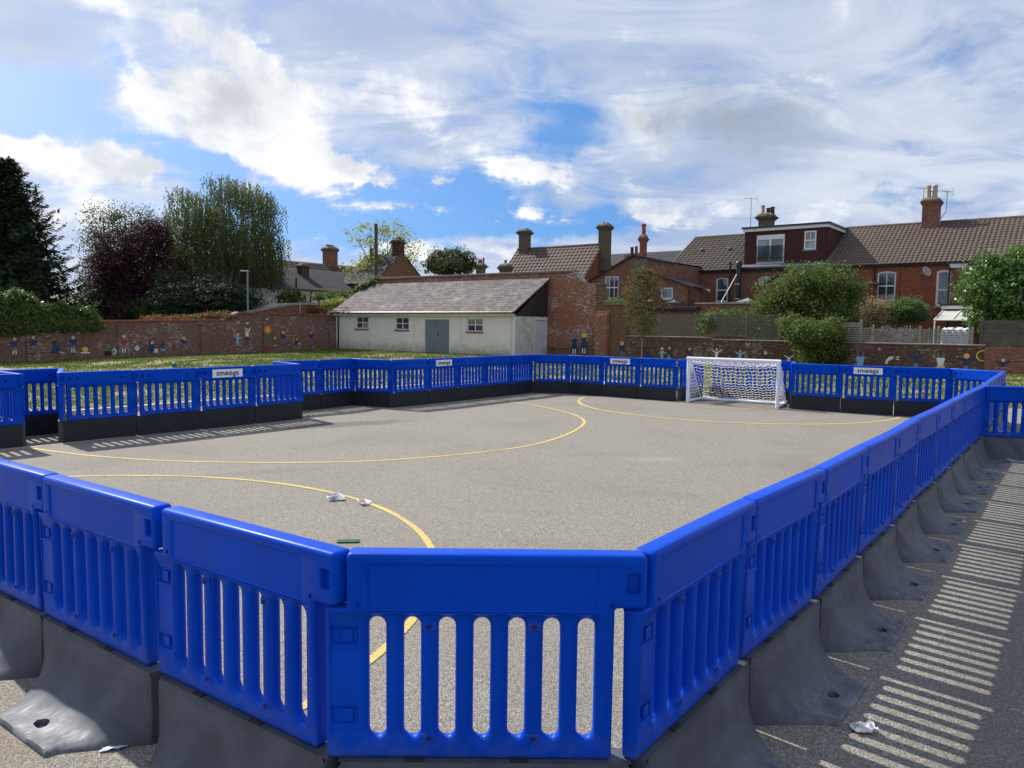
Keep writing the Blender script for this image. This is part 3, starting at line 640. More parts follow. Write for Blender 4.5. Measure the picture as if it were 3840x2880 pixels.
barrier(G2, (5.70, 18.20), 'blue barrier behind the goal net, right of the two')
barrier((5.70, 18.20), (4.80, 18.82), 'blue barrier behind the goal net, left of the two')
barrier((4.66, 18.72), P_('A0'), 'blue barrier turned away from the camera just left of the left goalpost')
barrier(P_('A0'), P_('A1'), 'far barrier left of the goal, just right of the signed one beside it')
barrier(P_('A1'), P_('A2'), 'blue barrier with a smooga sign on the far side, between red brick wall and goal', True)
barrier(P_('A2'), P_('A3'), 'blue barrier directly left of the signed one on the far side near the goal')
barrier(P_('A3'), P_('A4'), 'blue barrier at the far pitch corner, pale path showing through its slots')
barrier(P_('A4'), P_('B1'), 'narrow-looking blue barrier closest to the far corner, in front of the shed end')
barrier(P_('B1'), P_('B2'), 'blue barrier second from the far corner, along the row in front of the shed')
barrier(P_('B2'), P_('B3'), 'blue barrier just right of the signed one in front of the shed doors')
barrier(P_('B3'), P_('B4'), 'blue barrier with a smooga sign in front of the grey shed doors', True)
barrier(P_('B4'), P_('B5'), 'blue barrier just left of the signed one in front of the shed')
barrier(P_('B5'), P_('B6'), 'blue barrier facing the camera at the inner corner of the side recess')
barrier(P_('B6'), P_('B7'), 'blue barrier in the back of the side recess, left of its inner corner')
barrier(P_('B7'), P_('B8'), 'blue barrier in the back of the side recess, partly behind the left row')
barrier(P_('B8'), P_('C0'), 'blue barrier seen nearly edge-on behind the right end of the left row')
barrier(P_('C0'), P_('C1'), 'blue barrier at the right end of the left row, right of the signed one')
barrier(P_('C1'), P_('C2'), 'blue barrier with the largest smooga sign, in the left row', True)
barrier(P_('C2'), P_('C3'), 'blue barrier left of the signed one in the left row')
barrier(P_('C3'), P_('C4'), 'blue barrier at the left end of the left row, before the gap with shadow')
barrier(P_('C4'), P_('E0'), 'blue barrier hidden edge-on behind the left end of the left row')
barrier(P_('E0'), P_('E1'), 'blue barrier set back in the left recess, sandy grass showing through its slots')
barrier(P_('E1'), P_('D0'), 'blue barrier receding from the left edge of the photo, slots almost closed')
barrier(P_('D0'), lerp(P_('D0'), P_('C4'), -1.97), 'blue barrier cut by the left edge, nearest of the left row')

# ------------------------------------------------------------------ ground
def slope(a, b):
    """playing field falls away slightly to the left end of the mural wall"""
    s = min(1, max(0, (-a-15)/18)); s = s*s*(3-2*s); u = min(1.3, max(0, (33.6-b)/20)); e = min(1, max(0, (b+5)/10)); e2 = min(1, max(0, (62+a)/10))
    return -.30*s*u*e*e2
def sheet(name, aa, bb, dz, mat, inside=None):
    m = MB(); vi = {}
    def vid(i, j):
        if (i, j) not in vi: vi[(i, j)] = len(m.v); p = AB(aa[i], bb[j], slope(aa[i], bb[j])+dz); m.v.append(tuple(p))
        return vi[(i, j)]
    for i in range(len(aa)-1):
        for j in range(len(bb)-1):
            if inside is None or inside((aa[i]+aa[i+1])/2, (bb[j]+bb[j+1])/2):
                m.f.append((vid(i, j), vid(i+1, j), vid(i+1, j+1), vid(i, j+1))); m.mi.append(0)
    return m.build(name, mat, smooth=60, weld=False, normals=False)
def fr(a, b, n): return [a+(b-a)*k/n for k in range(n+1)]
aa = [-900, -300, -90]+fr(-62, -14, 48)+[-5, 5, 20, 60, 300, 900]; bb = [-300, -60, -20]+fr(-6, 40, 46)+[60, 120, 400, 1200]
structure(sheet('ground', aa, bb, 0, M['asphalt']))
def grass_edge_b(a):   # lower edge of the grass behind the far barriers (path edge in the photo)
    pts = [(-41.5, 12.4), (-30.8, 12.7), (-26, 9.5), (-20, 5.2), (-14.85, 5.0), (-14.8, 17.3), (-12.9, 17.4), (-12.6, 21.7), (-7.6, 18.35), (-5.5, 18.4), (-2, 20.8), (12, 20.9)]
    for (a0, b0), (a1, b1) in zip(pts, pts[1:]):
        if a0 <= a <= a1: return b0+(b1-b0)*(a-a0)/(a1-a0)
    return 99
def in_grass(a, b): return a > -41.0 and b < 36.7 and grass_edge_b(a) < b and not (a > -41.1 and a < -25.9 and b > 33.75) and not (-18.5 < a < -12.5 and b > 17 and False)
grass_aa = fr(-41, 12, 212); grass_bb = fr(4.5, 36.75, 129)
structure(sheet('grass_field', grass_aa, grass_bb, .012, M['grass'], in_grass))
# pale concrete path beyond the far corner and the kerb behind the left row
def ribbon(name, pts, w, z, mat, kind='structure', h=0.):
    m = MB(); L_ = []; Rr = []
    pts = [Vector((*p[:2], 0)) for p in pts]
    for i, p in enumerate(pts):
        d = (pts[min(i+1, len(pts)-1)]-pts[max(i-1, 0)]).normalized(); n = Vector((-d.y, d.x, 0))*w/2
        L_.append(p+n+Vector((0, 0, z))); Rr.append(p-n+Vector((0, 0, z)))
    if h: m.grid([[q-Vector((0, 0, h)) for q in L_], L_, Rr, [q-Vector((0, 0, h)) for q in Rr]])
    else: m.grid([L_, Rr])
    o = m.build(name, mat); o['kind'] = kind; return o
def abxy(a, b): return (AB(a, b).x, AB(a, b).y)
pm = MB(); pm.face([AB(-12.7, 16.7, .006), AB(-8.0, 17.0, .006), AB(-7.55, 18.3, .006), AB(-12.6, 21.75, .006), AB(-17.5, 24.4, .006), AB(-20, 26, .006), AB(-20, 24, .006), AB(-14, 20.5, .006)])
structure(pm.build('path', M['path']))
ribbon('kerb', [abxy(-14.78, 2.0), abxy(-14.78, 17.5)], .16, .10, M['kerb'], h=.10)
# painted court lines (4 mm sheets)
def circle_arc(c, r, a0, a1, n=90): return [(c[0]+r*math.cos(R(a0+(a1-a0)*k/n)), c[1]+r*math.sin(R(a0+(a1-a0)*k/n))) for k in range(n+1)]
def spline(P, n=8):
    out = []
    for i in range(len(P)-1):
        p0, p1, p2, p3 = P[max(i-1, 0)], P[i], P[i+1], P[min(i+2, len(P)-1)]
        for k in range(n):
            t = k/n; out.append(tuple(.5*((2*b)+(-a+c)*t+(2*a-5*b+4*c-d)*t*t+(-a+3*b-3*c+d)*t**3) for a, b, c, d in zip(p0, p1, p2, p3)))
    return out+[P[-1]]
ribbon('centre_line_marking', spline([(-6.58, 10.27), (-5.374, 9.70), (-4.05, 9.39), (-2.34, 9.45), (-1.229, 9.83), (-.03, 10.67), (.683, 11.70), (1.207, 13.16), (1.334, 14.29), (1.08, 15.42), (.454, 16.71), (-.058, 17.25), (-.9, 17.75)]), .055, .004, M['yellow_paint'])
ribbon('goal_arc_marking', circle_arc((-4.006, 5.0), 3.4925, 112, -75), .055, .004, M['yellow_paint'])
ribbon('far_arc_marking', circle_arc((5.038, 17.37), 3.494, 158, 322), .07, .004, M['yellow_paint'])
ribbon('red_arc_marking', circle_arc((5.007, 17.29), 1.127, 165, 330), .05, .004, M['red_paint'])
ribbon('side_line_marking', [abxy(-11.49, 3.5), abxy(-11.49, 16.0)], .06, .004, M['white_paint'])
ribbon('goal_line_marking', [(4.45, 17.35), (5.62, 16.35)], .05, .008, M['yellow_paint'])

# grass blades: one mass, denser where the camera can see it
def grass_blades():
    rng = np.random.default_rng(5); V = []; F = []; val = []
    n = 0
    for _ in range(150000):
        a = rng.uniform(-40.9, 10); b = rng.uniform(5, 36.6)
        if not in_grass(a, b): continue
        q = AB(a, b); d = math.hypot(q.x, q.y)
        if q.y < 3 or abs(q.x/q.y) > .75: continue
        nz = math.sin(a*1.3+2*math.sin(b*.7))*math.sin(b*1.1+1.5*math.sin(a*.9)); 
        if nz < -.25 and rng.random() < .8: continue
        z = slope(a, b)+.012; h = rng.uniform(.03, .085)*(1.2 if b > 32 else 1); w = .012+.0006*d; an = rng.uniform(0, 6.283); lx, ly = rng.normal(0, .02, 2)
        dx, dy = math.cos(an)*w, math.sin(an)*w; i = len(V)
        V += [(q.x-dx, q.y-dy, z), (q.x+dx, q.y+dy, z), (q.x+lx, q.y+ly, z+h)]; F.append((i, i+1, i+2)); val.append(min(1, max(0, rng.uniform(0, .8)+(.2 if nz < 0 else 0))))
    me = bpy.data.meshes.new('grass_tufts'); me.from_pydata(V, [], F); me.materials.append(M['blade'])
    at = me.attributes.new('leafv', 'FLOAT', 'FACE'); at.data.foreach_set('value', np.array(val, dtype=np.float32))
    o = bpy.data.objects.new('grass_tufts', me); COL.objects.link(o); tag(o, 'short patchy grass of the field between the barriers and the brick walls', 'grass', kind='stuff')
grass_blades()

# ------------------------------------------------------------------ goal and net
def goal():
    P0, P1 = Vector((4.10, 17.72, 0)), Vector((5.80, 16.60, 0)); d = P1-P0; Wd = d.length
    o = empty('football_goal', P0, math.atan2(d.y, d.x), 'small white tubular football goal standing on the court before the far barriers', 'goal')
    H, D, r = 1.07, .85, .043
    m = MB()
    for x in (0, Wd): m.tube([(x, 0, 0), (x, 0, H-r)], r, 14)
    for x in (0, Wd):
        q = MB(); q.tube([(x, 0, 0), (x, 0, H-.02)], r, 14); q.build('goalpost', M['whitemetal'], o, smooth=40)
    q = MB(); q.tube([(-r, 0, H-r), (Wd+r, 0, H-r)], r, 14); q.build('crossbar', M['whitemetal'], o, smooth=40)
    q = MB(); q.tube([(0, 0, .04), (0, D-.06, .04), (.06, D, .04), (Wd-.06, D, .04), (Wd, D-.06, .04), (Wd, 0, .04)], .036, 12); q.build('base_frame', M['whitemetal'], o, smooth=40)
    for x in (0.02, Wd-.02):
        q = MB(); q.tube([(x, .02, H-.05), (x, .16, H-.14), (x, .50, .46), (x, D-.05, .07)], .017, 8); q.build('back_stay', M['whitemetal'], o, smooth=40)
        for xx in ():
            pass
    # net: square mesh hung from the crossbar, sagging on the stays
    net = MB(); rng = random.Random(3)
    def back(u, v):   # u along width 0..1, v 0 (crossbar) .. 1 (base bar)
        x = u*Wd; prof = [(0, H-.06), (.20, H-.16), (.50, .47), (D-.03, .10)]
        t = v*3; k = min(2, int(t)); f = t-k; y = prof[k][0]+(prof[k+1][0]-prof[k][0])*f; z = prof[k][1]+(prof[k+1][1]-prof[k][1])*f
        sag = math.sin(math.pi*u); return Vector((x+.012*math.sin(v*19+u*7), y+.05*sag*math.sin(math.pi*v)+.03*math.sin(u*23+v*9)*.35, z-.05*sag*math.sin(math.pi*v)+.008*math.sin(u*31)))
    nu, nv = 24, 17
    def cord(pts): net.tube(pts, .0055, 3, False)
    for j in range(nv+1): cord([back(i/nu, j/nv)+Vector((0, 0, .012*(1 if (i % 2) else -1)*(0 < j < nv))) for i in range(nu+1)])
    for i in range(nu+1): cord([back(i/nu, j/nv)+Vector((.014*(1 if (j % 2) else -1), 0, .012*(1 if (i % 2) else -1)*(0 < j < nv))) for j in range(nv+1)])
    for X in (0, Wd):
        def side(u, v):    # between post (u=0) and the stay (u=1)
            z = (H-.08)*(1-v)+.07*v; yb = np.interp(z, [.07, .47, H-.16, H-.05], [D-.04, .50, .18, .03])
            return Vector((X+.03*math.sin(math.pi*u)*math.sin(v*11+X), u*yb, z-.02*math.sin(math.pi*u)))
        ns = 8
        for j in range(13): cord([side(i/ns, j/12) for i in range(ns+1)])
        for i in range(ns+1): cord([side(i/ns, j/12) for j in range(13)])
    net.build('net', M['net'], o, weld=False, normals=False)
goal()
# ------------------------------------------------------------------ building kit (coordinates a, b, z; a runs along the court, b away from the camera)
def root_ab(name, a, b, label, cat, group=None, z=0.):
    o = empty(name, AB(a, b, z), ROTA, label, cat, group); o['_o'] = (a, b, z); return o
def bl(m, name, mat, root, smooth=None, parent=None):
    oa, ob, oz = root['_o']; m.v = [(x-oa, y-ob, z-oz) for x, y, z in m.v]
    return m.build(name, mat, parent if parent is not None else root, smooth=smooth)
def wall(m, axis, poly, holes, d0, d1):
    """slab with openings. axis 'b': poly in (a,z), front at b=d0, back at b=d1. axis 'a': poly in (b,z), front at a=d0"""
    def P(p, d): return (p[0], d, p[1]) if axis == 'b' else (d, p[0], p[1])
    loops = [[Vector((*p, 0)) for p in poly]]+[[Vector((*p, 0)) for p in h] for h in holes]; flat = [p for l in loops for p in l]
    for t_ in tessellate_polygon(loops): m.face([P((flat[k].x, flat[k].y), d0) for k in t_])
    n = len(poly)
    for i in range(n): m.face([P(poly[i], d0), P(poly[(i+1) % n], d0), P(poly[(i+1) % n], d1), P(poly[i], d1)])
    dr = d0+(.16 if d1 > d0 else -.16)
    for h in holes:
        n = len(h)
        for i in range(n): m.face([P(h[i], d0), P(h[(i+1) % n], d0), P(h[(i+1) % n], dr), P(h[i], dr)])
def rect(x0, x1, z0, z1, arch=0.):
    if arch <= 0: return [(x0, z0), (x1, z0), (x1, z1), (x0, z1)]
    return [(x0, z0), (x1, z0)]+[(x1+(x0-x1)*k/6, z1-arch+arch*math.sin(math.pi*k/6)) for k in range(7)]
def window(root, axis, x0, x1, z0, z1, d, inward=1, bars=(1, 1), fw=.06, arch=0., sill=True, gl='glass', parent=None, mid=None, bar=.028, depth=.09, frmat='white', sillmat='stone', panes=None):
    def P(p, dd): return (p[0], dd, p[1]) if axis == 'b' else (dd, p[0], p[1])
    m = MB(); out = rect(x0, x1, z0, z1, arch); inn = rect(x0+fw, x1-fw, z0+fw, z1-fw, arch*.8)
    y0, y1 = d+inward*(depth-.05), d+inward*depth; n = len(out)
    for i in range(n):
        j = (i+1) % n
        m.face([P(out[i], y0), P(out[j], y0), P(inn[j], y0), P(inn[i], y0)]); m.face([P(inn[i], y0), P(inn[j], y0), P(inn[j], y1), P(inn[i], y1)]); m.face([P(out[i], y0), P(out[j], y0), P(out[j], y1), P(out[i], y1)])
    def bx(u0, u1, w0, w1, e0, e1):
        ya, yb = sorted((d+inward*e0, d+inward*e1))
        if axis == 'b': m.box(u0, u1, ya, yb, w0, w1)
        else: m.box(ya, yb, u0, u1, w0, w1)
    nx, nz = bars; zm = z0+(z1-z0)*(mid if mid else .5)
    if mid is not None: bx(x0+fw, x1-fw, zm-.035, zm+.035, depth-.045, depth-.005)
    for k in range(1, nx): u = x0+(x1-x0)*k/nx; bx(u-bar/2, u+bar/2, z0+fw, z1-fw, depth-.04, depth-.008)
    for k in range(1, nz):
        w = z0+(z1-z0)*k/nz; bx(x0+fw, x1-fw, w-bar/2, w+bar/2, depth-.038, depth-.01)
    fo = bl(m, 'window', M[frmat], root, parent=parent)
    g = MB(); g.face([P(p, d+inward*(depth-.004)) for p in rect(x0+fw*.8, x1-fw*.8, z0+fw*.8, z1-fw*.8, 0)]); go = bl(g, 'pane', M[gl], root, parent=fo)
    for (u0, u1, w0, w1, mt) in (panes or []):
        g = MB(); g.face([P(p, d+inward*(depth-.009)) for p in rect(x0+(x1-x0)*u0, x0+(x1-x0)*u1, z0+(z1-z0)*w0, z0+(z1-z0)*w1)]); bl(g, 'pane', M[mt], root, parent=fo)
    if sill:
        g = MB(); ya, yb = sorted((d-inward*.06, d+inward*.12))
        if axis == 'b': g.box(x0-.06, x1+.06, ya, yb, z0-.09, z0-.002)
        else: g.box(ya, yb, x0-.06, x1+.06, z0-.09, z0-.002)
        bl(g, 'sill', M[sillmat], root, parent=fo)
    return fo
def roof_face(root, name, mat, a0, a1, b0, z0, b1, z1, course=.3, lift=.03, wave=0., pitch=.235, ae0=None, ae1=None, thick=.06, parent=None, sub=6):
    """one roof slope, built course by course; (a0,a1) at the eave b0,z0 and (ae0,ae1) at the ridge b1,z1"""
    ae0 = a0 if ae0 is None else ae0; ae1 = a1 if ae1 is None else ae1
    L_ = math.hypot(b1-b0, z1-z0); n = max(1, round(L_/course)); nb, nz = -(z1-z0)/L_, (b1-b0)/L_
    if nz < 0: nb, nz = -nb, -nz
    m = MB(); ca = max(1, int((a1-a0)/pitch*sub)) if wave else 1
    rng = random.Random(int(abs(a0)*100))
    for i in range(n):
        rows = []
        for (t, lf) in ((i/n, lift), ((i+1)/n, .0)):
            aa0 = a0+(ae0-a0)*t; aa1 = a1+(ae1-a1)*t; r = []
            for k in range(ca+1):
                a = aa0+(aa1-aa0)*k/ca; ph = (a/pitch) % 1.0
                w = wave*(abs(math.sin(math.pi*ph))**.8) if wave else 0; h = lf+w; r.append((a, b0+(b1-b0)*t+nb*h, z0+(z1-z0)*t+nz*h))
            rows.append(r)
        drop = [(a, b-nb*lift, z-nz*lift*1.2) for a, b, z in rows[0]]
        m.grid([drop]+rows)
    # verges and underside
    def Q(a, t, h): return (a, b0+(b1-b0)*t+nb*h, z0+(z1-z0)*t+nz*h)
    m.face([Q(a0, 0, -thick), Q(a1, 0, -thick), Q(ae1, 1, -thick), Q(ae0, 1, -thick)])
    m.face([Q(a0, 0, -thick), Q(a0, 0, lift), Q(ae0, 1, 0), Q(ae0, 1, -thick)]); m.face([Q(a1, 0, -thick), Q(a1, 0, lift), Q(ae1, 1, 0), Q(ae1, 1, -thick)])
    m.face([Q(a0, 0, -thick), Q(a1, 0, -thick), Q(a1, 0, .002), Q(a0, 0, .002)])
    return bl(m, name, mat, root, parent=parent)
def chimney(root, a, b, z0, z1, w, d, mat, pots, parent=None, flare=.10, cap='cap', shaft=None, courses=3):
    """stack with oversailing courses; pots: list of (da, db, r, h, material)"""
    m = MB(); zc = z1; w *= .80; d *= .80; flare *= .9; pots = [(p*.8, q*.8, r_*.9, h_, k_) for p, q, r_, h_, k_ in pots]
    m.box(a-w/2, a+w/2, b-d/2, b+d/2, z0, zc-.30)
    for k in range(courses):
        e = flare*(k+1)/courses; za = zc-.30+.22*k/courses; m.box(a-w/2-e, a+w/2+e, b-d/2-e, b+d/2+e, za, za+.22/courses)
    m.box(a-w/2-flare*.5, a+w/2+flare*.5, b-d/2-flare*.5, b+d/2+flare*.5, zc-.08, zc-.02)
    c = bl(m, 'chimney', mat, root, parent=parent)
    m = MB(); e = flare*.45; rows = []
    for k, (s, h) in enumerate(((1, -.02), (.92, .06), (.7, .14), (.5, .18))): rows.append([(a+x*(w/2+e)*s, b+y*(d/2+e)*s, zc+h) for x, y in ((-1, -1), (1, -1), (1, 1), (-1, 1))])
    m.grid(rows, True); m.face(rows[-1]); bl(m, 'chimney_cap', M[cap], root, parent=c)
    for (da, db, r, h, mt) in pots:
        m = MB(); m.lathe([(r*.95, 0), (r*.86, h*.12), (r*.80, h*.8), (r*.98, h*.84), (r*1.0, h*.96), (r*.8, h)], (a+da, b+db, zc+.08), 12)
        bl(m, 'chimney_pot', M[mt], root, smooth=35, parent=c)
    return c
def aerial(px, py_top, base, label, head=.5, bend=False, loc=None):
    """TV aerial on its own mast, standing on a chimney"""
    a, z1 = on_b(px, py_top, base[1]); p = AB(a, base[1], base[2]); o = empty('tv_aerial', p, 0, label, 'aerial', 'rooftop television aerials')
    h = z1-base[2]; m = MB()
    if bend: m.tube([(-.35, 0, 0), (-.35, 0, .25), (-.02, 0, .75), (0, 0, 1.1), (0, 0, h)], .022, 6)
    else: m.tube([(0, 0, 0), (0, 0, h)], .022, 6)
    m.build('mast', M['galv'], o)
    m = MB(); m.tube([(-head, 0, h-.02), (head*.9, .1, h-.05)], .014, 5)
    for k in range(6):
        x = -head+head*1.9*k/5; y = .1*k/5; z = h-.02-.03*k/5; L_ = .12+.05*k/5; m.tube([(x, y-L_, z), (x, y+L_, z)], .007, 4)
    m.tube([(head*.9, .0, h-.28), (head*.9, .0, h+.2)], .009, 4); m.tube([(head*.9-.02, -.2, h-.24), (head*.9, .2, h-.24)], .009, 4); m.tube([(head*.9, -.2, h+.16), (head*.9, .2, h+.16)], .009, 4)
    m.build('antenna_elements', M['galv'], o)
    return o
def pipe(root, pts, r, mat='black', name='drainpipe'):
    m = MB(); m.tube(pts, r, 8); return bl(m, name, M[mat], root, smooth=50)
def wpx(x0, y0, x1, y1, b):    # window rectangle read from the photograph, on plane b
    a0, z1 = on_b(x0, y0, b); a1, z0 = on_b(x1, y1, b); return a0, a1, z0, z1

# ------------------------------------------------------------------ shed
def shed():
    A0, A1, B0, B1, ZE, ZR = -41.0, -25.9, 33.8, 36.98, 2.36, 4.50
    r = root_ab('white_shed', A0, B0, 'long low white brick shed with slate lean-to roof and grey double doors', 'shed')
    wins = [wpx(1335, 1187, 1381, 1232.5, B0), wpx(1482, 1189.6, 1533, 1237, B0), wpx(1750.5, 1193, 1810, 1244, B0)]
    da0, dz1 = on_b(1592, 1194, B0); da1, _ = on_b(1688, 1194, B0)
    m = MB(); wall(m, 'b', rect(A0, A1, -.1, ZE), [rect(*w) for w in wins]+[rect(da0, da1, .02, dz1)], B0, B0+.25)
    # end walls
    eb0, ez = on_a(2006, 1199, A1); eb1, _ = on_a(2051, 1199, A1)
    wall(m, 'a', [(B0+.001, -.1), (B1, -.1), (B1, 2.27), (B0+.001, 2.27)], [rect(eb0, eb1, .02, ez)], A1, A1-.2)
    m.box(A0, A0+.2, B0+.25, B1, -.1, ZE)
    bl(m, 'wall', M['cream'], r)
    # right end: dirty render patch sheet, 3 mm proud, around the side door
    m = MB(); wall(m, 'a', [(B0+.12, .0), (eb0-.06, .0), (eb0-.06, 2.262), (B0+.12, 2.262)], [], A1+.004, A1); bl(m, 'end_render', M['peel'], r)
    m = MB(); m.box(A1-.03, A1+.02, B0-.02, B0+.10, 0, 2.27); m.box(A1-.02, A1+.02, eb0-.05, eb0, 0, ez+.04); m.box(A1-.02, A1+.02, eb0, eb1+.05, ez, ez+.06); bl(m, 'corner_board', M['white'], r)
    m = MB(); m.box(A1-.09, A1-.05, eb0+.005, eb1-.005, .02, ez-.005)
    for k in range(1, 6): u = eb0+(eb1-eb0)*k/6; m.box(A1-.055, A1-.046, u-.006, u+.006, .03, ez-.02)
    bl(m, 'side_door', M['woodwhite'], r)
    # weatherboarded gable
    m = MB(); zt = lambda b: 2.27+(ZR-.02-ZE+.06)*(b-B0)/(B1-B0)
    nb = 14; top = ZR-.06
    for k in range(nb):
        z0 = 2.27+(top-2.27)*k/nb; z1 = 2.27+(top-2.27)*(k+1)/nb+.02; bs = B0+(B1-B0)*max(0, (z0-ZE+.10)/(ZR-ZE)); bs2 = B0+(B1-B0)*max(0, (z1-ZE+.10)/(ZR-ZE))
        m.face([(A1+.035, bs, z0), (A1+.035, B1, z0), (A1+.012, B1, z1), (A1+.012, min(bs2, B1-.01), z1)]); m.face([(A1+.0, bs, z0), (A1+.0, B1, z0), (A1+.035, B1, z0), (A1+.035, bs, z0)])
    bl(m, 'gable_boards', M['weatherboard'], r)
    rf = roof_face(r, 'roof', M['slate_shed'], -41.35, -25.72, 33.45, 2.47, 37.0, ZR+.08, course=.22, lift=.013)
    m = MB(); m.box(-41.2, -25.80, 33.50, 33.58, 2.28, 2.42); bl(m, 'fascia_board', M['whitebrick'], r)
    m = MB(); m.box(-41.37, -25.72, 33.33, 33.44, 2.40, 2.50, .02); bl(m, 'gutter', M['black'], r)
    m = MB(); m.box(-25.80, -25.74, 33.45, 33.47, 2.3, 2.4)
    # thin posts on the front
    m = MB()
    for px in (1395, 1553, 1729, 1917): a, _ = on_b(px, 1250, B0); m.box(a-.035, a+.035, B0-.03, B0-.002, .0, 2.30)
    m.box(A1-.13, A1-.03, B0-.035, B0-.002, 0, 2.3); bl(m, 'wall_post', M['whitebrick'], r)
    a, _ = on_b(1271, 1250, B0)
    pipe(r, [(a+.15, B0-.28, 2.38), (a+.1, B0-.25, 2.28), (a, B0-.07, 2.05), (a, B0-.07, .0)], .045)
    for i, w in enumerate(wins):
        pn = [[(.48, .92, .08, .48, 'glass_boarded'), (.5, .92, .5, .92, 'glass')], [], [(.5, .93, .5, .93, 'glass_boarded')]][i]
        window(r, 'b', *w, B0, bars=(2, 2), fw=.055, depth=.10, sill=True, sillmat='clay', panes=pn, bar=.05)
    # double doors
    m = MB(); mid = (da0+da1)/2
    m.box(da0, da0+.06, B0-.012, B0+.1, .02, dz1); m.box(da1-.06, da1, B0-.012, B0+.1, .02, dz1); m.box(da0+.06, da1-.06, B0-.012, B0+.1, dz1-.07, dz1); bl(m, 'door_frame', M['whitebrick'], r)
    for s in (-1, 1):
        m = MB(); x0, x1 = (da0+.065, mid-.006) if s < 0 else (mid+.006, da1-.065); m.box(x0, x1, B0+.02, B0+.06, .03, dz1-.075, .006)
        d = bl(m, 'door_leaf', M['greydoor'], r)
        if s > 0: m = MB(); m.box(mid+.06, mid+.085, B0-.03, B0+.02, 1.05, 1.3, .008); bl(m, 'handle', M['black'], r, parent=d)
shed()

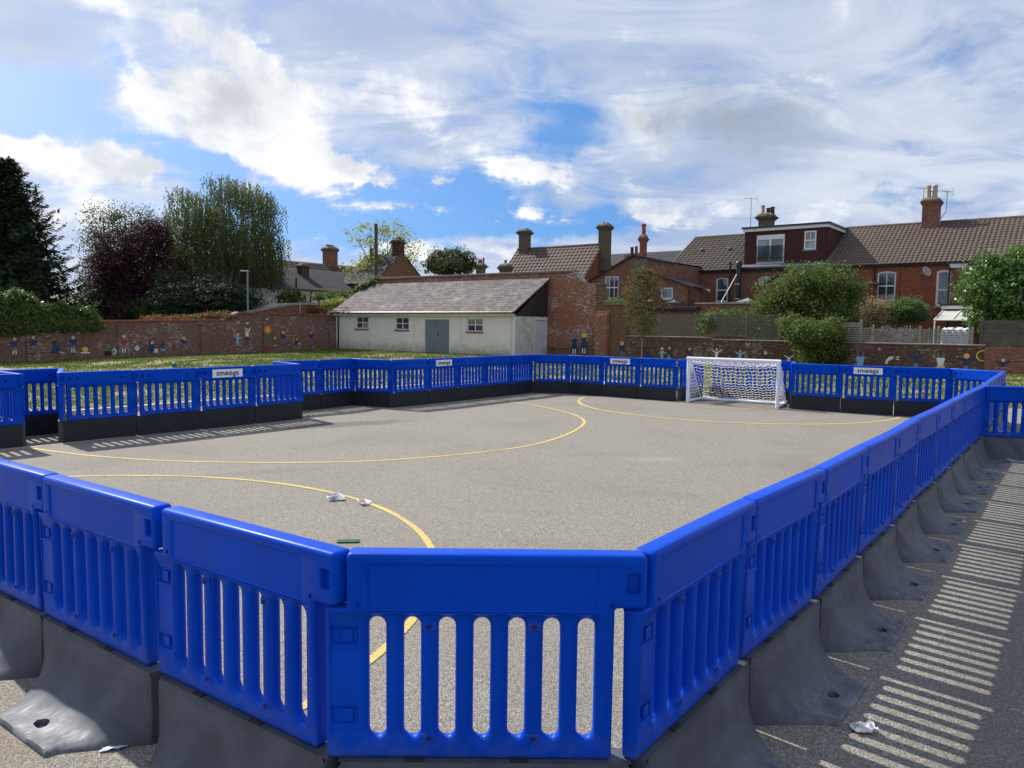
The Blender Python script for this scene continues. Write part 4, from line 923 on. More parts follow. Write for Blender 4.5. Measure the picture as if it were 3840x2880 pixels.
# ------------------------------------------------------------------ brick walls
def walls():
    # tall wall behind the shed
    r = root_ab('brick_wall', -33, 37, 'tall weathered orange brick wall behind the slate roofed shed', 'wall')
    m = MB(); wall(m, 'b', [(-41.3, 0), (-22.6, 0), (-22.6, 4.16), (-23.47, 4.17), (-24.11, 4.80), (-41.3, 4.80)], [], 37.0, 37.35); bl(m, 'wall_body', M['wall_big'], r)
    m = MB(); m.box(-41.35, -24.10, 36.93, 37.42, 4.802, 4.90, .01); m.box(-41.35, -24.12, 36.97, 37.38, 4.90, 4.97, .03); bl(m, 'coping', M['ridge'], r)
    m = MB(); m.prism([(-24.16, 4.82), (-23.45, 4.18), (-23.40, 4.24), (-24.12, 4.90)], 'y', 36.92, 37.43); bl(m, 'raking_coping', M['stone'], r)
    r = root_ab('brick_wall', -21.6, 37, 'stepped yellow-brown brick wall pier between tall orange wall and trellis', 'wall')
    m = MB(); wall(m, 'b', [(-22.60, 0), (-20.60, 0), (-20.60, 2.93), (-21.98, 2.93), (-22.20, 4.05), (-22.60, 4.05)], [], 36.96, 37.38); bl(m, 'wall_body', M['wall_yellow'], r)
    m = MB(); m.box(-22.66, -22.14, 36.90, 37.44, 4.052, 4.14, .01); m.box(-22.02, -20.54, 36.90, 37.44, 2.932, 3.03, .01); bl(m, 'coping', M['cap'], r)
    m = MB(); a0, z = on_b(2232, 1168, 36.7); a1, _ = on_b(2276, 1168, 36.7); m.box(a0, a1, 36.66, 36.96, 0, z-.2, .0); m.prism([(36.66, z-.2), (36.96, z-.2), (36.96, z+.06)], 'x', a0, a1); bl(m, 'buttress', M['wall_big'], r)
    # bench-like brick ledge under the two painted girls
    r = root_ab('brick_ledge', -23.5, 36.7, 'low white-jointed brick ledge at the foot of the orange wall', 'ledge')
    a0, z = on_b(2062, 1302, 36.7); a1, _ = on_b(2228, 1302, 36.7); m = MB(); m.box(a0, a1, 36.62, 36.99, 0, z-.04); bl(m, 'ledge_body', M['wall_yellow'], r)
    m = MB(); m.box(a0-.02, a1+.02, 36.58, 36.985, z-.038, z+.02, .01); bl(m, 'ledge_top', M['cap'], r)
    # low mural wall on the right
    r = root_ab('mural_wall', -12, 37, 'low dark brick wall with painted children, running right behind the goal', 'wall')
    m = MB(); wall(m, 'b', [(-20.60, 0), (-3.80, 0), (-3.80, 1.13), (-15.7, 1.13), (-15.7, 1.22), (-20.60, 1.22)], [], 37.0, 37.3); bl(m, 'wall_body', M['wall_low'], r)
    m = MB(); wall(m, 'b', [(-3.80, 0), (9, 0), (9, 1.10), (-3.80, 1.10)], [], 36.94, 37.3); bl(m, 'wall_body', M['brick_brown'], r)
    m = MB(); m.box(-20.6, -15.72, 36.94, 37.36, 1.222, 1.28, .01); m.box(-15.68, -3.78, 36.94, 37.36, 1.132, 1.19, .01); bl(m, 'coping', M['stone'], r)
    # left mural wall, plane a = -41.1
    r = root_ab('mural_wall', -41.1, 24, 'long brown brick wall with painted children along the left of the field', 'wall')
    Z = lambda b: 1.55+(1.82-1.55)*(b-13.8)/12.1
    poly = [(6, -.5), (33.79, -.5), (33.79, 2.24), (26.35, 2.24), (25.3, 1.80), (18, Z(18)), (6, Z(6))]
    m = MB(); wall(m, 'a', poly, [], -41.1, -41.4); bl(m, 'wall_body', M['wall_red'], r)
    m = MB()
    def cop(b0, z0, b1, z1, w=.06, h=.09):
        c = [(b0, z0), (b1, z1), (b1, z1+h), (b0, z0+h)]; m.prism([(p[0], p[1]+.002) for p in c], 'x', -41.1-.36, -41.1+w)
    cop(6, Z(6), 18, Z(18)); cop(18.0, Z(18), 25.3, 1.80); cop(26.38, 2.24, 33.78, 2.24); bl(m, 'coping', M['brick_red'], r)
    m = MB(); m.prism([(25.28, 1.80), (26.38, 2.24), (26.38, 2.36), (25.2, 1.90)], 'x', -41.50, -41.03); bl(m, 'raking_coping', M['stone'], r)
    m = MB()
    for x0, x1 in ((97, 147), (438, 482), (750, 788), (987, 1020), (1230, 1262)):
        b0, _ = on_a(x0, 1250, -41.1); b1, _ = on_a(x1, 1250, -41.1); b1 = min(b1, 33.7); m.box(-41.099, -41.02, b0, b1, -.5, (Z(b0) if b0 < 25 else 2.2)-.22, .0)
        m.box(-41.098, -40.98, b0-.03, b1+.03, (Z(b0) if b0 < 25 else 2.2)-.22, (Z(b0) if b0 < 25 else 2.2)-.15)
    bl(m, 'pier', M['wall_red'], r)
walls()

# ------------------------------------------------------------------ the terrace on the right
def terrace():
    B, RB, ZE, ZR = 45.5, 49.8, 5.30, 7.88
    def eave(r, a0, a1, z=ZE, b=B):
        m = MB(); m.box(a0, a1, b-.10, b-.002, z-.16, z-.02, .0); bl(m, 'eaves_course', M['brick_dark'], r)
        m = MB(); m.box(a0, a1, b-.26, b-.14, z-.05, z+.03, .03); bl(m, 'gutter', M['black'], r)
    # --- left house
    r = root_ab('terrace_house', -22.3, B, 'brick terrace house with plain weathered tile roof, left of the dormer', 'house', 'terrace houses behind the low wall')
    w1 = wpx(2686, 1042, 2728, 1131, B)
    m = MB(); wall(m, 'b', rect(-22.25, -17.6, 0, ZE), [rect(*w1, .06)], B, B+.3); m.prism([(B+.01, 0), (B+8.6, 0), (B+8.6, ZE), (RB, ZR-.15), (B+.01, ZE-.1)], 'x', -22.25, -22.0); bl(m, 'wall', M['brick_brown'], r)
    roof_face(r, 'roof', M['tile_grey'], -22.55, -17.55, B-.22, ZE-.02, RB, ZR, course=.34, lift=.035, wave=.045, pitch=.33)
    roof_face(r, 'roof', M['tile_grey'], -22.55, -17.55, 2*RB-B, ZE, RB+.01, ZR, course=.34, lift=.03)
    m = MB(); m.tube([(-22.55, RB, ZR+.02), (-17.6, RB, ZR+.02)], .11, 8); bl(m, 'ridge_tiles', M['ridge'], r, smooth=50)
    m = MB(); m.prism([(B-.25, ZE-.12), (RB, ZR-.1), (RB, ZR+.05), (B-.25, ZE+.06)], 'x', -22.62, -22.56); bl(m, 'bargeboard', M['lead'], r)
    eave(r, -22.5, -17.62)
    window(r, 'b', *w1, B, bars=(1, 1), fw=.075, mid=.48, arch=.06, panes=[(.1, .9, .1, .45, 'glass_blind')] if False else None)
    for px in (2640, 2742): a, z = on_b(px, 954, RB-1.6); m = MB(); m.box(a-.09, a+.09, B+2.2, B+2.5, ZE+1.52, ZE+1.66, .02); bl(m, 'roof_vent', M['galv'], r)
    # --- dormer house
    r = root_ab('terrace_house', -15, B, 'brick terrace house with a large maroon tile-hung loft dormer', 'house', 'terrace houses behind the low wall')
    w = wpx(2846, 1037, 2889, 1075, B); A0, A1 = -17.5, -12.72
    m = MB(); wall(m, 'b', rect(-17.6, -10.9, 0, ZE), [rect(*w, .08)], B, B+.3); bl(m, 'wall', M['brick_brown'], r)
    window(r, 'b', *w, B, bars=(3, 1), fw=.06, arch=.08)
    roof_face(r, 'roof', M['tile_brown'], -17.55, -10.9, B-.22, ZE-.02, RB, ZR, course=.30, lift=.03, wave=.05)
    roof_face(r, 'roof', M['tile_brown'], -17.55, -10.9, 2*RB-B, ZE, RB+.01, ZR, course=.3, lift=.03)
    m = MB(); m.tube([(-12.7, RB, ZR+.02), (-10.9, RB, ZR+.02)], .11, 8); bl(m, 'ridge_tiles', M['ridge'], r, smooth=50)
    eave(r, -17.6, -10.9)
    FB = 45.75; Z0, Z1 = 5.55, 7.62
    d0, _ = on_b(2838, 880, FB); d1, _ = on_b(2944, 880, FB); _, dt = on_b(2890, 880, FB); _, db = on_b(2890, 990, FB)
    w0 = wpx(3017, 867, 3060, 935, FB)
    m = MB(); wall(m, 'b', rect(A0, A1, Z0, Z1), [rect(d0, d1, db, dt), rect(*w0)], FB, FB+.2)
    m.prism([(FB, Z0), (RB, ZR-.35), (RB, Z1), (FB, Z1)], 'x', A1-.2, A1); m.prism([(FB+.2, Z0), (RB, ZR-.35), (RB, Z1), (FB+.2, Z1)], 'x', A0, A0+.2)
    dm = bl(m, 'dormer', M['hung'], r)
    m = MB()     # individual rows of hung tiles stand proud
    for k in range(18):
        z = Z0+.03+.112*k
        def seg(x0, x1): m.face([(x0, FB-.030, z), (x1, FB-.030, z), (x1, FB-.008, z+.112), (x0, FB-.008, z+.112)]); m.face([(x0, FB-.002, z), (x1, FB-.002, z), (x1, FB-.030, z), (x0, FB-.030, z)])
        cuts = [A0]
        if db-.08 < z < dt: cuts += [d0, d1]
        if w0[2]-.08 < z < w0[3]: cuts += [w0[0], w0[1]]
        cuts.append(A1)
        for i in range(0, len(cuts), 2): seg(cuts[i], cuts[i+1])
        b1 = FB+(RB-FB)*max(0, min(1, 1)); m.face([(A1+.030, FB, z), (A1+.030, RB, z), (A1+.008, RB, z+.112), (A1+.008, FB, z+.112)]); m.face([(A1+.001, FB, z), (A1+.001, RB, z), (A1+.030, RB, z), (A1+.030, FB, z)])
    bl(m, 'hung_tiles', M['hung'], r, parent=dm)
    m = MB(); m.box(A0-.15, A1+.22, FB-.22, RB+.3, Z1+.12, Z1+.22, .01); bl(m, 'dormer_roof', M['black'], r, parent=dm)
    m = MB(); m.box(A0-.10, A1+.12, FB-.12, RB+.2, Z1-.06, Z1+.118); bl(m, 'dormer_fascia', M['white'], r, parent=dm)
    m = MB(); m.face([(A0-.1, FB-.55, ZE+.13), (A1+.2, FB-.55, ZE+.13), (A1+.2, FB, Z0+.06), (A0-.1, FB, Z0+.06)]); m.box(A0-.1, A1+.2, FB-.60, FB-.5, ZE+.03, ZE+.125)
    for k in range(14):
        t = k/13; m.box(A1+.04, A1+.16, FB+(RB-FB)*t-.16, FB+(RB-FB)*t+.2, Z0-.05+(ZR-.30-Z0)*t, Z0+.02+(ZR-.30-Z0)*t+.14)
    bl(m, 'lead_flashing', M['lead'], r, parent=dm)
    # french doors with a railing
    dw = window(r, 'b', d0, d1, db, dt, FB, bars=(1, 1), fw=.10, sill=False, depth=.06, parent=dm, gl='glass_lt')
    mid = (d0+d1)/2; m = MB(); m.box(mid-.07, mid+.07, FB-.01, FB+.03, db+.1, dt-.1); m.box(d0+.1, d1-.1, FB-.012, FB+.03, db+.08, db+.20); m.box(d0+.08, d1-.08, FB-.012, FB+.03, dt-.28, dt-.1); bl(m, 'door_stiles', M['white'], r, parent=dm)
    m = MB(); m.box(d0, d1, FB-.141, FB-.109, db+.33, db+.37)
    for k in range(19):
        a = d0+.08+(d1-d0-.16)*k/18; m.box(a-.017, a+.017, FB-.14, FB-.11, db+.12, db+1.12-.04*abs(math.sin(k*1.7)))
    m.box(d0, d1, FB-.14, FB-.11, db+.12, db+.15); bl(m, 'railing', M['black'], r, parent=dm)
    window(r, 'b', *w0, FB, bars=(2, 1), fw=.08, mid=.5, sill=True, depth=.05, parent=dm, gl='glass_lt', sillmat='lead', bar=.03)
    cp, cz = on_b(2867, 870, RB)
    chimney(r, cp, RB+.3, ZR-.5, on_b(2867, 808, RB)[1], 1.05, .85, M['brick_stock'], [(-.34, 0, .16, .62, 'buff'), (.12, 0, .17, .42, 'sootpot'), (.44, .05, .17, .48, 'sootpot')], flare=.24, courses=4)
    # --- right house
    r = root_ab('terrace_house', -8, B, 'red brick terrace house with brown pantiles and a tall ridge chimney', 'house', 'terrace houses behind the low wall')
    w1 = wpx(3291, 1018, 3356, 1127, B); w2 = wpx(3513, 1012, 3562, 1148, B)
    m = MB(); wall(m, 'b', rect(-10.9, 3.0, 0, ZE), [rect(*w1, .08), rect(*w2, .08)], B, B+.3); bl(m, 'wall', M['brick_red'], r)
    window(r, 'b', *w1, B, bars=(2, 1), fw=.075, mid=.50, arch=.08, bar=.04, panes=[(.06, .94, .06, .22, 'glass_blind')])
    window(r, 'b', *w2, B, bars=(1, 1), fw=.11, mid=.45, arch=.08)
    roof_face(r, 'roof', M['tile_brown'], -10.9, 3.0, B-.22, ZE-.02, RB, ZR, course=.30, lift=.035, wave=.055)
    roof_face(r, 'roof', M['tile_brown'], -10.9, 3.0, 2*RB-B, ZE, RB+.01, ZR, course=.3, lift=.03)
    m = MB(); m.tube([(-10.9, RB, ZR+.02), (3, RB, ZR+.02)], .11, 8); bl(m, 'ridge_tiles', M['ridge'], r, smooth=50)
    eave(r, -10.9, 3.0)
    ca, _ = on_b(3490, 840, RB-.35); cz = on_b(3490, 760, RB-.35)[1]
    chimney(r, ca, RB-.3, ZR-1.4, cz+.12, 1.05, .95, M['brick_brown'], [(-.22, -.2, .16, .75, 'buff'), (.2, -.2, .16, .75, 'buff'), (-.28, .22, .17, .5, 'sootpot'), (.12, .2, .17, .5, 'sootpot')], flare=.13, courses=4)
    a, _ = on_b(3283, 1000, B); pipe(r, [(a, B-.2, ZE-.03), (a, B-.1, ZE-.3), (a, B-.07, 3.8), (a-.3, B-.07, 3.6), (a-.3, B-.07, 0)], .05)
    a, _ = on_b(3236, 1000, B); pipe(r, [(a, B-.06, 4.0), (a, B-.06, 0)], .05)
    a, _ = on_b(3378, 1000, B); pipe(r, [(a, B-.02, ZE-.3), (a, B-.02, 2.5)], .012, name='cable')
    # --- rear wing at the far right
    r = root_ab('rear_wing', -6.3, 44.3, 'flat-roofed two storey brick rear wing with white fascia behind the fig tree', 'house extension')
    m = MB(); wall(m, 'b', rect(-6.2, 3.0, 0, 5.0), [], 44.3, 44.6); m.box(-6.2, -5.95, 44.6, B-.002, 0, 5.0); bl(m, 'wall', M['brick_brown'], r)
    m = MB(); m.box(-6.28, 3.0, 44.18, 44.28, 4.92, 5.12); bl(m, 'fascia_board', M['white'], r)
    m = MB(); m.box(-6.4, 3.0, 44.10, B-.03, 5.125, 5.20); bl(m, 'flat_roof', M['black'], r)
    a, _ = on_b(3562, 1000, 44.2); pipe(r, [(a, 44.2, 5.0), (a, 44.2, 0)], .05)
    # small low gable roof left of centre window (mostly behind the shrub)
    r = root_ab('side_extension', -16.5, 43.5, 'small brick lean-to extension beneath the maroon dormer, partly behind the shrub', 'house extension')
    p = [on_b(x, y, 43.2) for x, y in ((2836, 1085), (2966, 1012), (3120, 1005), (3120, 1290), (2836, 1290))]
    m = MB(); wall(m, 'b', [(p[0][0], 0), (p[2][0], 0), (p[2][0], p[2][1]), (p[1][0], p[1][1]), (p[0][0], p[0][1])], [], 43.2, 43.5); bl(m, 'wall', M['brick_brown'], r)
    m = MB(); m.face([(p[0][0]-.1, 43.05, p[0][1]+.02), (p[1][0], 43.05, p[1][1]+.04), (p[1][0], B-.02, p[1][1]+.04), (p[0][0]-.1, B-.02, p[0][1]+.02)]); m.face([(p[1][0], 43.05, p[1][1]+.04), (p[2][0], 43.05, p[2][1]+.04), (p[2][0], B-.02, p[2][1]+.04), (p[1][0], B-.02, p[1][1]+.04)]); bl(m, 'roof', M['slate_dark'], r)
    a0, z0 = on_b(3215, 1065, 44.6); r = root_ab('bay_roof', a0, 44.6, 'small dark lead box roof beside the red brick wall, right of the shrub', 'roof'); 
    a1, _ = on_b(3285, 1070, 44.6); m = MB(); m.box(a0, a1, 44.4, B-.03, z0-.05, z0+.08, .01); bl(m, 'lead_cover', M['lead'], r); m = MB(); m.box(a0+.1, a1-.12, 44.5, B-.03, 0, z0-.055); bl(m, 'wall', M['brick_red'], r)
terrace()
aerial(2818, 742, (0, 49.8, 8.1), 'thin television aerial left of the chimney above the maroon dormer', .45)
aerial(3465, 703, (0, 49.6, 8.6), 'television aerial behind the tall chimney, on its left', .35)
aerial(3553, 715, (0, 49.4, 7.7), 'television aerial on a cranked mast right of the tall chimney', .35, bend=True)
o = empty('satellite_dish', AB(*[on_b(3474, 1018, 45.2)[0], 45.2, on_b(3474, 1018, 45.2)[1]]), ROTA, 'grey satellite dish fixed high on the red brick house wall', 'satellite dish')
m = MB(); m.lathe([(.02, -.06), (.15, -.045), (.26, .0), (.30, .04), (.295, .045), (.25, .01), (.14, -.03), (.01, -.045)], (0, 0, 0), 18); q = m.build('dish', M['dish'], o, smooth=50); q.rotation_euler = (R(70), 0, R(62)); q.scale = (1, .9, 1)
m = MB(); m.tube([(0, .28, -.1), (0, .05, -.05), (0, 0, 0)], .02, 6); m.tube([(0, 0, -.15), (-.28, -.12, -.08)], .012, 6); m.build('bracket', M['galv'], o)
cx, cz = on_b(3611, 1003, 44.25); o = empty('wall_ornament', AB(cx, 44.25, cz), ROTA, 'white cross-shaped bracket on the rear wing wall above the fig tree', 'ornament'); m = MB(); m.box(-.03, .03, -.04, .0, -.35, .33, .01); m.box(-.28, .26, -.036, -.004, .0, .06, .01); m.build('cross_arms', M['wht'], o)

# ------------------------------------------------------------------ houses between shed and terrace
def middle():
    # house M: steep tiled roof with a chimney at each end
    r = root_ab('tiled_house', -31, 44, 'brick house with pale brown tiled roof and chimneys at both ends, above the wall', 'house')
    A0, A1 = -35.1, -27.7; zr = 7.4; rb = 46.1
    roof_face(r, 'roof', M['tile_pink'], A0, A1, 42.9, 4.0, rb, zr, course=.34, lift=.035, wave=.045, pitch=.33)
    roof_face(r, 'roof', M['tile_pink'], A0, A1, 49.3, 4.0, rb+.01, zr, course=.34, lift=.03)
    m = MB(); wall(m, 'a', [(43.1, 0), (49.1, 0), (49.1, 4.1), (rb, zr-.06), (43.1, 4.1)], [], A1-.05, A1-.35); m.box(A0+.1, A1-.36, 43.1, 43.4, 0, 4.15); m.prism([(43.1, 0), (49.1, 0), (49.1, 4.1), (rb, zr-.06), (43.1, 4.1)], 'x', A0+.02, A0+.09); bl(m, 'wall', M['brick_red'], r)
    m = MB(); m.tube([(A0, rb, zr+.02), (A1, rb, zr+.02)], .11, 8); bl(m, 'ridge_tiles', M['ridge'], r, smooth=50)
    a, _ = on_b(1971, 905, rb); z = on_b(1971, 873, rb)[1]
    chimney(r, a, rb-.1, 6.3, z+.1, .82, .8, M['brick_stock'], [(-.2, 0, .14, .12, 'sootpot'), (.2, 0, .14, .12, 'sootpot')], flare=.20, courses=4)
    a, _ = on_b(2276, 890, rb+.1); z = on_b(2276, 850, rb+.1)[1]
    chimney(r, a-.1, rb, 5.6, z+.05, .80, .85, M['brick_stock'], [(-.1, 0, .13, .16, 'sootpot'), (.22, 0, .12, .12, 'sootpot')], flare=.17, courses=4)
    a, _ = on_b(1915, 1010, 44); z = on_b(1915, 1000, 44)[1]; chimney(r, a, 43.4, 4.0, z, .95, .6, M['brick_stock'], [(0, 0, .12, .35, 'clay')], flare=.15)
    # slate-roofed house behind the wing
    r = root_ab('slate_house', -22, 50, 'house with a dark slate roof behind the brick wing, left of the terrace', 'house')
    p0, p1 = on_b(2310, 950, 50), on_b(2570, 938, 50)
    roof_face(r, 'roof', M['slate_dark'], p0[0]-2.5, p1[0]+.6, 46.4, 4.2, 50, p1[1], course=.22, lift=.015); roof_face(r, 'roof', M['slate_dark'], p0[0]-2.5, p1[0]+.6, 53.6, 4.2, 50.01, p1[1], course=.22, lift=.015)
    m = MB(); m.box(p0[0]-2.4, p1[0]+.5, 46.6, 53.4, 0, 4.2); bl(m, 'wall', M['brick_brown'], r)
    # brick wing with the raking roofline
    r = root_ab('brick_wing', -23, 42, 'brick rear wing with raking slate roof, sash window and tall red chimney pot', 'house extension')
    b = 42.0; w = wpx(2268, 1037, 2318, 1120, b)
    P = [on_b(*q, b) for q in ((2170, 1080), (2376, 958), (2536, 989))]
    poly = [(P[0][0], 0), (P[2][0], 0), (P[2][0], P[2][1]), (P[1][0], P[1][1]), (P[0][0], P[0][1])]
    m = MB(); wall(m, 'b', poly, [rect(*w)], b, b+.3); m.box(P[2][0]-.3, P[2][0]-.001, b+.3, 45.45, 0, P[2][1]-.02); bl(m, 'wall', M['brick_brown'], r)
    window(r, 'b', *w, b, bars=(3, 1), fw=.07, mid=.5, sill=True, bar=.035, panes=[(.08, .28, .08, .9, 'glass_blind')])
    m = MB()
    for (p, q) in ((P[0], P[1]), (P[1], P[2])): m.face([(p[0]-.05, b-.16, p[1]+.06), (q[0]+.02, b-.16, q[1]+.06), (q[0]+.02, 46.5, q[1]+.06), (p[0]-.05, 46.5, p[1]+.06)]); m.face([(p[0]-.05, b-.16, p[1]-.03), (q[0]+.02, b-.16, q[1]-.03), (q[0]+.02, b-.16, q[1]+.06), (p[0]-.05, b-.16, p[1]+.06)])
    bl(m, 'roof', M['slate_dark'], r)
    x0, _ = on_b(2377, 960, b); x1, _ = on_b(2431, 960, b); _, zz = on_b(2400, 970, b); m = MB(); m.box(x0, x1, b-.05, b-.002, 0, zz-.02); bl(m, 'render_strip', M['cap'], r)
    a, _ = on_b(2410, 900, 42.6); z = on_b(2410, 898, 42.6)[1]
    m0 = on_b(2410, 840, 42.6)[1]
    chimney(r, a, 42.7, 5.4, z+.14, .42, .42, M['brick_red'], [(0, 0, .17, m0-z-.2, 'clay')], flare=.12, courses=4)
    m = MB()
    for px, h, mt in ((2370, .5, 'sootpot'), (2386, .55, 'clay')):
        aa_, zz_ = on_b(px, 950, 42.5); q = MB(); q.lathe([(.12, 0), (.10, .1), (.10, h), (.12, h+.03), (.08, h+.03)], (aa_, 42.5, zz_-.15), 10); bl(q, 'chimney_pot', M[mt], r, smooth=40)
    a0, zc = on_b(2350, 955, 42.5); q = MB(); q.box(a0, a0+1.15, 42.25, 42.8, 5.2, zc-.02, .0); bl(q, 'chimney_base', M['cap'], r)
    # lean-to in front
    r = root_ab('brick_lean_to', -19.5, 41.4, 'smaller brick lean-to with a white framed window, in front of the raking wing', 'house extension')
    b = 41.4; w = wpx(2478, 1078, 2522, 1122, b); P = [on_b(*q, b) for q in ((2433, 1020), (2590, 1076))]+[on_b(2655, 1088, b+1.45)]
    m = MB(); wall(m, 'b', [(P[0][0], 0), (P[1][0]+.05, 0), (P[1][0]+.05, P[1][1]), (P[0][0], P[0][1])], [rect(*w)], b, b+.3); wall(m, 'a', [(b+.001, 0), (b+1.6, 0), (b+1.6, P[1][1]+.0), (b+.001, P[1][1])], [], P[1][0]+.05, P[1][0]-.2)
    m.box(P[1][0]+.06, P[2][0]-.3, b+1.4, b+1.7, 0, P[2][1]-.1); bl(m, 'wall', M['brick_brown'], r)
    m = MB(); m.face([(P[0][0]-.05, b-.15, P[0][1]+.10), (P[1][0]+.1, b-.15, P[1][1]+.05), (P[2][0]+.1, b+1.5, P[2][1]+.06), (P[0][0]+.1, b+1.6, P[0][1]+.12)]); m.face([(P[0][0]-.05, b-.15, P[0][1]), (P[1][0]+.1, b-.15, P[1][1]-.05), (P[1][0]+.1, b-.15, P[1][1]+.05), (P[0][0]-.05, b-.15, P[0][1]+.10)]); bl(m, 'roof', M['slate_dark'], r)
    m = MB(); m.prism([(P[1][0]+.1, P[1][1]-.02), (P[2][0]+.1, P[2][1]-.08), (P[2][0]+.1, P[2][1]+.04), (P[1][0]+.1, P[1][1]+.06)], 'y', b+1.35, b+1.5); bl(m, 'fascia_board', M['white'], r)
    window(r, 'b', *w, b, bars=(1, 1), fw=.08, gl='glass_lt'); pipe(r, [(P[1][0]-.05, b-.08, P[1][1]-.1), (P[1][0]-.05, b-.08, 0)], .05)
    # single storey flat-roofed bits and roof lights over the mural wall
    r = root_ab('kitchen_extension', -19, 40, 'flat black roofed single-storey extension behind the trellis', 'house extension')
    p0 = on_b(2500, 1150, 40.2); p1 = on_b(2611, 1180, 40.2); m = MB(); m.box(-24, p1[0], 40.3, 41.35, 0, p0[1]-.25); bl(m, 'wall', M['brick_brown'], r)
    m = MB(); m.box(-24, p1[0]+.05, 40.1, 41.38, p0[1]-.22, p0[1]-.02, .01); bl(m, 'flat_roof', M['black'], r)
    r = root_ab('garden_wall', -17, 40.6, 'brick parapet with pale stone coping left of the big shrub', 'wall')
    p0 = on_b(2611, 1136, 40.6); p1 = on_b(2846, 1138, 40.6); m = MB(); m.box(p0[0], p1[0]+1.2, 40.6, 40.9, 0, p0[1]-.08); bl(m, 'wall_body', M['brick_brown'], r); m = MB(); m.box(p0[0]-.05, p1[0]+1.2, 40.52, 40.98, p0[1]-.078, p0[1], .015); bl(m, 'coping', M['stone'], r)
    def lantern(x0, x1, y0, y1, b, label):
        a0, z0 = on_b(x0, y1, b); a1, z1 = on_b(x1, y0, b); r = root_ab('roof_lantern', (a0+a1)/2, b, label, 'roof light', z=z0); am = (a0+a1)/2; d = (a1-a0)/2
        m = MB()
        for s, q in (((a0, b), (a1, b)), ((a1, b), (a1, b+2*d)), ((a1, b+2*d), (a0, b+2*d)), ((a0, b+2*d), (a0, b))): m.face([(s[0], s[1], z0), (q[0], q[1], z0), (am, b+d, z1)])
        bl(m, 'glazing', M['glass_lt'], r); m = MB()
        for s in ((a0, b), (a1, b), (a1, b+2*d), (a0, b+2*d)): m.tube([(s[0], s[1], z0), (am, b+d, z1)], .04, 5)
        m.tube([(a0, b-.01, z0), (a1, b-.01, z0)], .04, 5); bl(m, 'glazing_bars', M['black'], r)
    lantern(2745, 2830, 1114, 1134, 41.2, 'dark-framed glass roof lantern above the stone-coped parapet')
    lantern(2412, 2452, 1114, 1130, 41.0, 'small pale roof light behind the young tree')
    lantern(2495, 2540, 1120, 1135, 40.4, 'small pale roof light below the lean-to window')
    # flue and soil pipe
    p0 = on_b(2771, 998, 44.8); r = root_ab('flue_pipe', p0[0], 44.8, 'thick black flue pipe with a pale diagonal stay, left of the dormer', 'flue')
    m = MB(); m.tube([(p0[0], 44.8, 1), (p0[0], 44.8, p0[1])], .16, 12); m.lathe([(.19, 0), (.20, .2), (.16, .3), (.05, .34)], (p0[0], 44.8, p0[1]-.02), 12); bl(m, 'pipe', M['black'], r, smooth=50)
    q0 = on_b(2762, 1030, 44.6); q1 = on_b(2704, 1134, 42); m = MB(); m.tube([(q0[0], 44.6, q0[1]), (q1[0], 42, q1[1])], .03, 6); bl(m, 'stay', M['whitebrick'], r)
    m = MB(); m.tube([(p0[0]-.17, 44.64, 3.5), (p0[0]+.17, 44.64, 3.5)], .02, 6); m.box(p0[0]-.17, p0[0]+.17, 44.62, 44.66, 4.35, 4.42); bl(m, 'clamp', M['galv'], r)
    p0 = on_b(2739, 985, 45.2); r = root_ab('soil_pipe', p0[0], 45.2, 'narrow black soil pipe beside the thick flue', 'pipe'); m = MB(); m.tube([(p0[0], 45.2, 0), (p0[0], 45.2, p0[1])], .06, 8); m.lathe([(.07, 0), (.09, .05), (.07, .12)], (p0[0], 45.2, p0[1]-.1), 8); bl(m, 'pipe', M['black'], r, smooth=50)
    # canopy and white garden sheet at the right
    b = 43.0; a0, z1 = on_b(3538, 1150, b+1.2); a1, _ = on_b(3672, 1150, b+1.2); r = root_ab('patio_canopy', a0, b, 'white lean-to patio canopy with translucent roof behind the slatted fence', 'canopy')
    f0, fz = on_b(3503, 1200, 42.0); f1, _ = on_b(3640, 1200, 42.0)
    m = MB(); m.face([(f0, 42.0, fz), (f1, 42.0, fz), (a1, b+1.2, z1-.2), (a0, b+1.2, z1-.2)]); bl(m, 'canopy_roof', M['poly'], r)
    m = MB()
    for t in (0, .5, 1): m.tube([(f0+(f1-f0)*t, 42.0, fz+.01), (a0+(a1-a0)*t, b+1.2, z1-.19)], .035, 6)
    m.tube([(f0, 42, fz), (f1, 42, fz)], .04, 6); m.box(a0-.1, a1+.3, b+1.15, b+1.28, z1-.12, z1+.05)
    for t in (0.02, .97): m.tube([(f0+(f1-f0)*t, 42.02, 0), (f0+(f1-f0)*t, 42.02, fz)], .04, 6)
    bl(m, 'canopy_frame', M['white'], r)
    m = MB(); m.box(a0-.15, a1+.35, b+1.1, b+1.3, z1+.055, z1+.13); bl(m, 'canopy_edge', M['black'], r)
    s0, sz1 = on_b(3530, 1228, 41); s1, sz0 = on_b(3628, 1292, 41); r = root_ab('plastic_cover', s0, 41, 'white plastic sheet covering garden furniture behind the slats', 'cover')
    m = MB(); rng = random.Random(4); rows = []
    for j in range(9):
        t = j/8; rows.append([(s0+(s1-s0)*i/14+rng.uniform(-.02, .02), 41+.10*math.sin(i*1.9+j)-.5*t*(1-t)*0+(.5*(t > .8)), sz0-.5+(sz1-sz0+.5)*min(1, t/.8)+rng.uniform(-.04, .04)) for i in range(15)])
    m.grid(rows); bl(m, 'sheet', M['sheet'], r, smooth=80)
middle()

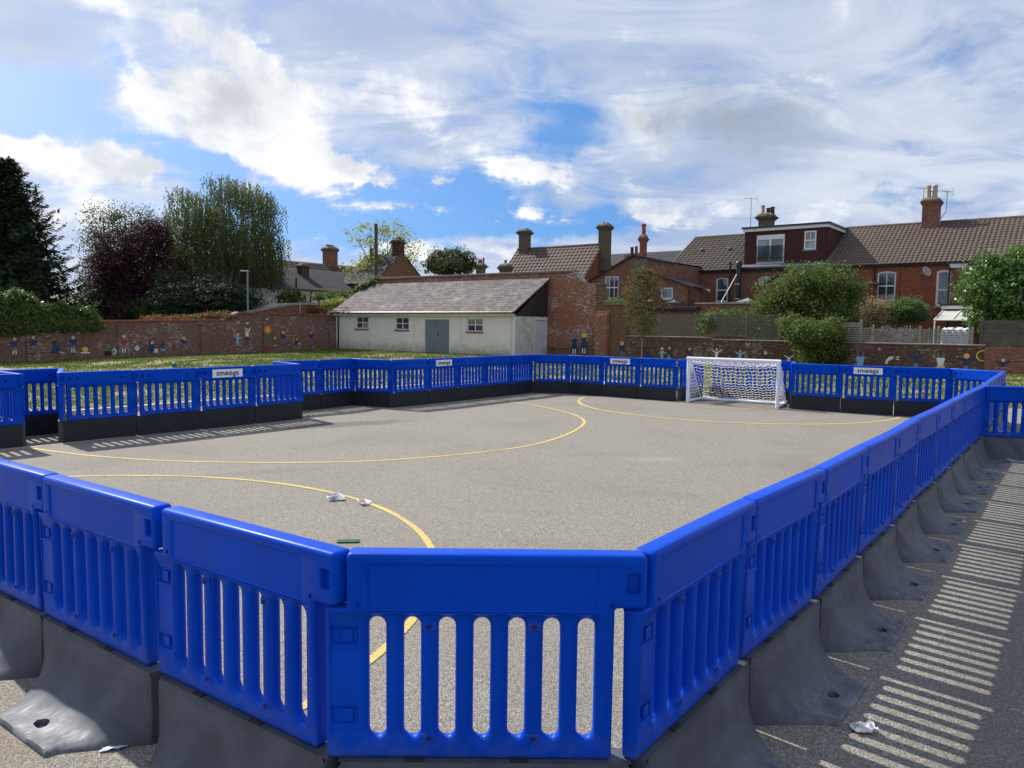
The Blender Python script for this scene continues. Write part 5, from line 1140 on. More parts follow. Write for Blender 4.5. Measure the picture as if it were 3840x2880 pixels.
# ------------------------------------------------------------------ fences on the right wall
def fences():
    b = 37.15; z0 = 1.29
    xs = [(2353, 2473, 'left'), (2473, 2634, 'mid'), (2634, 2801, ''), (2801, 2925, '')]
    labs = ['leftmost diamond trellis panel, behind the thin young tree', 'second trellis panel from the left, above the wooden figures', 'third trellis panel, with dark foliage behind it', 'rightmost trellis panel, running into the big shrub']
    for (x0, x1, _), lab in zip(xs, labs):
        a0, z1 = on_b(x0, 1180, b); a1, _ = on_b(x1, 1180, b); r = root_ab('trellis_fence', a0, b, lab, 'trellis', 'trellis panels on the low brick wall', z=z0)
        zz = z0 if x0 < 2640 else 1.20; m = MB()
        m.box(a0+.06, a1-.06, b-.02, b+.02, z1-.05, z1); m.box(a0+.06, a1-.06, b-.02, b+.02, zz+.05, zz+.10); bl(m, 'frame', M['trellis'], r)
        m = MB(); H = z1-zz-.12; W_ = a1-a0-.12; s = .165; n = int((W_+H)/s)+1
        for k in range(n):
            for sg in (1, -1):
                u0, v0, u1, v1 = (k*s-H, 0, k*s, H)
                if u0 < 0: v0 = -u0; u0 = 0
                if u1 > W_: v1 = H-(u1-W_); u1 = W_
                if v0 >= v1 or u0 >= u1: continue
                if sg < 0: u0, u1 = W_-u0, W_-u1
                yy = b+(.004 if sg > 0 else -.006); d = Vector((u1-u0, v1-v0)).normalized()*.0; dx, dz = (v1-v0), -(u1-u0); l = math.hypot(dx, dz); dx, dz = dx/l*.019, dz/l*.019
                A, C = (a0+.06+u0, zz+.1+v0), (a0+.06+u1, zz+.1+v1)
                q = [(A[0]-dx, yy, A[1]-dz), (A[0]+dx, yy, A[1]+dz), (C[0]+dx, yy, C[1]+dz), (C[0]-dx, yy, C[1]-dz)]
                m.face(q); m.face([(x, y+.008, z) for x, y, z in reversed(q)]); m.face([q[0], q[3], (q[3][0], q[3][1]+.008, q[3][2]), (q[0][0], q[0][1]+.008, q[0][2])]); m.face([q[1], q[2], (q[2][0], q[2][1]+.008, q[2][2]), (q[1][0], q[1][1]+.008, q[1][2])])
        bl(m, 'lattice', M['trellis'], r)
        m = MB(); m.box(a1-.055, a1+.055, b-.05, b+.05, zz-.02 if x0 > 2640 else zz, z1+.06, .008); bl(m, 'post', M['trellis'], r)
    labs = ['slatted fence panel next to the big shrub, slightly taller', 'narrow slatted fence panel between two close posts', 'wide slatted fence panel with white blossom on it', 'slatted fence panel with a small post in its middle', 'slatted fence panel in front of the white plastic sheet']
    z0 = 1.195; px = [3143, 3230, 3275, 3452, 3521, 3648]
    for i in range(5):
        a0, z1 = on_b(px[i], 1206 if i == 0 else 1222, b); a1, _ = on_b(px[i+1], 1206, b); z1 = on_b(px[i], (1204, 1222, 1226, 1228, 1230)[i], b)[1]
        r = root_ab('slatted_fence', a0, b, labs[i], 'fence panel', 'slatted fence panels on the low brick wall', z=z0); m = MB(); n = 8
        for k in range(n):
            z = z0+.03+(z1-z0-.08)*k/n
            hh = (z1-z0)/n*(.55 if i else .85 if k > 5 else .6); m.box(a0+.06, a1-.06, b-.012, b+.012, z, z+hh)
        bl(m, 'slats', M['slat'], r); m = MB(); m.box(a1-.055, a1+.055, b-.045, b+.045, z0, z1+.06, .008)
        if i == 3: am = (a0+a1)/2; m.box(am-.03, am+.03, b-.035, b-.013, z0, z1)
        bl(m, 'post', M['slat'], r)
    a0, z1 = on_b(3684, 1200, b); r = root_ab('boarded_fence', a0, b, 'dark close-boarded fence panel behind the fig tree at the right edge', 'fence panel', z=1.11)
    m = MB(); 
    for k in range(6): z = 1.12+(z1-1.12)*k/6; m.box(a0+.05, 1.0, b-.02+.004*k*0, b+.02, z+.004, z+(z1-1.12)/6-.006)
    m.box(a0-.06, a0+.05, b-.06, b+.06, 1.12, z1+.1, .01); bl(m, 'boards', M['slatdark'], r)
fences()

# ------------------------------------------------------------------ left background buildings
def left_side():
    # white rendered house, front faces the field (plane a = const)
    A = -47.0; r = root_ab('white_house', A, 37, 'white rendered house with grey slate roof and small brick chimney, left of the shed', 'house')
    m = MB(); m.box(A-8, A, 32.6, 44, 0, 4.25); bl(m, 'wall', M['cream'], r)
    def roof_a(name, mat, b0, b1, a_e, z_e, a_r, z_r, course=.2, lift=.015, root=r):
        L_ = math.hypot(a_r-a_e, z_r-z_e); n = round(L_/course); na, nz = (z_r-z_e)/L_, -(a_r-a_e)/L_
        if nz < 0: na, nz = -na, -nz
        m = MB()
        for i in range(n):
            t0, t1 = i/n, (i+1)/n; P = lambda t, b, h: (a_e+(a_r-a_e)*t+na*h, b, z_e+(z_r-z_e)*t+nz*h)
            m.grid([[P(t0, b0, 0), P(t0, b1, 0)], [P(t0, b0, lift), P(t0, b1, lift)], [P(t1, b0, 0), P(t1, b1, 0)]])
        m.face([P(0, b0, -.06), P(0, b1, -.06), P(1, b1, -.06), P(1, b0, -.06)]); m.face([P(0, b0, -.06), P(0, b0, .01), P(1, b0, .0), P(1, b0, -.06)])
        return bl(m, name, mat, root)
    roof_a('roof', M['slate'], 32.4, 44.2, A+.25, 4.22, A-3.6, 6.0); roof_a('roof', M['slate'], 32.4, 44.2, A-8.2, 4.2, A-3.62, 6.0)
    m = MB(); m.prism([(A-.0, 4.2), (A-3.6, 5.9), (A-7.9, 4.2)], 'y', 32.55, 32.75); bl(m, 'gable_wall', M['brick_brown'], r)
    m = MB(); m.box(A+.25, A+.35, 32.4, 44.2, 4.13, 4.22, .03); bl(m, 'gutter', M['black'], r)
    a, _ = on_a(1137, 1020, A-2.4)[0], 0; chimney(r, A-2.4, a, 4.6, on_a(1137, 996, A-2.4)[1], .75, .85, M['brick_dark'], [], flare=.06)
    for px in (1110, 1165): bb_, _ = on_a(px, 1100, A+.1); pipe(r, [(A+.3, bb_, 4.15), (A+.08, bb_, 3.8), (A+.08, bb_, 0)], .05)
    bb_, zt = on_a(1110, 1043, A+.1); pipe(r, [(A+.12, bb_, 3.9), (A+.12, bb_, zt)], .07, name='soil_pipe')
    # tiled house further back
    A2 = -55.0; r = root_ab('tiled_house', A2, 38, 'house with brown tiled roof and broad red chimney behind the white house', 'house')
    m = MB(); m.box(A2-4, A2+2.4, 30, 47, 0, 5.2); bl(m, 'wall', M['brick_brown'], r)
    z1 = on_a(1180, 986, A2)[1]; roof_a('roof', M['tile_grey'], 29.8, 47.5, A2+2.7, 5.1, A2, z1, .34, .03, r); roof_a('roof', M['tile_grey'], 29.8, 47.5, A2-4.2, 5.1, A2, z1, .34, .03, r)
    b_, _ = on_a(1238, 950, A2); zz = on_a(1238, 934, A2)[1]
    chimney(r, A2, b_, z1-.6, zz+.05, .95, 1.35, M['brick_brown'], [(0, -.42, .13, .24, 'clay'), (0, -.14, .13, .24, 'clay'), (0, .14, .13, .24, 'clay'), (0, .42, .13, .22, 'clay')], flare=.16, courses=4)
    # house Q
    r = root_ab('gabled_house', -47, 43.7, 'slate-roofed brick gabled house half hidden by the sparse tree and pole', 'house')
    a0, a1, rb, zr = -49.1, -44.9, 43.7, 7.5
    roof_face(r, 'roof', M['slate'], a0, a1, 40.6, 4.9, rb, zr, course=.2, lift=.015); roof_face(r, 'roof', M['slate'], a0, a1, 46.8, 4.9, rb+.01, zr, course=.2, lift=.015)
    m = MB(); wall(m, 'a', [(40.8, 0), (46.6, 0), (46.6, 5.0), (rb, zr-.05), (40.8, 5.0)], [], a1-.05, a1-.3); m.box(a0+.1, a1-.31, 40.8, 41.1, 0, 5.0); bl(m, 'wall', M['brick_brown'], r)
    a_, _ = on_b(1538, 930, rb); zz = on_b(1538, 905, rb)[1]
    chimney(r, min(a_, a1-.5), rb, 3.0, zz+.1, .85, .9, M['brick_dark'], [(-.28, 0, .13, .2, 'sootpot'), (0, 0, .13, .22, 'sootpot'), (.28, 0, .13, .2, 'sootpot')], flare=.2, courses=4)
    m = MB(); m.box(a0+.4, a0+.6, rb-.1, rb+.1, zr, zr+.5); bl(m, 'vent', M['black'], r)
    # two distant chimneys over the wall: on a low roof each
    r = root_ab('distant_house', -37, 55, 'distant house showing only its pair of red chimney pots above the tall wall', 'house')
    a_, z_ = on_b(1803, 1000, 55); zz = on_b(1803, 995, 55)[1]
    chimney(r, a_, 55, 3.5, zz, .8, .8, M['brick_stock'], [(-.25, 0, .15, .42, 'clay'), (.05, 0, .15, .42, 'clay'), (.33, .1, .11, .62, 'clay')], flare=.25, courses=4)
    m = MB(); m.box(a_-5, a_+5, 53, 58, 0, 4.0); bl(m, 'wall', M['brick_brown'], r); roof_face(r, 'roof', M['slate_dark'], a_-5, a_+5, 52.6, 3.9, 55.5, 5.2, course=.25); 
    # flat brick outbuilding behind the left wall
    A = -42.6; r = root_ab('brick_outbuilding', A, 30, 'low brick outbuilding with pale sloping fascia behind the left mural wall', 'outbuilding')
    m = MB(); wall(m, 'a', [(28.2, 0), (33.3, 0), (33.3, 2.98), (31.1, 2.86), (28.2, 2.32)], [], A, A-.3); bl(m, 'wall', M['brick_brown'], r)
    m = MB(); m.prism([(28.0, 2.28), (31.1, 2.87), (33.3, 3.0), (33.3, 3.14), (31.1, 3.02), (28.0, 2.42)], 'x', A-3.5, A+.06); bl(m, 'flat_roof', M['stone'], r)
    b_, z_ = on_a(1125, 1140, A+.1); pipe(r, [(A+.08, b_, 2.0), (A+.08, b_, 3.2)], .05, 'stone', 'vent_pipe')
    # bungalow glimpsed between conifer and purple tree
    p = at_y(285, 1145, 58); o = empty('bungalow', (p.x, p.y, 0), R(25), 'white-windowed bungalow glimpsed between the big conifer and the purple tree', 'house')
    m = MB(); m.box(-4, 3.5, 0, 5, 0, 2.3); m.build('wall', M['brick_brown'], o); m = MB(); m.prism([(-.5, 2.3), (2.5, 3.6), (5.5, 2.3)], 'x', -4.4, 3.9); m.build('roof', M['slate_dark'], o)
    f = MB(); 
    for x0, x1, z0, z1 in ((-.7, 1.0, 2.15, 2.27), (-.7, 1.0, 1.05, 1.2), (-.7, -.58, 1.2, 2.15), (-.2, -.1, 1.2, 2.15), (.35, .45, 1.2, 2.15), (.88, 1.0, 1.2, 2.15)): f.box(x0, x1, -.08, -.02, z0, z1)
    fo = f.build('window', M['white'], o); g = MB(); g.box(-.58, .88, -.04, -.01, 1.2, 2.15); g.build('pane', M['glass'], fo)
left_side()
# telegraph pole, lamp post
p = at_y(1410, 1040, 60.0); o = empty('telegraph_pole', (p.x, p.y, 0), 0, 'weathered wooden telegraph pole standing through the sparse tree', 'pole')
m = MB(); m.tube([(0, 0, 0), (0.03, 0, 4.5), (.0, 0, at_y(1410, 839, 60).z)], [.17, .15, .13], 10); m.build('pole_shaft', M['wood_pole'], o, smooth=50)
p = at_y(930, 1175, 47.0); zt = at_y(930, 1019, 47).z; o = empty('street_lamp', (p.x, p.y, 0), 0, 'slim grey-green street lamp in front of the weeping birch', 'street lamp')
m = MB(); m.lathe([(.09, 0), (.085, 1.0), (.06, 1.1), (.055, zt-.02), (.05, zt)], (0, 0, 0), 10); m.build('column', M['lampgreen'], o, smooth=50)
m = MB(); m.box(-.42, .08, -.08, .08, zt, zt+.07, .02); m.build('lamp_head', M['galv'], o)

# ------------------------------------------------------------------ vegetation
def leaf_object(name, C, N, S, V, mat, parent=None, asp=.55, kind=None, vdir=None):
    """C centres, N normals, S sizes, V albedo variation: two-triangle leaves"""
    C, N, S, V = map(np.asarray, (C, N, S, V)); n = len(C); rng = np.random.default_rng(n)
    N = N/np.maximum(1e-6, np.linalg.norm(N, axis=1))[:, None]
    T = rng.normal(size=(n, 3)) if vdir is None else np.asarray(vdir)+rng.normal(0, .25, (n, 3)); T -= (T*N).sum(1)[:, None]*N; T /= np.maximum(1e-6, np.linalg.norm(T, axis=1))[:, None]; B = np.cross(N, T)
    s = S[:, None]
    P = np.stack([C-T*s*.5, C+B*s*asp*.5+T*s*.05, C+T*s*.5, C-B*s*asp*.5+T*s*.05], 1).reshape(-1, 3)
    me = bpy.data.meshes.new(name); me.vertices.add(4*n); me.vertices.foreach_set('co', P.astype(np.float32).ravel())
    me.loops.add(4*n); me.loops.foreach_set('vertex_index', np.arange(4*n, dtype=np.int32)); me.polygons.add(n)
    me.polygons.foreach_set('loop_start', np.arange(0, 4*n, 4, dtype=np.int32)); me.polygons.foreach_set('loop_total', np.full(n, 4, dtype=np.int32)); me.update(calc_edges=True)
    at = me.attributes.new('leafv', 'FLOAT', 'FACE'); at.data.foreach_set('value', V.astype(np.float32)); me.materials.append(mat)
    o = bpy.data.objects.new(name, me); COL.objects.link(o)
    if parent is not None: o.parent = parent
    return o
def crown(blobs, ncl, per, leaf, spread, seed, shell=.62, gap=.15, flat=1.):
    """leaf clumps spread through ellipsoids (x,y,z,rx,ry,rz) in local metres"""
    r = np.random.default_rng(seed); C = []; N = []; S = []; V = []
    vol = np.array([b[3]*b[4]*b[5] for b in blobs])**.7; vol /= vol.sum()
    for b, f in zip(blobs, vol):
        for _ in range(int(ncl*f)):
            d = r.normal(size=3); d /= np.linalg.norm(d); rad = shell+(1.06-shell)*r.random()**.6
            if math.sin(d[0]*7+b[0]*3+seed)*math.sin(d[1]*6+d[2]*8+b[2]) > 1-gap*2: continue
            spr = r.random() < .10
            if spr: rad = r.uniform(1.05, 1.35)
            c = np.array(b[:3])+d*np.array(b[3:])*rad*(1+.10*r.normal()); m = max(3, int(per*r.uniform(.5, 1.4)*(.5 if spr else 1))); sp = spread*r.uniform(.6, 1.5)*(.6 if spr else 1)
            p = c+r.normal(size=(m, 3))*np.array([sp, sp, sp*.7*flat]); nn = d[None]*.7+np.array([0, 0, .5])+r.normal(0, .65, (m, 3))
            C.append(p); N.append(nn); S.append(leaf*r.uniform(.6, 1.35, m)); V.append(np.clip(r.random(m)*.55+r.random()*.45, 0, 1))
    return np.concatenate(C), np.concatenate(N), np.concatenate(S), np.concatenate(V)
def limbs(parent, base_h, blobs, r0, mat, seed, name='trunk', lean=(0, 0)):
    rng = random.Random(seed); m = MB(); top = Vector((lean[0], lean[1], base_h)); m.tube([(0, 0, -.1), (lean[0]*.4, lean[1]*.4, base_h*.5), tuple(top)], [r0*1.15, r0*.9, r0*.75], 9, False)
    for b in blobs:
        c = Vector(b[:3]); mid = top.lerp(c, .55)+Vector((rng.uniform(-.2, .2), rng.uniform(-.2, .2), rng.uniform(0, .3))); m.tube([tuple(top-Vector((0, 0, .15))), tuple(mid), tuple(c+Vector((0, 0, b[5]*.4)))], [r0*.62, r0*.36, r0*.08], 7, False)
        for _ in range(4):
            e = c+Vector((rng.uniform(-1, 1)*b[3], rng.uniform(-1, 1)*b[4], rng.uniform(-.4, .9)*b[5]))*.8; m.tube([tuple(mid), tuple(mid.lerp(e, .6)+Vector((0, 0, .15))), tuple(e)], [r0*.3, r0*.16, r0*.03], 5, False)
    return m.build(name, mat, parent, smooth=60)
LG = dict(conifer=leafmat('conifer_needles', (.014, .030, .015), (.036, .062, .026), None, .12), purple=leafmat('copper_beech_leaves', (.022, .009, .013), (.056, .020, .028), (.11, .05, .055), .2),
    dark=leafmat('dark_green_leaves', (.028, .045, .018), (.075, .10, .04), None, .3), birch=leafmat('birch_leaves', (.036, .056, .020), (.098, .125, .045), (.17, .165, .06), .4),
    cedar=leafmat('blue_green_needles', (.014, .030, .016), (.036, .062, .030), None, .15), hedge=leafmat('ivy_hedge_leaves', (.036, .068, .016), (.095, .150, .038), (.17, .21, .07), .35, .4),
    shrub=leafmat('climber_leaves', (.034, .064, .014), (.120, .175, .040), (.26, .29, .08), .35, .5, .2), fig=leafmat('glossy_fig_leaves', (.042, .092, .018), (.105, .195, .038), (.24, .30, .09), .35, .35, .4),
    yellow=leafmat('yellow_green_leaves', (.13, .17, .03), (.30, .33, .06), (.45, .42, .08), .5), acer=leafmat('reddish_green_leaves', (.050, .060, .020), (.13, .115, .035), (.24, .10, .04), .4),
    tuft=leafmat('spiky_green_leaves', (.05, .10, .03), (.13, .20, .06), None, .3), beige=leafmat('dry_beige_leaves', (.20, .15, .09), (.36, .28, .17), (.20, .24, .08), .3),
    feather=leafmat('feathery_green_leaves', (.06, .11, .035), (.13, .21, .08), (.22, .28, .12), .4), bloom=leafmat('white_blossom', (.6, .6, .55), (.8, .8, .76), None, .3), rust=leafmat('rusty_leaves', (.12, .06, .03), (.22, .11, .05), (.12, .14, .04), .3))
def tree(name, pos, label, blobs, ncl, per, leaf, spread, mat, seed, trunk_h, r0, bark='bark', cat='tree', group=None, foliage='foliage', nolimb=False, **kw):
    o = empty(name, pos, 0, label, cat, group)
    if not nolimb: limbs(o, trunk_h, blobs, r0, M[bark], seed)
    leaf_object(foliage, *crown(blobs, ncl, per, leaf, spread, seed, **kw), LG[mat], o); return o
def conifer():
    p = at_y(30, 1200, 45); p.z = 0; H = at_y(62, 594, 45).z; r = np.random.default_rng(11)
    o = empty('conifer_tree', (p.x, p.y, 0), 0, 'huge dark spreading conifer at the left edge behind the hedge', 'tree')
    m = MB(); m.tube([(0, 0, 0), (.1, 0, H*.5), (.3, 0, H-.3)], [.42, .24, .03], 9); 
    C = []; N = []; S = []; V = []; D = []
    def Rz(t): return 4.75*(1-t)**.78+.15 if t > .12 else 4.3
    for k in range(400):
        t = min(.985, .06+.93*(k/400)**.85); z = H*t; az = k*2.39996+r.normal(0, .3); Lb = Rz(t)*r.uniform(.68, 1.22); dx, dy = math.cos(az), math.sin(az)
        q = [Vector((.3*t+dx*Lb*u, dy*Lb*u, z-.10*Lb*math.sin(u*2.2)+.28*Lb*u*u*(.5+t))) for u in (0, .35, .7, 1)]
        if k % 3 == 0: m.tube([tuple(v) for v in q], [.05, .035, .02, .005], 4, False)
        nsp = int(50+110*Lb/4)
        for s_ in range(nsp):
            u = r.random()**.6; i = min(2, int(u*3)); f = u*3-i; c = q[i].lerp(q[i+1], f); w = .10+.42*Lb/4*(1-u*.75); side = r.normal(0, 1); 
            pt = np.array([c.x-dy*w*side, c.y+dx*w*side, c.z-abs(side)*.10*w+r.normal(0, .06)]); 
            C.append(pt); N.append([r.normal(0, .4), r.normal(0, .4), 1]); S.append(r.uniform(.14, .34)); V.append(r.random()*(.4+.6*u)); D.append([dx-dy*side*.6, dy+dx*side*.6, .12+.35*u])
    # young leader shoots
    for ox, oz in ((.35, 0), (-.9, -.55), (1.9, -1.6), (.9, -.9)):
        for k in range(60): u = k/60; a = k*2.4; C.append([ox+.25*(1-u)*math.cos(a), .25*(1-u)*math.sin(a), H+oz-1.2+1.25*u]); N.append([math.cos(a), math.sin(a), .6]); S.append(.26); V.append(.8); D.append([math.cos(a)*.6, math.sin(a)*.6, .8])
    m.build('trunk', M['bark'], o, smooth=60)
    leaf_object('foliage', C, N, S, V, LG['conifer'], o, asp=.30, vdir=D)
    # inner filling foliage, dense dark sprays near the stem
    c2 = crown([(0.2, 0, H*.22, 3.1, 3.1, H*.2), (0.3, 0, H*.48, 2.2, 2.2, H*.22), (.3, 0, H*.7, 1.1, 1.1, H*.16)], 900, 14, .42, .3, 12, shell=.2, gap=0); leaf_object('inner_foliage', *c2, LG['conifer'], o, asp=.4)
conifer()
def birch():
    p = at_y(850, 1200, 55); o = empty('weeping_birch_tree', (p.x, p.y, 0), 0, 'tall weeping birch with hanging yellow-green branches, centre left', 'tree'); r = np.random.default_rng(21); rr = random.Random(2)
    S_ = 55/FPX
    def loc(px, py): q = at_y(px, py, 55); return q.x-p.x, q.z
    spec = [(700, 760, 62, 60), (760, 830, 95, 110), (835, 700, 55, 50), (880, 760, 90, 80), (935, 745, 80, 70), (1000, 800, 60, 80), (690, 870, 70, 90), (830, 900, 110, 120), (960, 900, 95, 110), (1010, 960, 55, 110), (760, 950, 100, 100), (660, 960, 45, 90), (900, 1000, 130, 120), (1020, 1040, 40, 90)]
    m = MB(); H = loc(850, 655)[1]
    forks = [(-1.6, H*.80), (.2, H*.96), (1.9, H*.86), (-2.6, H*.66), (2.8, H*.72), (.9, H*.8), (-.5, H*.72)]
    m.tube([(0, 0, 0), (.05, 0, 1.9), (-.05, 0, 3.4)], [.34, .26, .22], 9, False)
    for fx, fz in forks:
        y = rr.uniform(-1.2, 1.2); m.tube([(-.05, 0, 3.2), (fx*.45, y*.5, 3.2+(fz-3.2)*.5), (fx*.85, y, fz*.93), (fx*1.05, y*1.1, fz)], [.17, .11, .06, .01], 7, False)
        for _ in range(5):
            t = rr.uniform(.4, .95); bx, bz = fx*t, 3.2+(fz-3.2)*t; ex = bx+rr.uniform(-1.6, 1.6); ez = bz+rr.uniform(.2, 1.1); ey = y*t+rr.uniform(-1.3, 1.3); m.tube([(bx*.9, y*t*.9, bz), ((bx+ex)/2, (y*t+ey)/2, ez+.1), (ex, ey, ez-.2)], [.05, .03, .008], 5, False)
    m.build('trunk', M['birchbark'], o, smooth=60)
    C = []; N = []; S = []; V = []; D = []
    for px, py, sx, sy in spec:
        cx, cz = loc(px, py); rx, rz = sx*S_, sy*S_; ns = int(68*rx*rz)+26
        for _ in range(ns):
            a = r.uniform(0, 6.283); q = r.random()**.5; x = cx+rx*q*math.cos(a); y = r.uniform(-1, 1)*min(3., rx*1.5); z = cz+rz*(.85*math.sqrt(max(0, 1-(q*math.cos(a))**2))*r.uniform(.2, 1.05)); L_ = r.uniform(.5, 2.6)*(.6+.5*rz/2); n = int(L_/.10); hue = r.random()*.5; dx, dy = r.normal(0, .10, 2)
            for k in range(n):
                u = k/n; zz = z-L_*u
                if zz < 1.6: break
                C.append([x+dx*L_*u*.6+r.normal(0, .05), y+dy*L_*u+r.normal(0, .05), zz]); N.append([r.normal(0, 1), r.normal(0, 1), .4]); S.append(r.uniform(.11, .2)); V.append(min(1, hue+r.random()*.5)); D.append([0, 0, -1])
    leaf_object('foliage', C, N, S, V, LG['birch'], o, asp=.5, vdir=D)
birch()
def px_blobs(P, Y, ox):
    """ellipsoids given as outlines seen from the camera (px,py,half width,half height) at distance Y -> local metres, with real depth"""
    out = []
    for px, py, sx, sy in P:
        q = at_y(px, py, Y); k = Y/FPX; out.append((q.x-ox, random.Random(px+py).uniform(-.5, .5)*sx*k, q.z, sx*k, max(sx*k*.9, .5), sy*k))
    return out
def ptree(name, px, Y, label, P, ncl, per, leaf, spread, mat, seed, trunk_h, r0, **kw):
    p = at_y(px, 1200, Y); return tree(name, (p.x, p.y, 0), label, px_blobs(P, Y, p.x), ncl, per, leaf, spread, mat, seed, trunk_h, r0, **kw)
ptree('broadleaf_tree', 440, 60, 'loose dull-green tree rising behind the purple tree', [(400, 850, 65, 75), (480, 830, 80, 60), (380, 950, 55, 90), (450, 930, 90, 90), (560, 860, 60, 45), (610, 850, 35, 40), (480, 1040, 120, 110), (360, 1050, 50, 80)], 1000, 26, .16, .34, 'dark', 31, 3.5, .3, gap=.2)
ptree('copper_beech_tree', 500, 52, 'dark purple-leaved tree between the conifer and the birch', [(450, 960, 70, 90), (540, 920, 85, 85), (600, 900, 45, 70), (500, 1050, 140, 100), (440, 1060, 100, 110), (590, 1070, 120, 110), (390, 1080, 50, 80), (520, 1160, 150, 60)], 2300, 26, .15, .26, 'purple', 32, 2.0, .3, gap=.08)
ptree('dark_cedar_tree', 800, 49, 'low dark blue-green conifer beneath the weeping birch', [(740, 1085, 70, 30), (850, 1095, 80, 32), (800, 1130, 140, 50), (690, 1120, 70, 50), (900, 1145, 60, 35), (780, 1060, 40, 22)], 900, 22, .17, .28, 'cedar', 33, 1.2, .25, flat=.3)
ptree('dark_bush', 640, 50, 'shaded dark bushes between the purple tree and low conifer', [(650, 1100, 60, 80), (620, 1160, 110, 40), (340, 1110, 40, 40), (330, 1170, 60, 30), (450, 1170, 90, 30)], 800, 24, .16, .3, 'dark', 34, 1., .15, cat='bush')
# pruned oak-like tree right of the sparse tree
ptree('round_dark_tree', 1690, 60, 'rounded dark green tree peeping over the tall wall', [(1640, 975, 40, 32), (1700, 965, 48, 30), (1750, 980, 32, 30), (1690, 1000, 85, 30)], 420, 22, .20, .2, 'dark', 35, 3.0, .25)
ptree('sparse_tree', 1400, 63, 'thin airy yellow-green tree wrapped round the wooden pole', [(1390, 880, 75, 40), (1480, 870, 60, 35), (1530, 940, 50, 40), (1400, 990, 60, 50), (1450, 985, 60, 45), (1540, 990, 38, 30), (1480, 1010, 60, 25), (1350, 1010, 50, 30)], 420, 18, .19, .26, 'yellow', 36, 2.8, .16, gap=.4)
def hedge():
    r = np.random.default_rng(41); o = empty('ivy_hedge', AB(-41.8, 16, 1.5), 0, 'overgrown light green ivy hedge spilling over the left wall', 'hedge'); base = AB(-41.8, 16, 1.5); C = []; N = []; S = []; V = []
    prof = [(11, 3.1), (13.7, 2.95), (15.0, 2.95), (15.7, 2.65), (16.2, 2.25), (16.9, 2.4), (17.8, 2.15), (18.5, 1.85)]
    for _ in range(2300):
        b = r.uniform(11, 18.4); top = np.interp(b, [q[0] for q in prof], [q[1] for q in prof])+.12*math.sin(b*4.3)+.08*math.sin(b*9.1); wd = .75 if b < 16 else .42
        th = r.uniform(-.35, math.pi*.75); bot = 1.5; hz = (top-bot); a = -41.35-wd*.55+wd*math.cos(th); z = bot+hz*max(-.25, math.sin(th))*r.uniform(.85, 1.04)
        if z < 1.45 and r.random() < .5: a = -41.0+r.uniform(0, .15)
        d = np.array([math.cos(th), 0, math.sin(th)]); c = AB(a, b, z)-base; m = int(r.uniform(8, 20)); nn = np.array([UA.x*d[0], UA.y*d[0], d[2]])*.9+r.normal(0, .5, (m, 3))
        C.append(np.array(c)+r.normal(0, .10, (m, 3))); N.append(nn); S.append(r.uniform(.09, .19, m)); V.append(np.clip(r.random(m)*.6+r.random()*.4, 0, 1))
    leaf_object('foliage', np.concatenate(C), np.concatenate(N), np.concatenate(S), np.concatenate(V), LG['hedge'], o)
    m = MB()
    for b in fr(11.5, 18.2, 12): q = AB(-41.7, b, 1.5)-base; m.tube([tuple(q+Vector((0, 0, -1.6))), tuple(q), tuple(q+Vector((.2, .1, .7)))], [.05, .04, .01], 5, False)
    m.build('stems', M['bark'], o)
hedge()
def small(name, px, py, Y, label, P, ncl, per, leaf, spread, mat, seed, cat='shrub', th=.4, r0=.05, **kw):
    return ptree(name, px, Y, label, P, ncl, per, leaf, spread, mat, seed, th, r0, cat=cat, **kw)
small('wall_creeper', 700, 1200, 45.5, 'straggly rust and green creeper along the top of the left wall', [(600, 1196, 45, 7), (690, 1195, 60, 8), (780, 1190, 50, 10), (840, 1185, 30, 12), (560, 1193, 25, 5)], 230, 16, .13, .13, 'rust', 43, cat='creeper', th=1.7, r0=.03)
small('wall_creeper', 800, 1195, 45.8, 'small bright green creeper on the wall just before its raised part', [(760, 1190, 40, 7), (820, 1183, 25, 9)], 80, 14, .12, .10, 'hedge', 44, cat='creeper', th=1.8, r0=.03)
small('garden_shrub', 1090, 1120, 54, 'rounded light green shrub in front of the white house, on the left', [(1080, 1118, 38, 26), (1120, 1115, 30, 22)], 150, 18, .16, .15, 'hedge', 45)
small('golden_shrub', 1240, 1150, 53.4, 'golden yellow shrub beside the shed roof corner', [(1250, 1140, 32, 14), (1215, 1150, 26, 15), (1270, 1130, 18, 10)], 150, 16, .13, .12, 'yellow', 46)
small('rusty_climber', 1195, 1165, 52.4, 'rust brown climber hanging on the wall end near the shed', [(1190, 1165, 38, 16), (1160, 1150, 25, 12)], 110, 16, .13, .12, 'rust', 47)
def yucca(px, py, Y, label, seed):
    p = at_y(px, py, Y); o = empty('spiky_plant', (p.x, p.y, 0), 0, label, 'plant', 'spiky plants before the white house'); r = np.random.default_rng(seed); m = MB(); m.tube([(0, 0, 0), (0, 0, p.z)], .08, 6); m.build('stem', M['bark'], o); C = []; N = []; S = []; V = []; D = []
    for _ in range(170):
        d = r.normal(size=3); d[2] = abs(d[2])*1.1-.1; d /= np.linalg.norm(d); L_ = r.uniform(.45, .8)
        for t in (.35, .75): C.append(np.array([0, 0, p.z])+d*L_*t); N.append(np.cross(d, r.normal(size=3))); S.append(L_*.55); V.append(r.random()); D.append(d*8)
    leaf_object('foliage', C, N, S, V, LG['tuft'], o, asp=.13, vdir=D)
yucca(1195, 1125, 54.2, 'left spiky yucca-like plant before the white house', 51); yucca(1240, 1120, 54.8, 'middle spiky yucca-like plant before the white house', 52); yucca(1285, 1115, 55.6, 'right spiky yucca-like plant nearest the shed', 53)
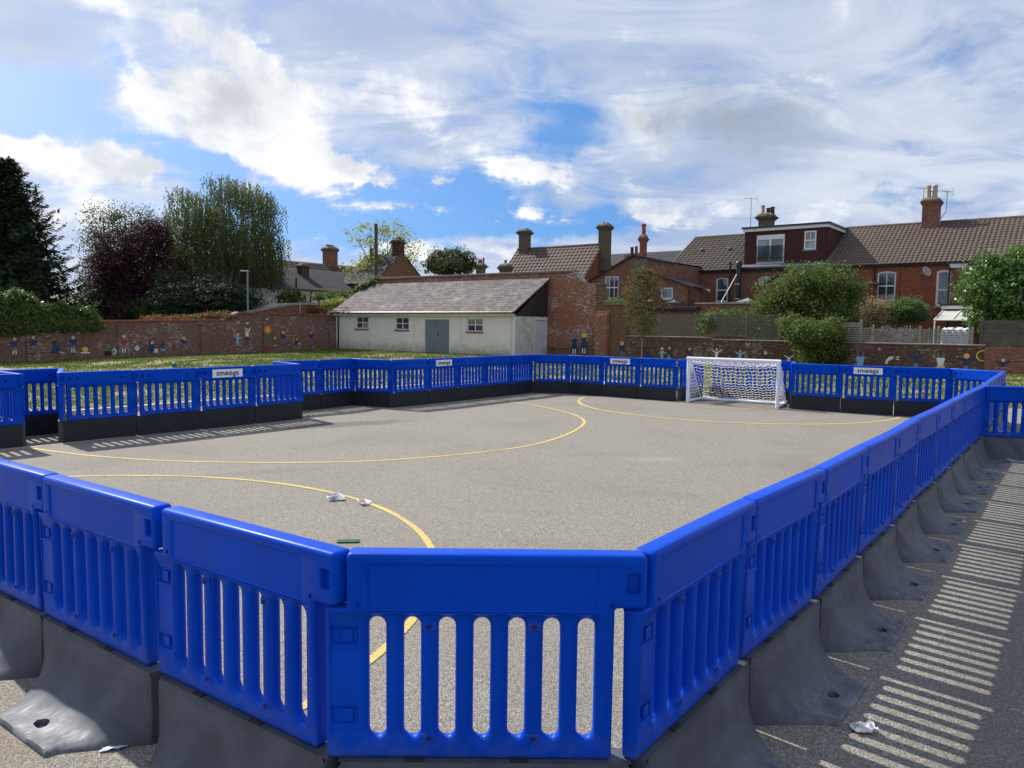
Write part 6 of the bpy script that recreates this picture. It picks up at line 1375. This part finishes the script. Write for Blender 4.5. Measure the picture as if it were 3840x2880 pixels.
small('roof_ivy', 1390, 1070, 54.3, 'dark glossy ivy hanging over the top left corner of the shed roof', [(1375, 1080, 32, 14), (1405, 1060, 28, 14), (1350, 1092, 16, 14), (1425, 1048, 14, 10)], 150, 16, .18, .12, 'shrub', 54, cat='climber', th=3.5, r0=.04)
# big climber mass over the right wall
ptree('overgrown_shrub', 3040, 38.6, 'huge overgrown climber bush covering the wall behind the goal', [(2960, 1090, 90, 60), (3050, 1055, 110, 55), (3140, 1070, 75, 60), (2900, 1150, 60, 50), (3040, 1150, 150, 75), (3190, 1110, 35, 60), (2960, 1205, 110, 55), (3080, 1195, 110, 60), (3010, 1120, 60, 90), (3120, 1140, 60, 90)], 1500, 26, .135, .20, 'shrub', 61, 1.2, .16, cat='shrub')
pb = AB(0, 0); q = at_y(3060, 1250, 36.2)
small('hanging_climber', 3070, 1270, 35.2, 'dense green foliage hanging down the front of the wall under the big shrub', [(3030, 1245, 75, 45), (3090, 1285, 68, 62), (3045, 1320, 50, 42), (3120, 1330, 55, 32), (3135, 1250, 42, 55), (2975, 1215, 40, 30)], 800, 24, .12, .17, 'shrub', 62, cat='climber', th=.5, r0=.06)
small('trellis_climber', 2720, 1200, 39.6, 'white-flowered dark climber behind the trellis panels', [(2700, 1195, 50, 30), (2760, 1205, 60, 40), (2830, 1215, 60, 45), (2650, 1215, 30, 35)], 420, 22, .12, .16, 'shrub', 63, cat='climber')
ptree('fig_tree', 3740, 35.5, 'leafy bright green fig tree at the right edge above the wall', [(3700, 1020, 60, 60), (3780, 985, 70, 45), (3840, 1020, 80, 90), (3660, 1090, 60, 55), (3760, 1110, 90, 80), (3680, 1180, 55, 40), (3800, 1200, 70, 70), (3860, 1120, 80, 110)], 760, 17, .20, .20, 'fig', 64, 1.6, .10)
small('dry_bush', 3285, 1160, 39.2, 'dry beige-brown bush left of the feathery green one', [(3290, 1150, 50, 30), (3250, 1180, 40, 28), (3310, 1190, 50, 25)], 330, 22, .10, .14, 'beige', 65)
small('feathery_bush', 3400, 1170, 39.0, 'feathery fresh green bush right of the beige one', [(3400, 1150, 45, 30), (3430, 1180, 45, 30), (3370, 1175, 45, 35)], 380, 24, .10, .13, 'feather', 66)
small('blossom_bush', 3350, 1255, 36.4, 'trailing white-blossomed plant hanging on the wide slatted panel', [(3330, 1240, 30, 18), (3370, 1260, 35, 20), (3400, 1240, 28, 14), (3385, 1275, 20, 12)], 90, 9, .07, .10, 'bloom', 67, cat='plant', th=1.3, r0=.02)
small('wall_plant', 3765, 1310, 32.5, 'tuft of dusty green leaves growing on the wall below the fig tree', [(3762, 1305, 16, 12), (3770, 1320, 12, 10)], 30, 14, .11, .06, 'tuft', 68, cat='plant', th=.8, r0=.02)
small('window_box_plants', 2300, 1130, 39.3, 'pale green fringe of plants below the sash window of the wing', [(2290, 1128, 18, 6), (2330, 1130, 20, 6)], 40, 14, .09, .07, 'feather', 69, cat='plant', th=2.9, r0=.02)
def sapling():
    p = at_y(2406, 1345, 34.5); o = empty('young_tree', (p.x, p.y, 0), 0, 'slender young tree with thin reddish-green leaves before the mural wall', 'tree'); r = random.Random(7); g = np.random.default_rng(71); k = 34.5/FPX
    H = at_y(2406, 1010, 34.5).z; m = MB(); m.tube([(0, 0, 0), (.02, 0, 1.4), (-.02, 0, 2.6), (.05, 0, H*.95)], [.04, .032, .022, .006], 7); C = []; N = []; S = []; V = []
    for i in range(46):
        t = .32+.66*i/46; z = H*t; a = i*2.4; L_ = (1.15*math.sin(math.pi*min(1, (t-.2)/.85))+.1)*r.uniform(.6, 1.15); e = Vector((math.cos(a)*L_, math.sin(a)*L_*.8, z+L_*.45)); mid = Vector((math.cos(a)*L_*.5, math.sin(a)*L_*.4, z+L_*.32)); m.tube([(0, 0, z), tuple(mid), tuple(e)], [.012, .008, .002], 4, False)
        for _ in range(70): u = g.random()**.6; c = Vector((0, 0, z)).lerp(e, u); C.append(np.array(c)+g.normal(0, .10, 3)); N.append(g.normal(size=3)+np.array([0, 0, .5])); S.append(g.uniform(.09, .17)); V.append(g.random())
    m.build('trunk', M['saplingbark'], o, smooth=60); leaf_object('foliage', C, N, S, V, LG['acer'], o, asp=.4)
sapling()

# ------------------------------------------------------------------ wooden cut-out children on the walls
CUTS = ['navy', 'skin1', 'brownp', 'greyp', 'wht', 'lblue', 'redp', 'yel', 'orange', 'greenp', 'blackp', 'pink', 'skin2']
CI = {k: i for i, k in enumerate(CUTS)}
def cutout(axis, plane, px, top, bot, kind, label, name='painted_figure', cat='wooden figure', flip=1, group='wooden figures on the walls'):
    conv = (lambda x, y: on_a(x, y, plane)) if axis == 'a' else (lambda x, y: on_b(x, y, plane))
    u0, z1 = conv(px, top); _, z0 = conv(px, bot); h = z1-z0; m = MB()
    o_pos = AB(plane, u0, z0) if axis == 'a' else AB(u0, plane, z0)
    o = empty(name, o_pos, ROTA+(math.pi/2 if axis == 'a' else 0), label, cat, group)
    # local x to the viewer's right, -y towards the viewer
    D = [0]
    def poly(P, mat, d=None):
        D[0] += .0012; y1 = -.012-D[0]; m.cur = CI[mat]; P = [(flip*x*h, z*h) for x, z in P]
        if flip < 0: P = P[::-1]
        n = len(P); m.face([(x, y1, z) for x, z in P]);
        for i in range(n): a, b = P[i], P[(i+1) % n]; m.face([(a[0], y1, a[1]), (a[0], 0, a[1]), (b[0], 0, b[1]), (b[0], y1, b[1])])
    def disc(x, z, r, mat, sx=1., n=12): poly([(x+r*sx*math.cos(2*math.pi*k/n), z+r*math.sin(2*math.pi*k/n)) for k in range(n)], mat)
    def limb(x0, z0_, x1, z1_, w0, w1, mat):
        dx, dz = x1-x0, z1_-z0_; l = math.hypot(dx, dz); nx, nz = -dz/l, dx/l; poly([(x0-nx*w0, z0_-nz*w0), (x1-nx*w1, z1_-nz*w1), (x1+nx*w1, z1_+nz*w1), (x0+nx*w0, z0_+nz*w0)], mat)
    K = kind.split(); body = K[0]; arg = K[1:]
    def child(top_c='navy', low='greyp', skirt=True, arms=((.28, .78), (-.22, .55)), legs='wht', hair='brownp', skin='skin1', z_off=0., shoes='blackp', cut=0., longhair=False):
        sk = cut
        def Z(z): return (z-sk)/(1-sk)
        def S_(x): return x/(1-sk)
        if sk < .3:
            for s in (-1, 1): limb(S_(.05*s), Z(max(sk, .30)), S_(.075*s), Z(max(sk, .05)), S_(.030), S_(.026), legs if skirt else low); 
            if sk < .05:
                for s in (-1, 1): poly([(.075*s-.03, 0), (.075*s+.055, 0), (.075*s+.05, .035), (.075*s-.03, .06)], shoes)
        if skirt: poly([(S_(-.13), Z(max(sk, .27))), (S_(.13), Z(max(sk, .27))), (S_(.075), Z(.48)), (S_(-.075), Z(.48))], low)
        else: poly([(S_(-.09), Z(max(sk, .24))), (S_(.09), Z(max(sk, .24))), (S_(.085), Z(.48)), (S_(-.085), Z(.48))], low)
        for ax, az in arms:
            s = 1 if ax > 0 else -1; limb(S_(.07*s), Z(.69), S_(ax), Z(az), S_(.042), S_(.028), top_c); disc(S_(ax*1.06), Z(az+(.02 if az > .69 else -.02)), S_(.030), skin, n=8)
        poly([(S_(-.095), Z(.46)), (S_(.095), Z(.46)), (S_(.10), Z(.66)), (S_(.06), Z(.735)), (S_(-.06), Z(.735)), (S_(-.10), Z(.66))], top_c)
        disc(S_(.0), Z(.885), S_(.118), hair)
        if longhair: poly([(S_(-.12), Z(.74)), (S_(.12), Z(.74)), (S_(.115), Z(.9)), (S_(-.115), Z(.9))], hair)
        disc(S_(.012), Z(.865), S_(.092), skin)
        disc(S_(-.02), Z(.88), S_(.010), 'blackp', n=6); disc(S_(.045), Z(.88), S_(.010), 'blackp', n=6); limb(S_(-.01), Z(.825), S_(.035), Z(.825), S_(.006), S_(.006), 'redp')
    if body == 'girl': child(hair='yel' if 'blond' in arg else 'brownp', arms=((.30, .86), (-.27, .62)) if 'wave' in arg else ((.22, .60), (-.2, .58)), low='greyp', longhair='long' in arg)
    elif body == 'redgirl': child('redp', 'greyp', True, ((.17, .52), (-.17, .52)), longhair=True)
    elif body == 'boy': child(low='greyp', skirt=False, arms=((.27, .50), (-.28, .84)) if 'wave' in arg else ((.24, .58), (-.24, .55)), hair='orange' if 'ginger' in arg else 'brownp', legs='greyp')
    elif body == 'blue': child('lblue', 'lblue', True, ((.30, .62), (-.30, .86)) if 'wave' in arg else ((.26, .56), (-.24, .56)), hair='yel' if 'blond' in arg else 'brownp', legs='skin1')
    elif body == 'white': child('wht', 'navy', False, ((.22, .95), (-.12, .98)), hair='brownp')
    elif body == 'back':   # two girls seen from behind on the ledge
        poly([(-.16, .28), (.16, .28), (.10, .70), (.05, .76), (-.05, .76), (-.10, .70)], 'navy'); limb(-.07, .70, -.20, .66, .03, .02, 'navy')
        for s in (-1, 1): limb(.06*s, .29, .06*s, .06, .025, .025, 'wht'); poly([(.06*s-.03, 0), (.06*s+.05, 0), (.06*s+.03, .06), (.06*s-.03, .06)], 'blackp')
        disc(0, .87, .105, 'yel' if 'blond' in arg else 'greyp'); 
        if 'blond' in arg: limb(.07, .9, .16, .80, .05, .02, 'yel')
    elif body == 'half':   # figure cut by the barrier: show head, body, raised arms
        child(top_c=arg[0], low=arg[0] if arg[0] != 'navy' else 'greyp', skirt=arg[0] != 'navy', arms=((.34, .86), (-.34, .84)), skin='skin2' if 'dark' in arg else 'skin1', hair='blackp' if 'dark' in arg else ('yel' if 'blond' in arg else 'brownp'), cut=.0)
    elif body == 'crouch':
        poly([(-.42, 0), (.42, 0), (.40, .25), (.12, .62), (-.12, .62), (-.30, .35)], 'navy'); disc(-.02 if 'mid' in arg else -.08, .80, .21, 'blackp' if 'dark' in arg else 'brownp'); disc(.03, .76, .14, 'skin2' if 'dark' in arg else 'skin1')
        if 'paper' in arg: poly([(.15, -.12), (.55, -.08), (.50, .22), (.22, .25)], 'wht')
        if 'yellow' in arg: disc(.45, .2, .16, 'yel')
        limb(.2, .12, .48, .02, .06, .05, 'skin1')
    elif body == 'reader': poly([(-.3, 0), (.3, 0), (.25, .3), (.1, .5), (-.1, .5), (-.25, .3)], 'navy'); disc(0, .72, .26, 'blackp'); disc(0, .66, .15, 'skin2'); poly([(-.3, .0), (.0, .06), (.3, .0), (.3, .22), (0, .28), (-.3, .22)], 'lblue')
    elif body == 'snake': disc(-.25, .35, .33, 'greenp'); disc(-.2, .12, .28, 'blackp', 1.4); disc(.42, .3, .32, 'wht', .7); disc(.36, .3, .2, 'greyp', .7)
    elif body == 'hat': disc(0, .5, .30, 'yel', 1.0); poly([(-.48, .08), (.48, .08), (.46, .22), (-.46, .22)], 'wht'); disc(-.3, .72, .09, 'redp'); disc(.3, .78, .09, 'blackp')
    elif body == 'kite': poly([(-.42, .5), (.05, 0), (.5, .4), (.1, 1.)], 'wht'); poly([(-.15, .45), (.1, .2), (.3, .42), (.08, .7)], 'lblue')
    elif body == 'butterfly':
        c = arg[0]
        for s in (-1, 1): poly([(0, .45), (s*.5, .95), (s*.62, .6), (s*.25, .4)][::s], c); poly([(0, .45), (s*.2, .35), (s*.42, .05), (s*.1, .1)][::s], 'wht')
        limb(0, .1, 0, .8, .04, .04, 'blackp')
    elif body == 'flower':
        pot, col = arg[0], arg[1]; big = .17 if 'big' in arg else .15; poly([(-.11, 0), (.11, 0), (.15, .17), (-.15, .17)], pot); limb(0, .15, .01, .78, .018, .016, 'greenp'); limb(0, .35, .14, .46, .02, .03, 'greenp'); limb(0, .3, -.14, .42, .02, .03, 'greenp')
        for k in range(7): a = k*.8976; disc(.01+big*.62*math.cos(a), .83+big*.62*math.sin(a), big*.42, col, n=8)
        disc(.01, .83, big*.38, 'yel' if col != 'yel' else 'orange', n=8)
    elif body == 'star': 
        P = []
        for k in range(10): a = math.pi/2+k*math.pi/5; rr_ = .55 if k % 2 == 0 else .2; P.append((rr_*math.cos(a), .5+rr_*math.sin(a)))
        poly(P, 'pink')
    elif body == 'bird': poly([(-.8, .3), (0, .1), (.9, .8), (.1, .6)], 'wht'); poly([(-.3, .4), (.2, .5), (-.2, 1.)], 'wht')
    elif body == 'hand':   # handstand: skirt or legs upwards, head below
        c = arg[0]
        for s in (-1, 1): limb(.1*s, .70, .14*s, 1.0, .05, .045, 'greyp')
        poly([(-.12, .28), (.12, .28), (.22, .74), (-.22, .74)], c); disc(0, .14, .14, 'yel'); disc(0, .12, .11, 'skin1'); limb(-.1, .3, -.3, .02, .04, .04, 'skin1'); limb(.1, .3, .3, .02, .04, .04, 'skin1')
    elif body == 'cartwheel': poly([(-.75, 0), (-.45, .0), (-.35, .4), (.25, .75), (.2, 1.05), (-.25, 1.0), (-.62, .55)], 'wht'); limb(.2, .9, .62, .95, .08, .07, 'greyp'); limb(.2, .8, .62, .70, .08, .07, 'greyp'); limb(.62, .95, .98, .98, .07, .07, 'wht'); limb(.62, .70, .98, .62, .07, .07, 'wht')
    elif body == 'hoop':
        child(arms=((.36, .80), (-.34, .82)), skirt=False, hair='yel'); n = 24; cxh, czh, r1, r2 = .62, .92, .25, .205
        for k in range(n):
            a0, a1 = 2*math.pi*k/n, 2*math.pi*(k+1)/n; m.cur = CI['yel']; q = [(cxh+r1*math.cos(a0), czh+r1*math.sin(a0)), (cxh+r1*math.cos(a1), czh+r1*math.sin(a1)), (cxh+r2*math.cos(a1), czh+r2*math.sin(a1)), (cxh+r2*math.cos(a0), czh+r2*math.sin(a0))]; m.face([(x*h, -.014, z*h) for x, z in q]); m.face([(q[0][0]*h, -.014, q[0][1]*h), (q[1][0]*h, -.014, q[1][1]*h), (q[1][0]*h, 0, q[1][1]*h), (q[0][0]*h, 0, q[0][1]*h)]); m.face([(q[3][0]*h, -.014, q[3][1]*h), (q[2][0]*h, -.014, q[2][1]*h), (q[2][0]*h, 0, q[2][1]*h), (q[3][0]*h, 0, q[3][1]*h)])
    elif body == 'waisthoop':
        child(arms=((.36, .84), (-.36, .84)), skirt=False); n = 20
        for k in range(n): a0, a1 = 2*math.pi*k/n, 2*math.pi*(k+1)/n; limb(.34*math.cos(a0), .40+.08*math.sin(a0), .34*math.cos(a1), .40+.08*math.sin(a1), .014, .014, 'pink')
    b = m.build('cut_out', [M[k] for k in CUTS], o, weld=False, normals=False)
    return o
s_ = .5877
def LW(x, t, b, kind, label, **kw): return cutout('a', -41.02 if any(u <= x*s_ <= v for u, v in ((94, 150), (434, 486), (746, 792), (984, 1023), (1227, 1262))) else -41.098, x*s_, 580+t*s_, 580+b*s_, kind, label, **kw)
LW(90, 1160, 1282, 'girl wave', 'wooden schoolgirl skipping, leftmost figure on the left wall')
LW(210, 1150, 1272, 'boy side', 'wooden child in navy standing on the first brick pier of the left wall')
LW(358, 1185, 1268, 'crouch dark', 'black-haired wooden child crouching in navy on the left wall')
LW(463, 1150, 1270, 'girl long', 'wooden schoolgirl in navy jumper below the yellow butterfly')
LW(505, 1116, 1147, 'butterfly yel', 'yellow and white wooden butterfly above the schoolgirl', name='wooden_butterfly', cat='wooden butterfly')
LW(542, 1213, 1273, 'hat', 'yellow creature on a white base, low on the left wall', name='painted_creature')
LW(700, 1213, 1276, 'snake', 'green and black wooden creature low on the left wall', name='painted_creature')
LW(788, 1143, 1272, 'redgirl', 'wooden girl in red jumper and grey skirt on the left wall')
LW(872, 1216, 1254, 'kite', 'white and blue wooden kite right of the red-jumper girl', name='wooden_kite', cat='wooden kite')
LW(968, 1182, 1256, 'crouch paper', 'wooden child in navy kneeling over white paper')
LW(1037, 1203, 1252, 'reader', 'small dark-haired wooden child reading, right of the kneeling one')
LW(1172, 1160, 1252, 'boy wave ginger', 'ginger wooden boy in navy with arms out before the blank pier', flip=1)
LW(1515, 1140, 1226, 'blue blond wave', 'wooden girl in light blue dress reaching up on the raised wall part')
LW(1575, 1103, 1210, 'white', 'wooden child in white top jumping with both arms raised')
LW(1517, 1055, 1080, 'butterfly orange', 'tiny orange butterfly above the light blue girl', name='wooden_butterfly', cat='wooden butterfly')
LW(1577, 1066, 1084, 'bird', 'small white wooden bird above the jumping child', name='wooden_bird', cat='wooden bird')
LW(1706, 1092, 1245, 'flower redp orange big', 'tall orange wooden flower in a red pot', name='wooden_flower', cat='wooden flower')
LW(1752, 1158, 1225, 'flower lblue yel', 'yellow wooden flower in a blue pot', name='wooden_flower', cat='wooden flower')
LW(1805, 1123, 1216, 'boy wave ginger', 'wooden boy in navy between the blue-potted flower and pink pot')
LW(1845, 1180, 1218, 'flower pink redp', 'smallest wooden flower, in a pink pot', name='wooden_flower', cat='wooden flower')
LW(1893, 1168, 1212, 'crouch yellow', 'wooden child in navy bending with something yellow')
LW(1985, 1120, 1216, 'boy', 'wooden boy in navy nearest the shed on the left wall')
LW(2033, 1162, 1226, 'flower redp redp', 'red wooden flower in a red pot beside the shed', name='wooden_flower', cat='wooden flower')
LW(1705, 1040, 1058, 'bird', 'small pale wooden bird above the tall orange flower', name='wooden_bird', cat='wooden bird')
def RW(x, t, b, kind, label, plane=36.995, **kw): return cutout('b', plane, x, t, b, kind, label, **kw)
RW(2155, 1250, 1333, 'back', 'wooden girl with grey hair seen from behind on the orange wall', plane=36.55)
RW(2191, 1246, 1331, 'back blond', 'blond ponytailed wooden girl seen from behind on the orange wall', plane=36.55)
def Z3(x, y): return 2200+x*.4521, 680+y*.4521
def R3(x, t, b, kind, label, **kw): return RW(2200+x*.4521, 680+t*.4521, 680+b*.4521, kind, label, **kw)
R3(295, 1325, 1480, 'boy ginger', 'wooden boy in navy left of the thin young tree', plane=36.955)
R3(90, 1322, 1352, 'butterfly orange', 'small orange wooden butterfly on the brick buttress', plane=36.655, name='wooden_butterfly', cat='wooden butterfly')
R3(500, 1375, 1480, 'crouch dark', 'wooden child in navy bending over right of the young tree')
R3(627, 1375, 1490, 'blue blond', 'wooden girl in light blue dress beside a navy-dressed child', )
R3(687, 1368, 1490, 'girl', 'wooden child in navy right of the light blue girl')
R3(855, 1375, 1500, 'half navy', 'wooden child in navy with arms spread just left of the goal')
R3(1080, 1378, 1510, 'half wht', 'wooden child in white behind the left part of the goal crossbar')
R3(1275, 1395, 1520, 'half lblue', 'wooden girl in light blue behind the middle of the crossbar')
R3(1487, 1410, 1545, 'half navy blond', 'blond wooden child in navy with wide yellow hands above the crossbar')
R3(1680, 1425, 1545, 'half wht dark', 'wooden child in white above the right end of the crossbar')
R3(1336, 1338, 1366, 'butterfly wht', 'white wooden butterfly above the goal', name='wooden_butterfly', cat='wooden butterfly')
def R4(x, t, b, kind, label, **kw): return RW(2900+x*.434, 680+t*.434, 680+b*.434, kind, label, **kw)
R4(580, 1480, 1640, 'half navy blond', 'wooden child in navy half hidden by the hanging foliage')
R4(755, 1470, 1640, 'hand lblue', 'wooden child in light blue doing a handstand')
R4(918, 1428, 1468, 'star', 'pink wooden star high on the wall right of the goal', name='wooden_star', cat='wooden star')
R4(1020, 1515, 1580, 'cartwheel', 'wooden child in white turning a cartwheel')
R4(1240, 1465, 1660, 'half navy dark', 'dark-skinned wooden child in navy with arms spread')
R4(1450, 1485, 1640, 'hand wht', 'wooden child in white doing a handstand')
R4(1672, 1488, 1680, 'hoop', 'wooden child in navy holding a yellow hoop')
R4(1985, 1522, 1690, 'waisthoop', 'wooden child in navy spinning a pink hoop, rightmost figure', plane=36.935)

# ------------------------------------------------------------------ litter and small things
def crumple(name, x, y, label, size, mat, seed, h=.02, n=7, cat='litter', rot=0.):
    r = random.Random(seed); m = MB(); rows = []
    for i in range(n):
        rows.append([(size[0]*(i/(n-1)-.5)+r.uniform(-.1, .1)*size[0]*.5, size[1]*(j/(n-1)-.5)+r.uniform(-.1, .1)*size[1]*.5, .004+abs(r.gauss(0, 1))*h*(1-.5*abs(i-n/2)/n)) for j in range(n)])
    m.grid(rows); o = m.build(name, mat); o.location = (x, y, 0); o.rotation_euler = (0, 0, rot); return tag(o, label, cat)
def leaflet(name, x, y, label, seed, stripes=None, k=5):
    """fanned, slightly lifted printed paper slips"""
    r = random.Random(seed); o = empty(name, (x, y, 0), r.uniform(0, 3), label, 'litter'); m = MB()
    for i in range(k):
        a = -.35+.17*i; c, s = math.cos(a), math.sin(a); m.cur = 0; z = .006+.007*i
        P = [(0, -.03), (.15, -.035), (.16, .035), (0, .03)]; Q = [(p[0]*c-p[1]*s-.08, p[0]*s+p[1]*c, z+(.012 if p[0] > .1 else 0)) for p in P]; m.face(Q)
    m.build('paper_slips', [M['paper']], o, weld=False)
    if stripes:
        m = MB(); a = -.35+.17*(k-1); c, s = math.cos(a), math.sin(a)
        for q in range(3): P = [(.02+.045*q, -.032), (.04+.045*q, -.033), (.04+.045*q, .033), (.02+.045*q, .032)]; m.face([(p[0]*c-p[1]*s-.08, p[0]*s+p[1]*c, .012+.007*(k-1)+(.012*p[0]/.15)) for p in P])
        m.build('printed_stripes', M[stripes], o, weld=False)
leaflet('paper_leaflet', -1.72, 7.42, 'fan of white and blue paper slips on the court, left of two', 3, 'navy', 6)
leaflet('paper_leaflet', -1.42, 7.26, 'white and red printed paper on the court, right of two', 5, 'redp', 4)
m = MB(); 
o = empty('foil_wrapper', (-1.29, 5.97, 0), R(6), 'flat green and black foil wrapper on the court behind the front barrier', 'litter'); m.box(-.09, .09, -.028, .028, .003, .010, .002); m.build('wrapper', M['greenfoil'], o)
m = MB(); m.box(-.088, .088, .018, .03, .0101, .013); m.box(-.08, .085, -.032, -.022, .0102, .012); m.build('black_edge', M['blackp'], o)
crumple('crumpled_film', 1.55, 3.20, 'crumpled clear plastic bag on the striped shadow at the right', (.105, .085), M['foil'], 9, .014, 9)
crumple('tissue', -1.60, 2.99, 'pale blue torn tissue lying by the near left grey foot', (.10, .05), M['mask'], 4, .008, 6, rot=.3)
crumple('tissue', -1.55, 2.62, 'white torn tissue on the stained ground at the bottom left', (.11, .04), M['paper'], 6, .006, 6)
crumple('tissue', 4.08, 6.76, 'tiny white scrap on the asphalt beside the sixth grey foot', (.05, .06), M['paper'], 8, .015, 5)
o = empty('play_ball', AB(-31.07, 16.89, slope(-31.07, 16.89)+.12), 0, 'small dark green ball lying on the grass near the left wall', 'ball'); m = MB(); m.lathe([(.001, -.13)]+[(.13*math.cos(R(a)), .13*math.sin(R(a))) for a in range(-75, 80, 15)]+[(.001, .13)], (0, 0, 0), 16); m.build('ball_shell', M['ball'], o, smooth=80)
m = MB(); m.tube([(.132*math.cos(R(a)), .132*math.sin(R(a)), .0) for a in range(0, 361, 20)], .012, 5); q = m.build('ball_stripe', M['wht'], o); q.rotation_euler = (R(40), 0, 0)
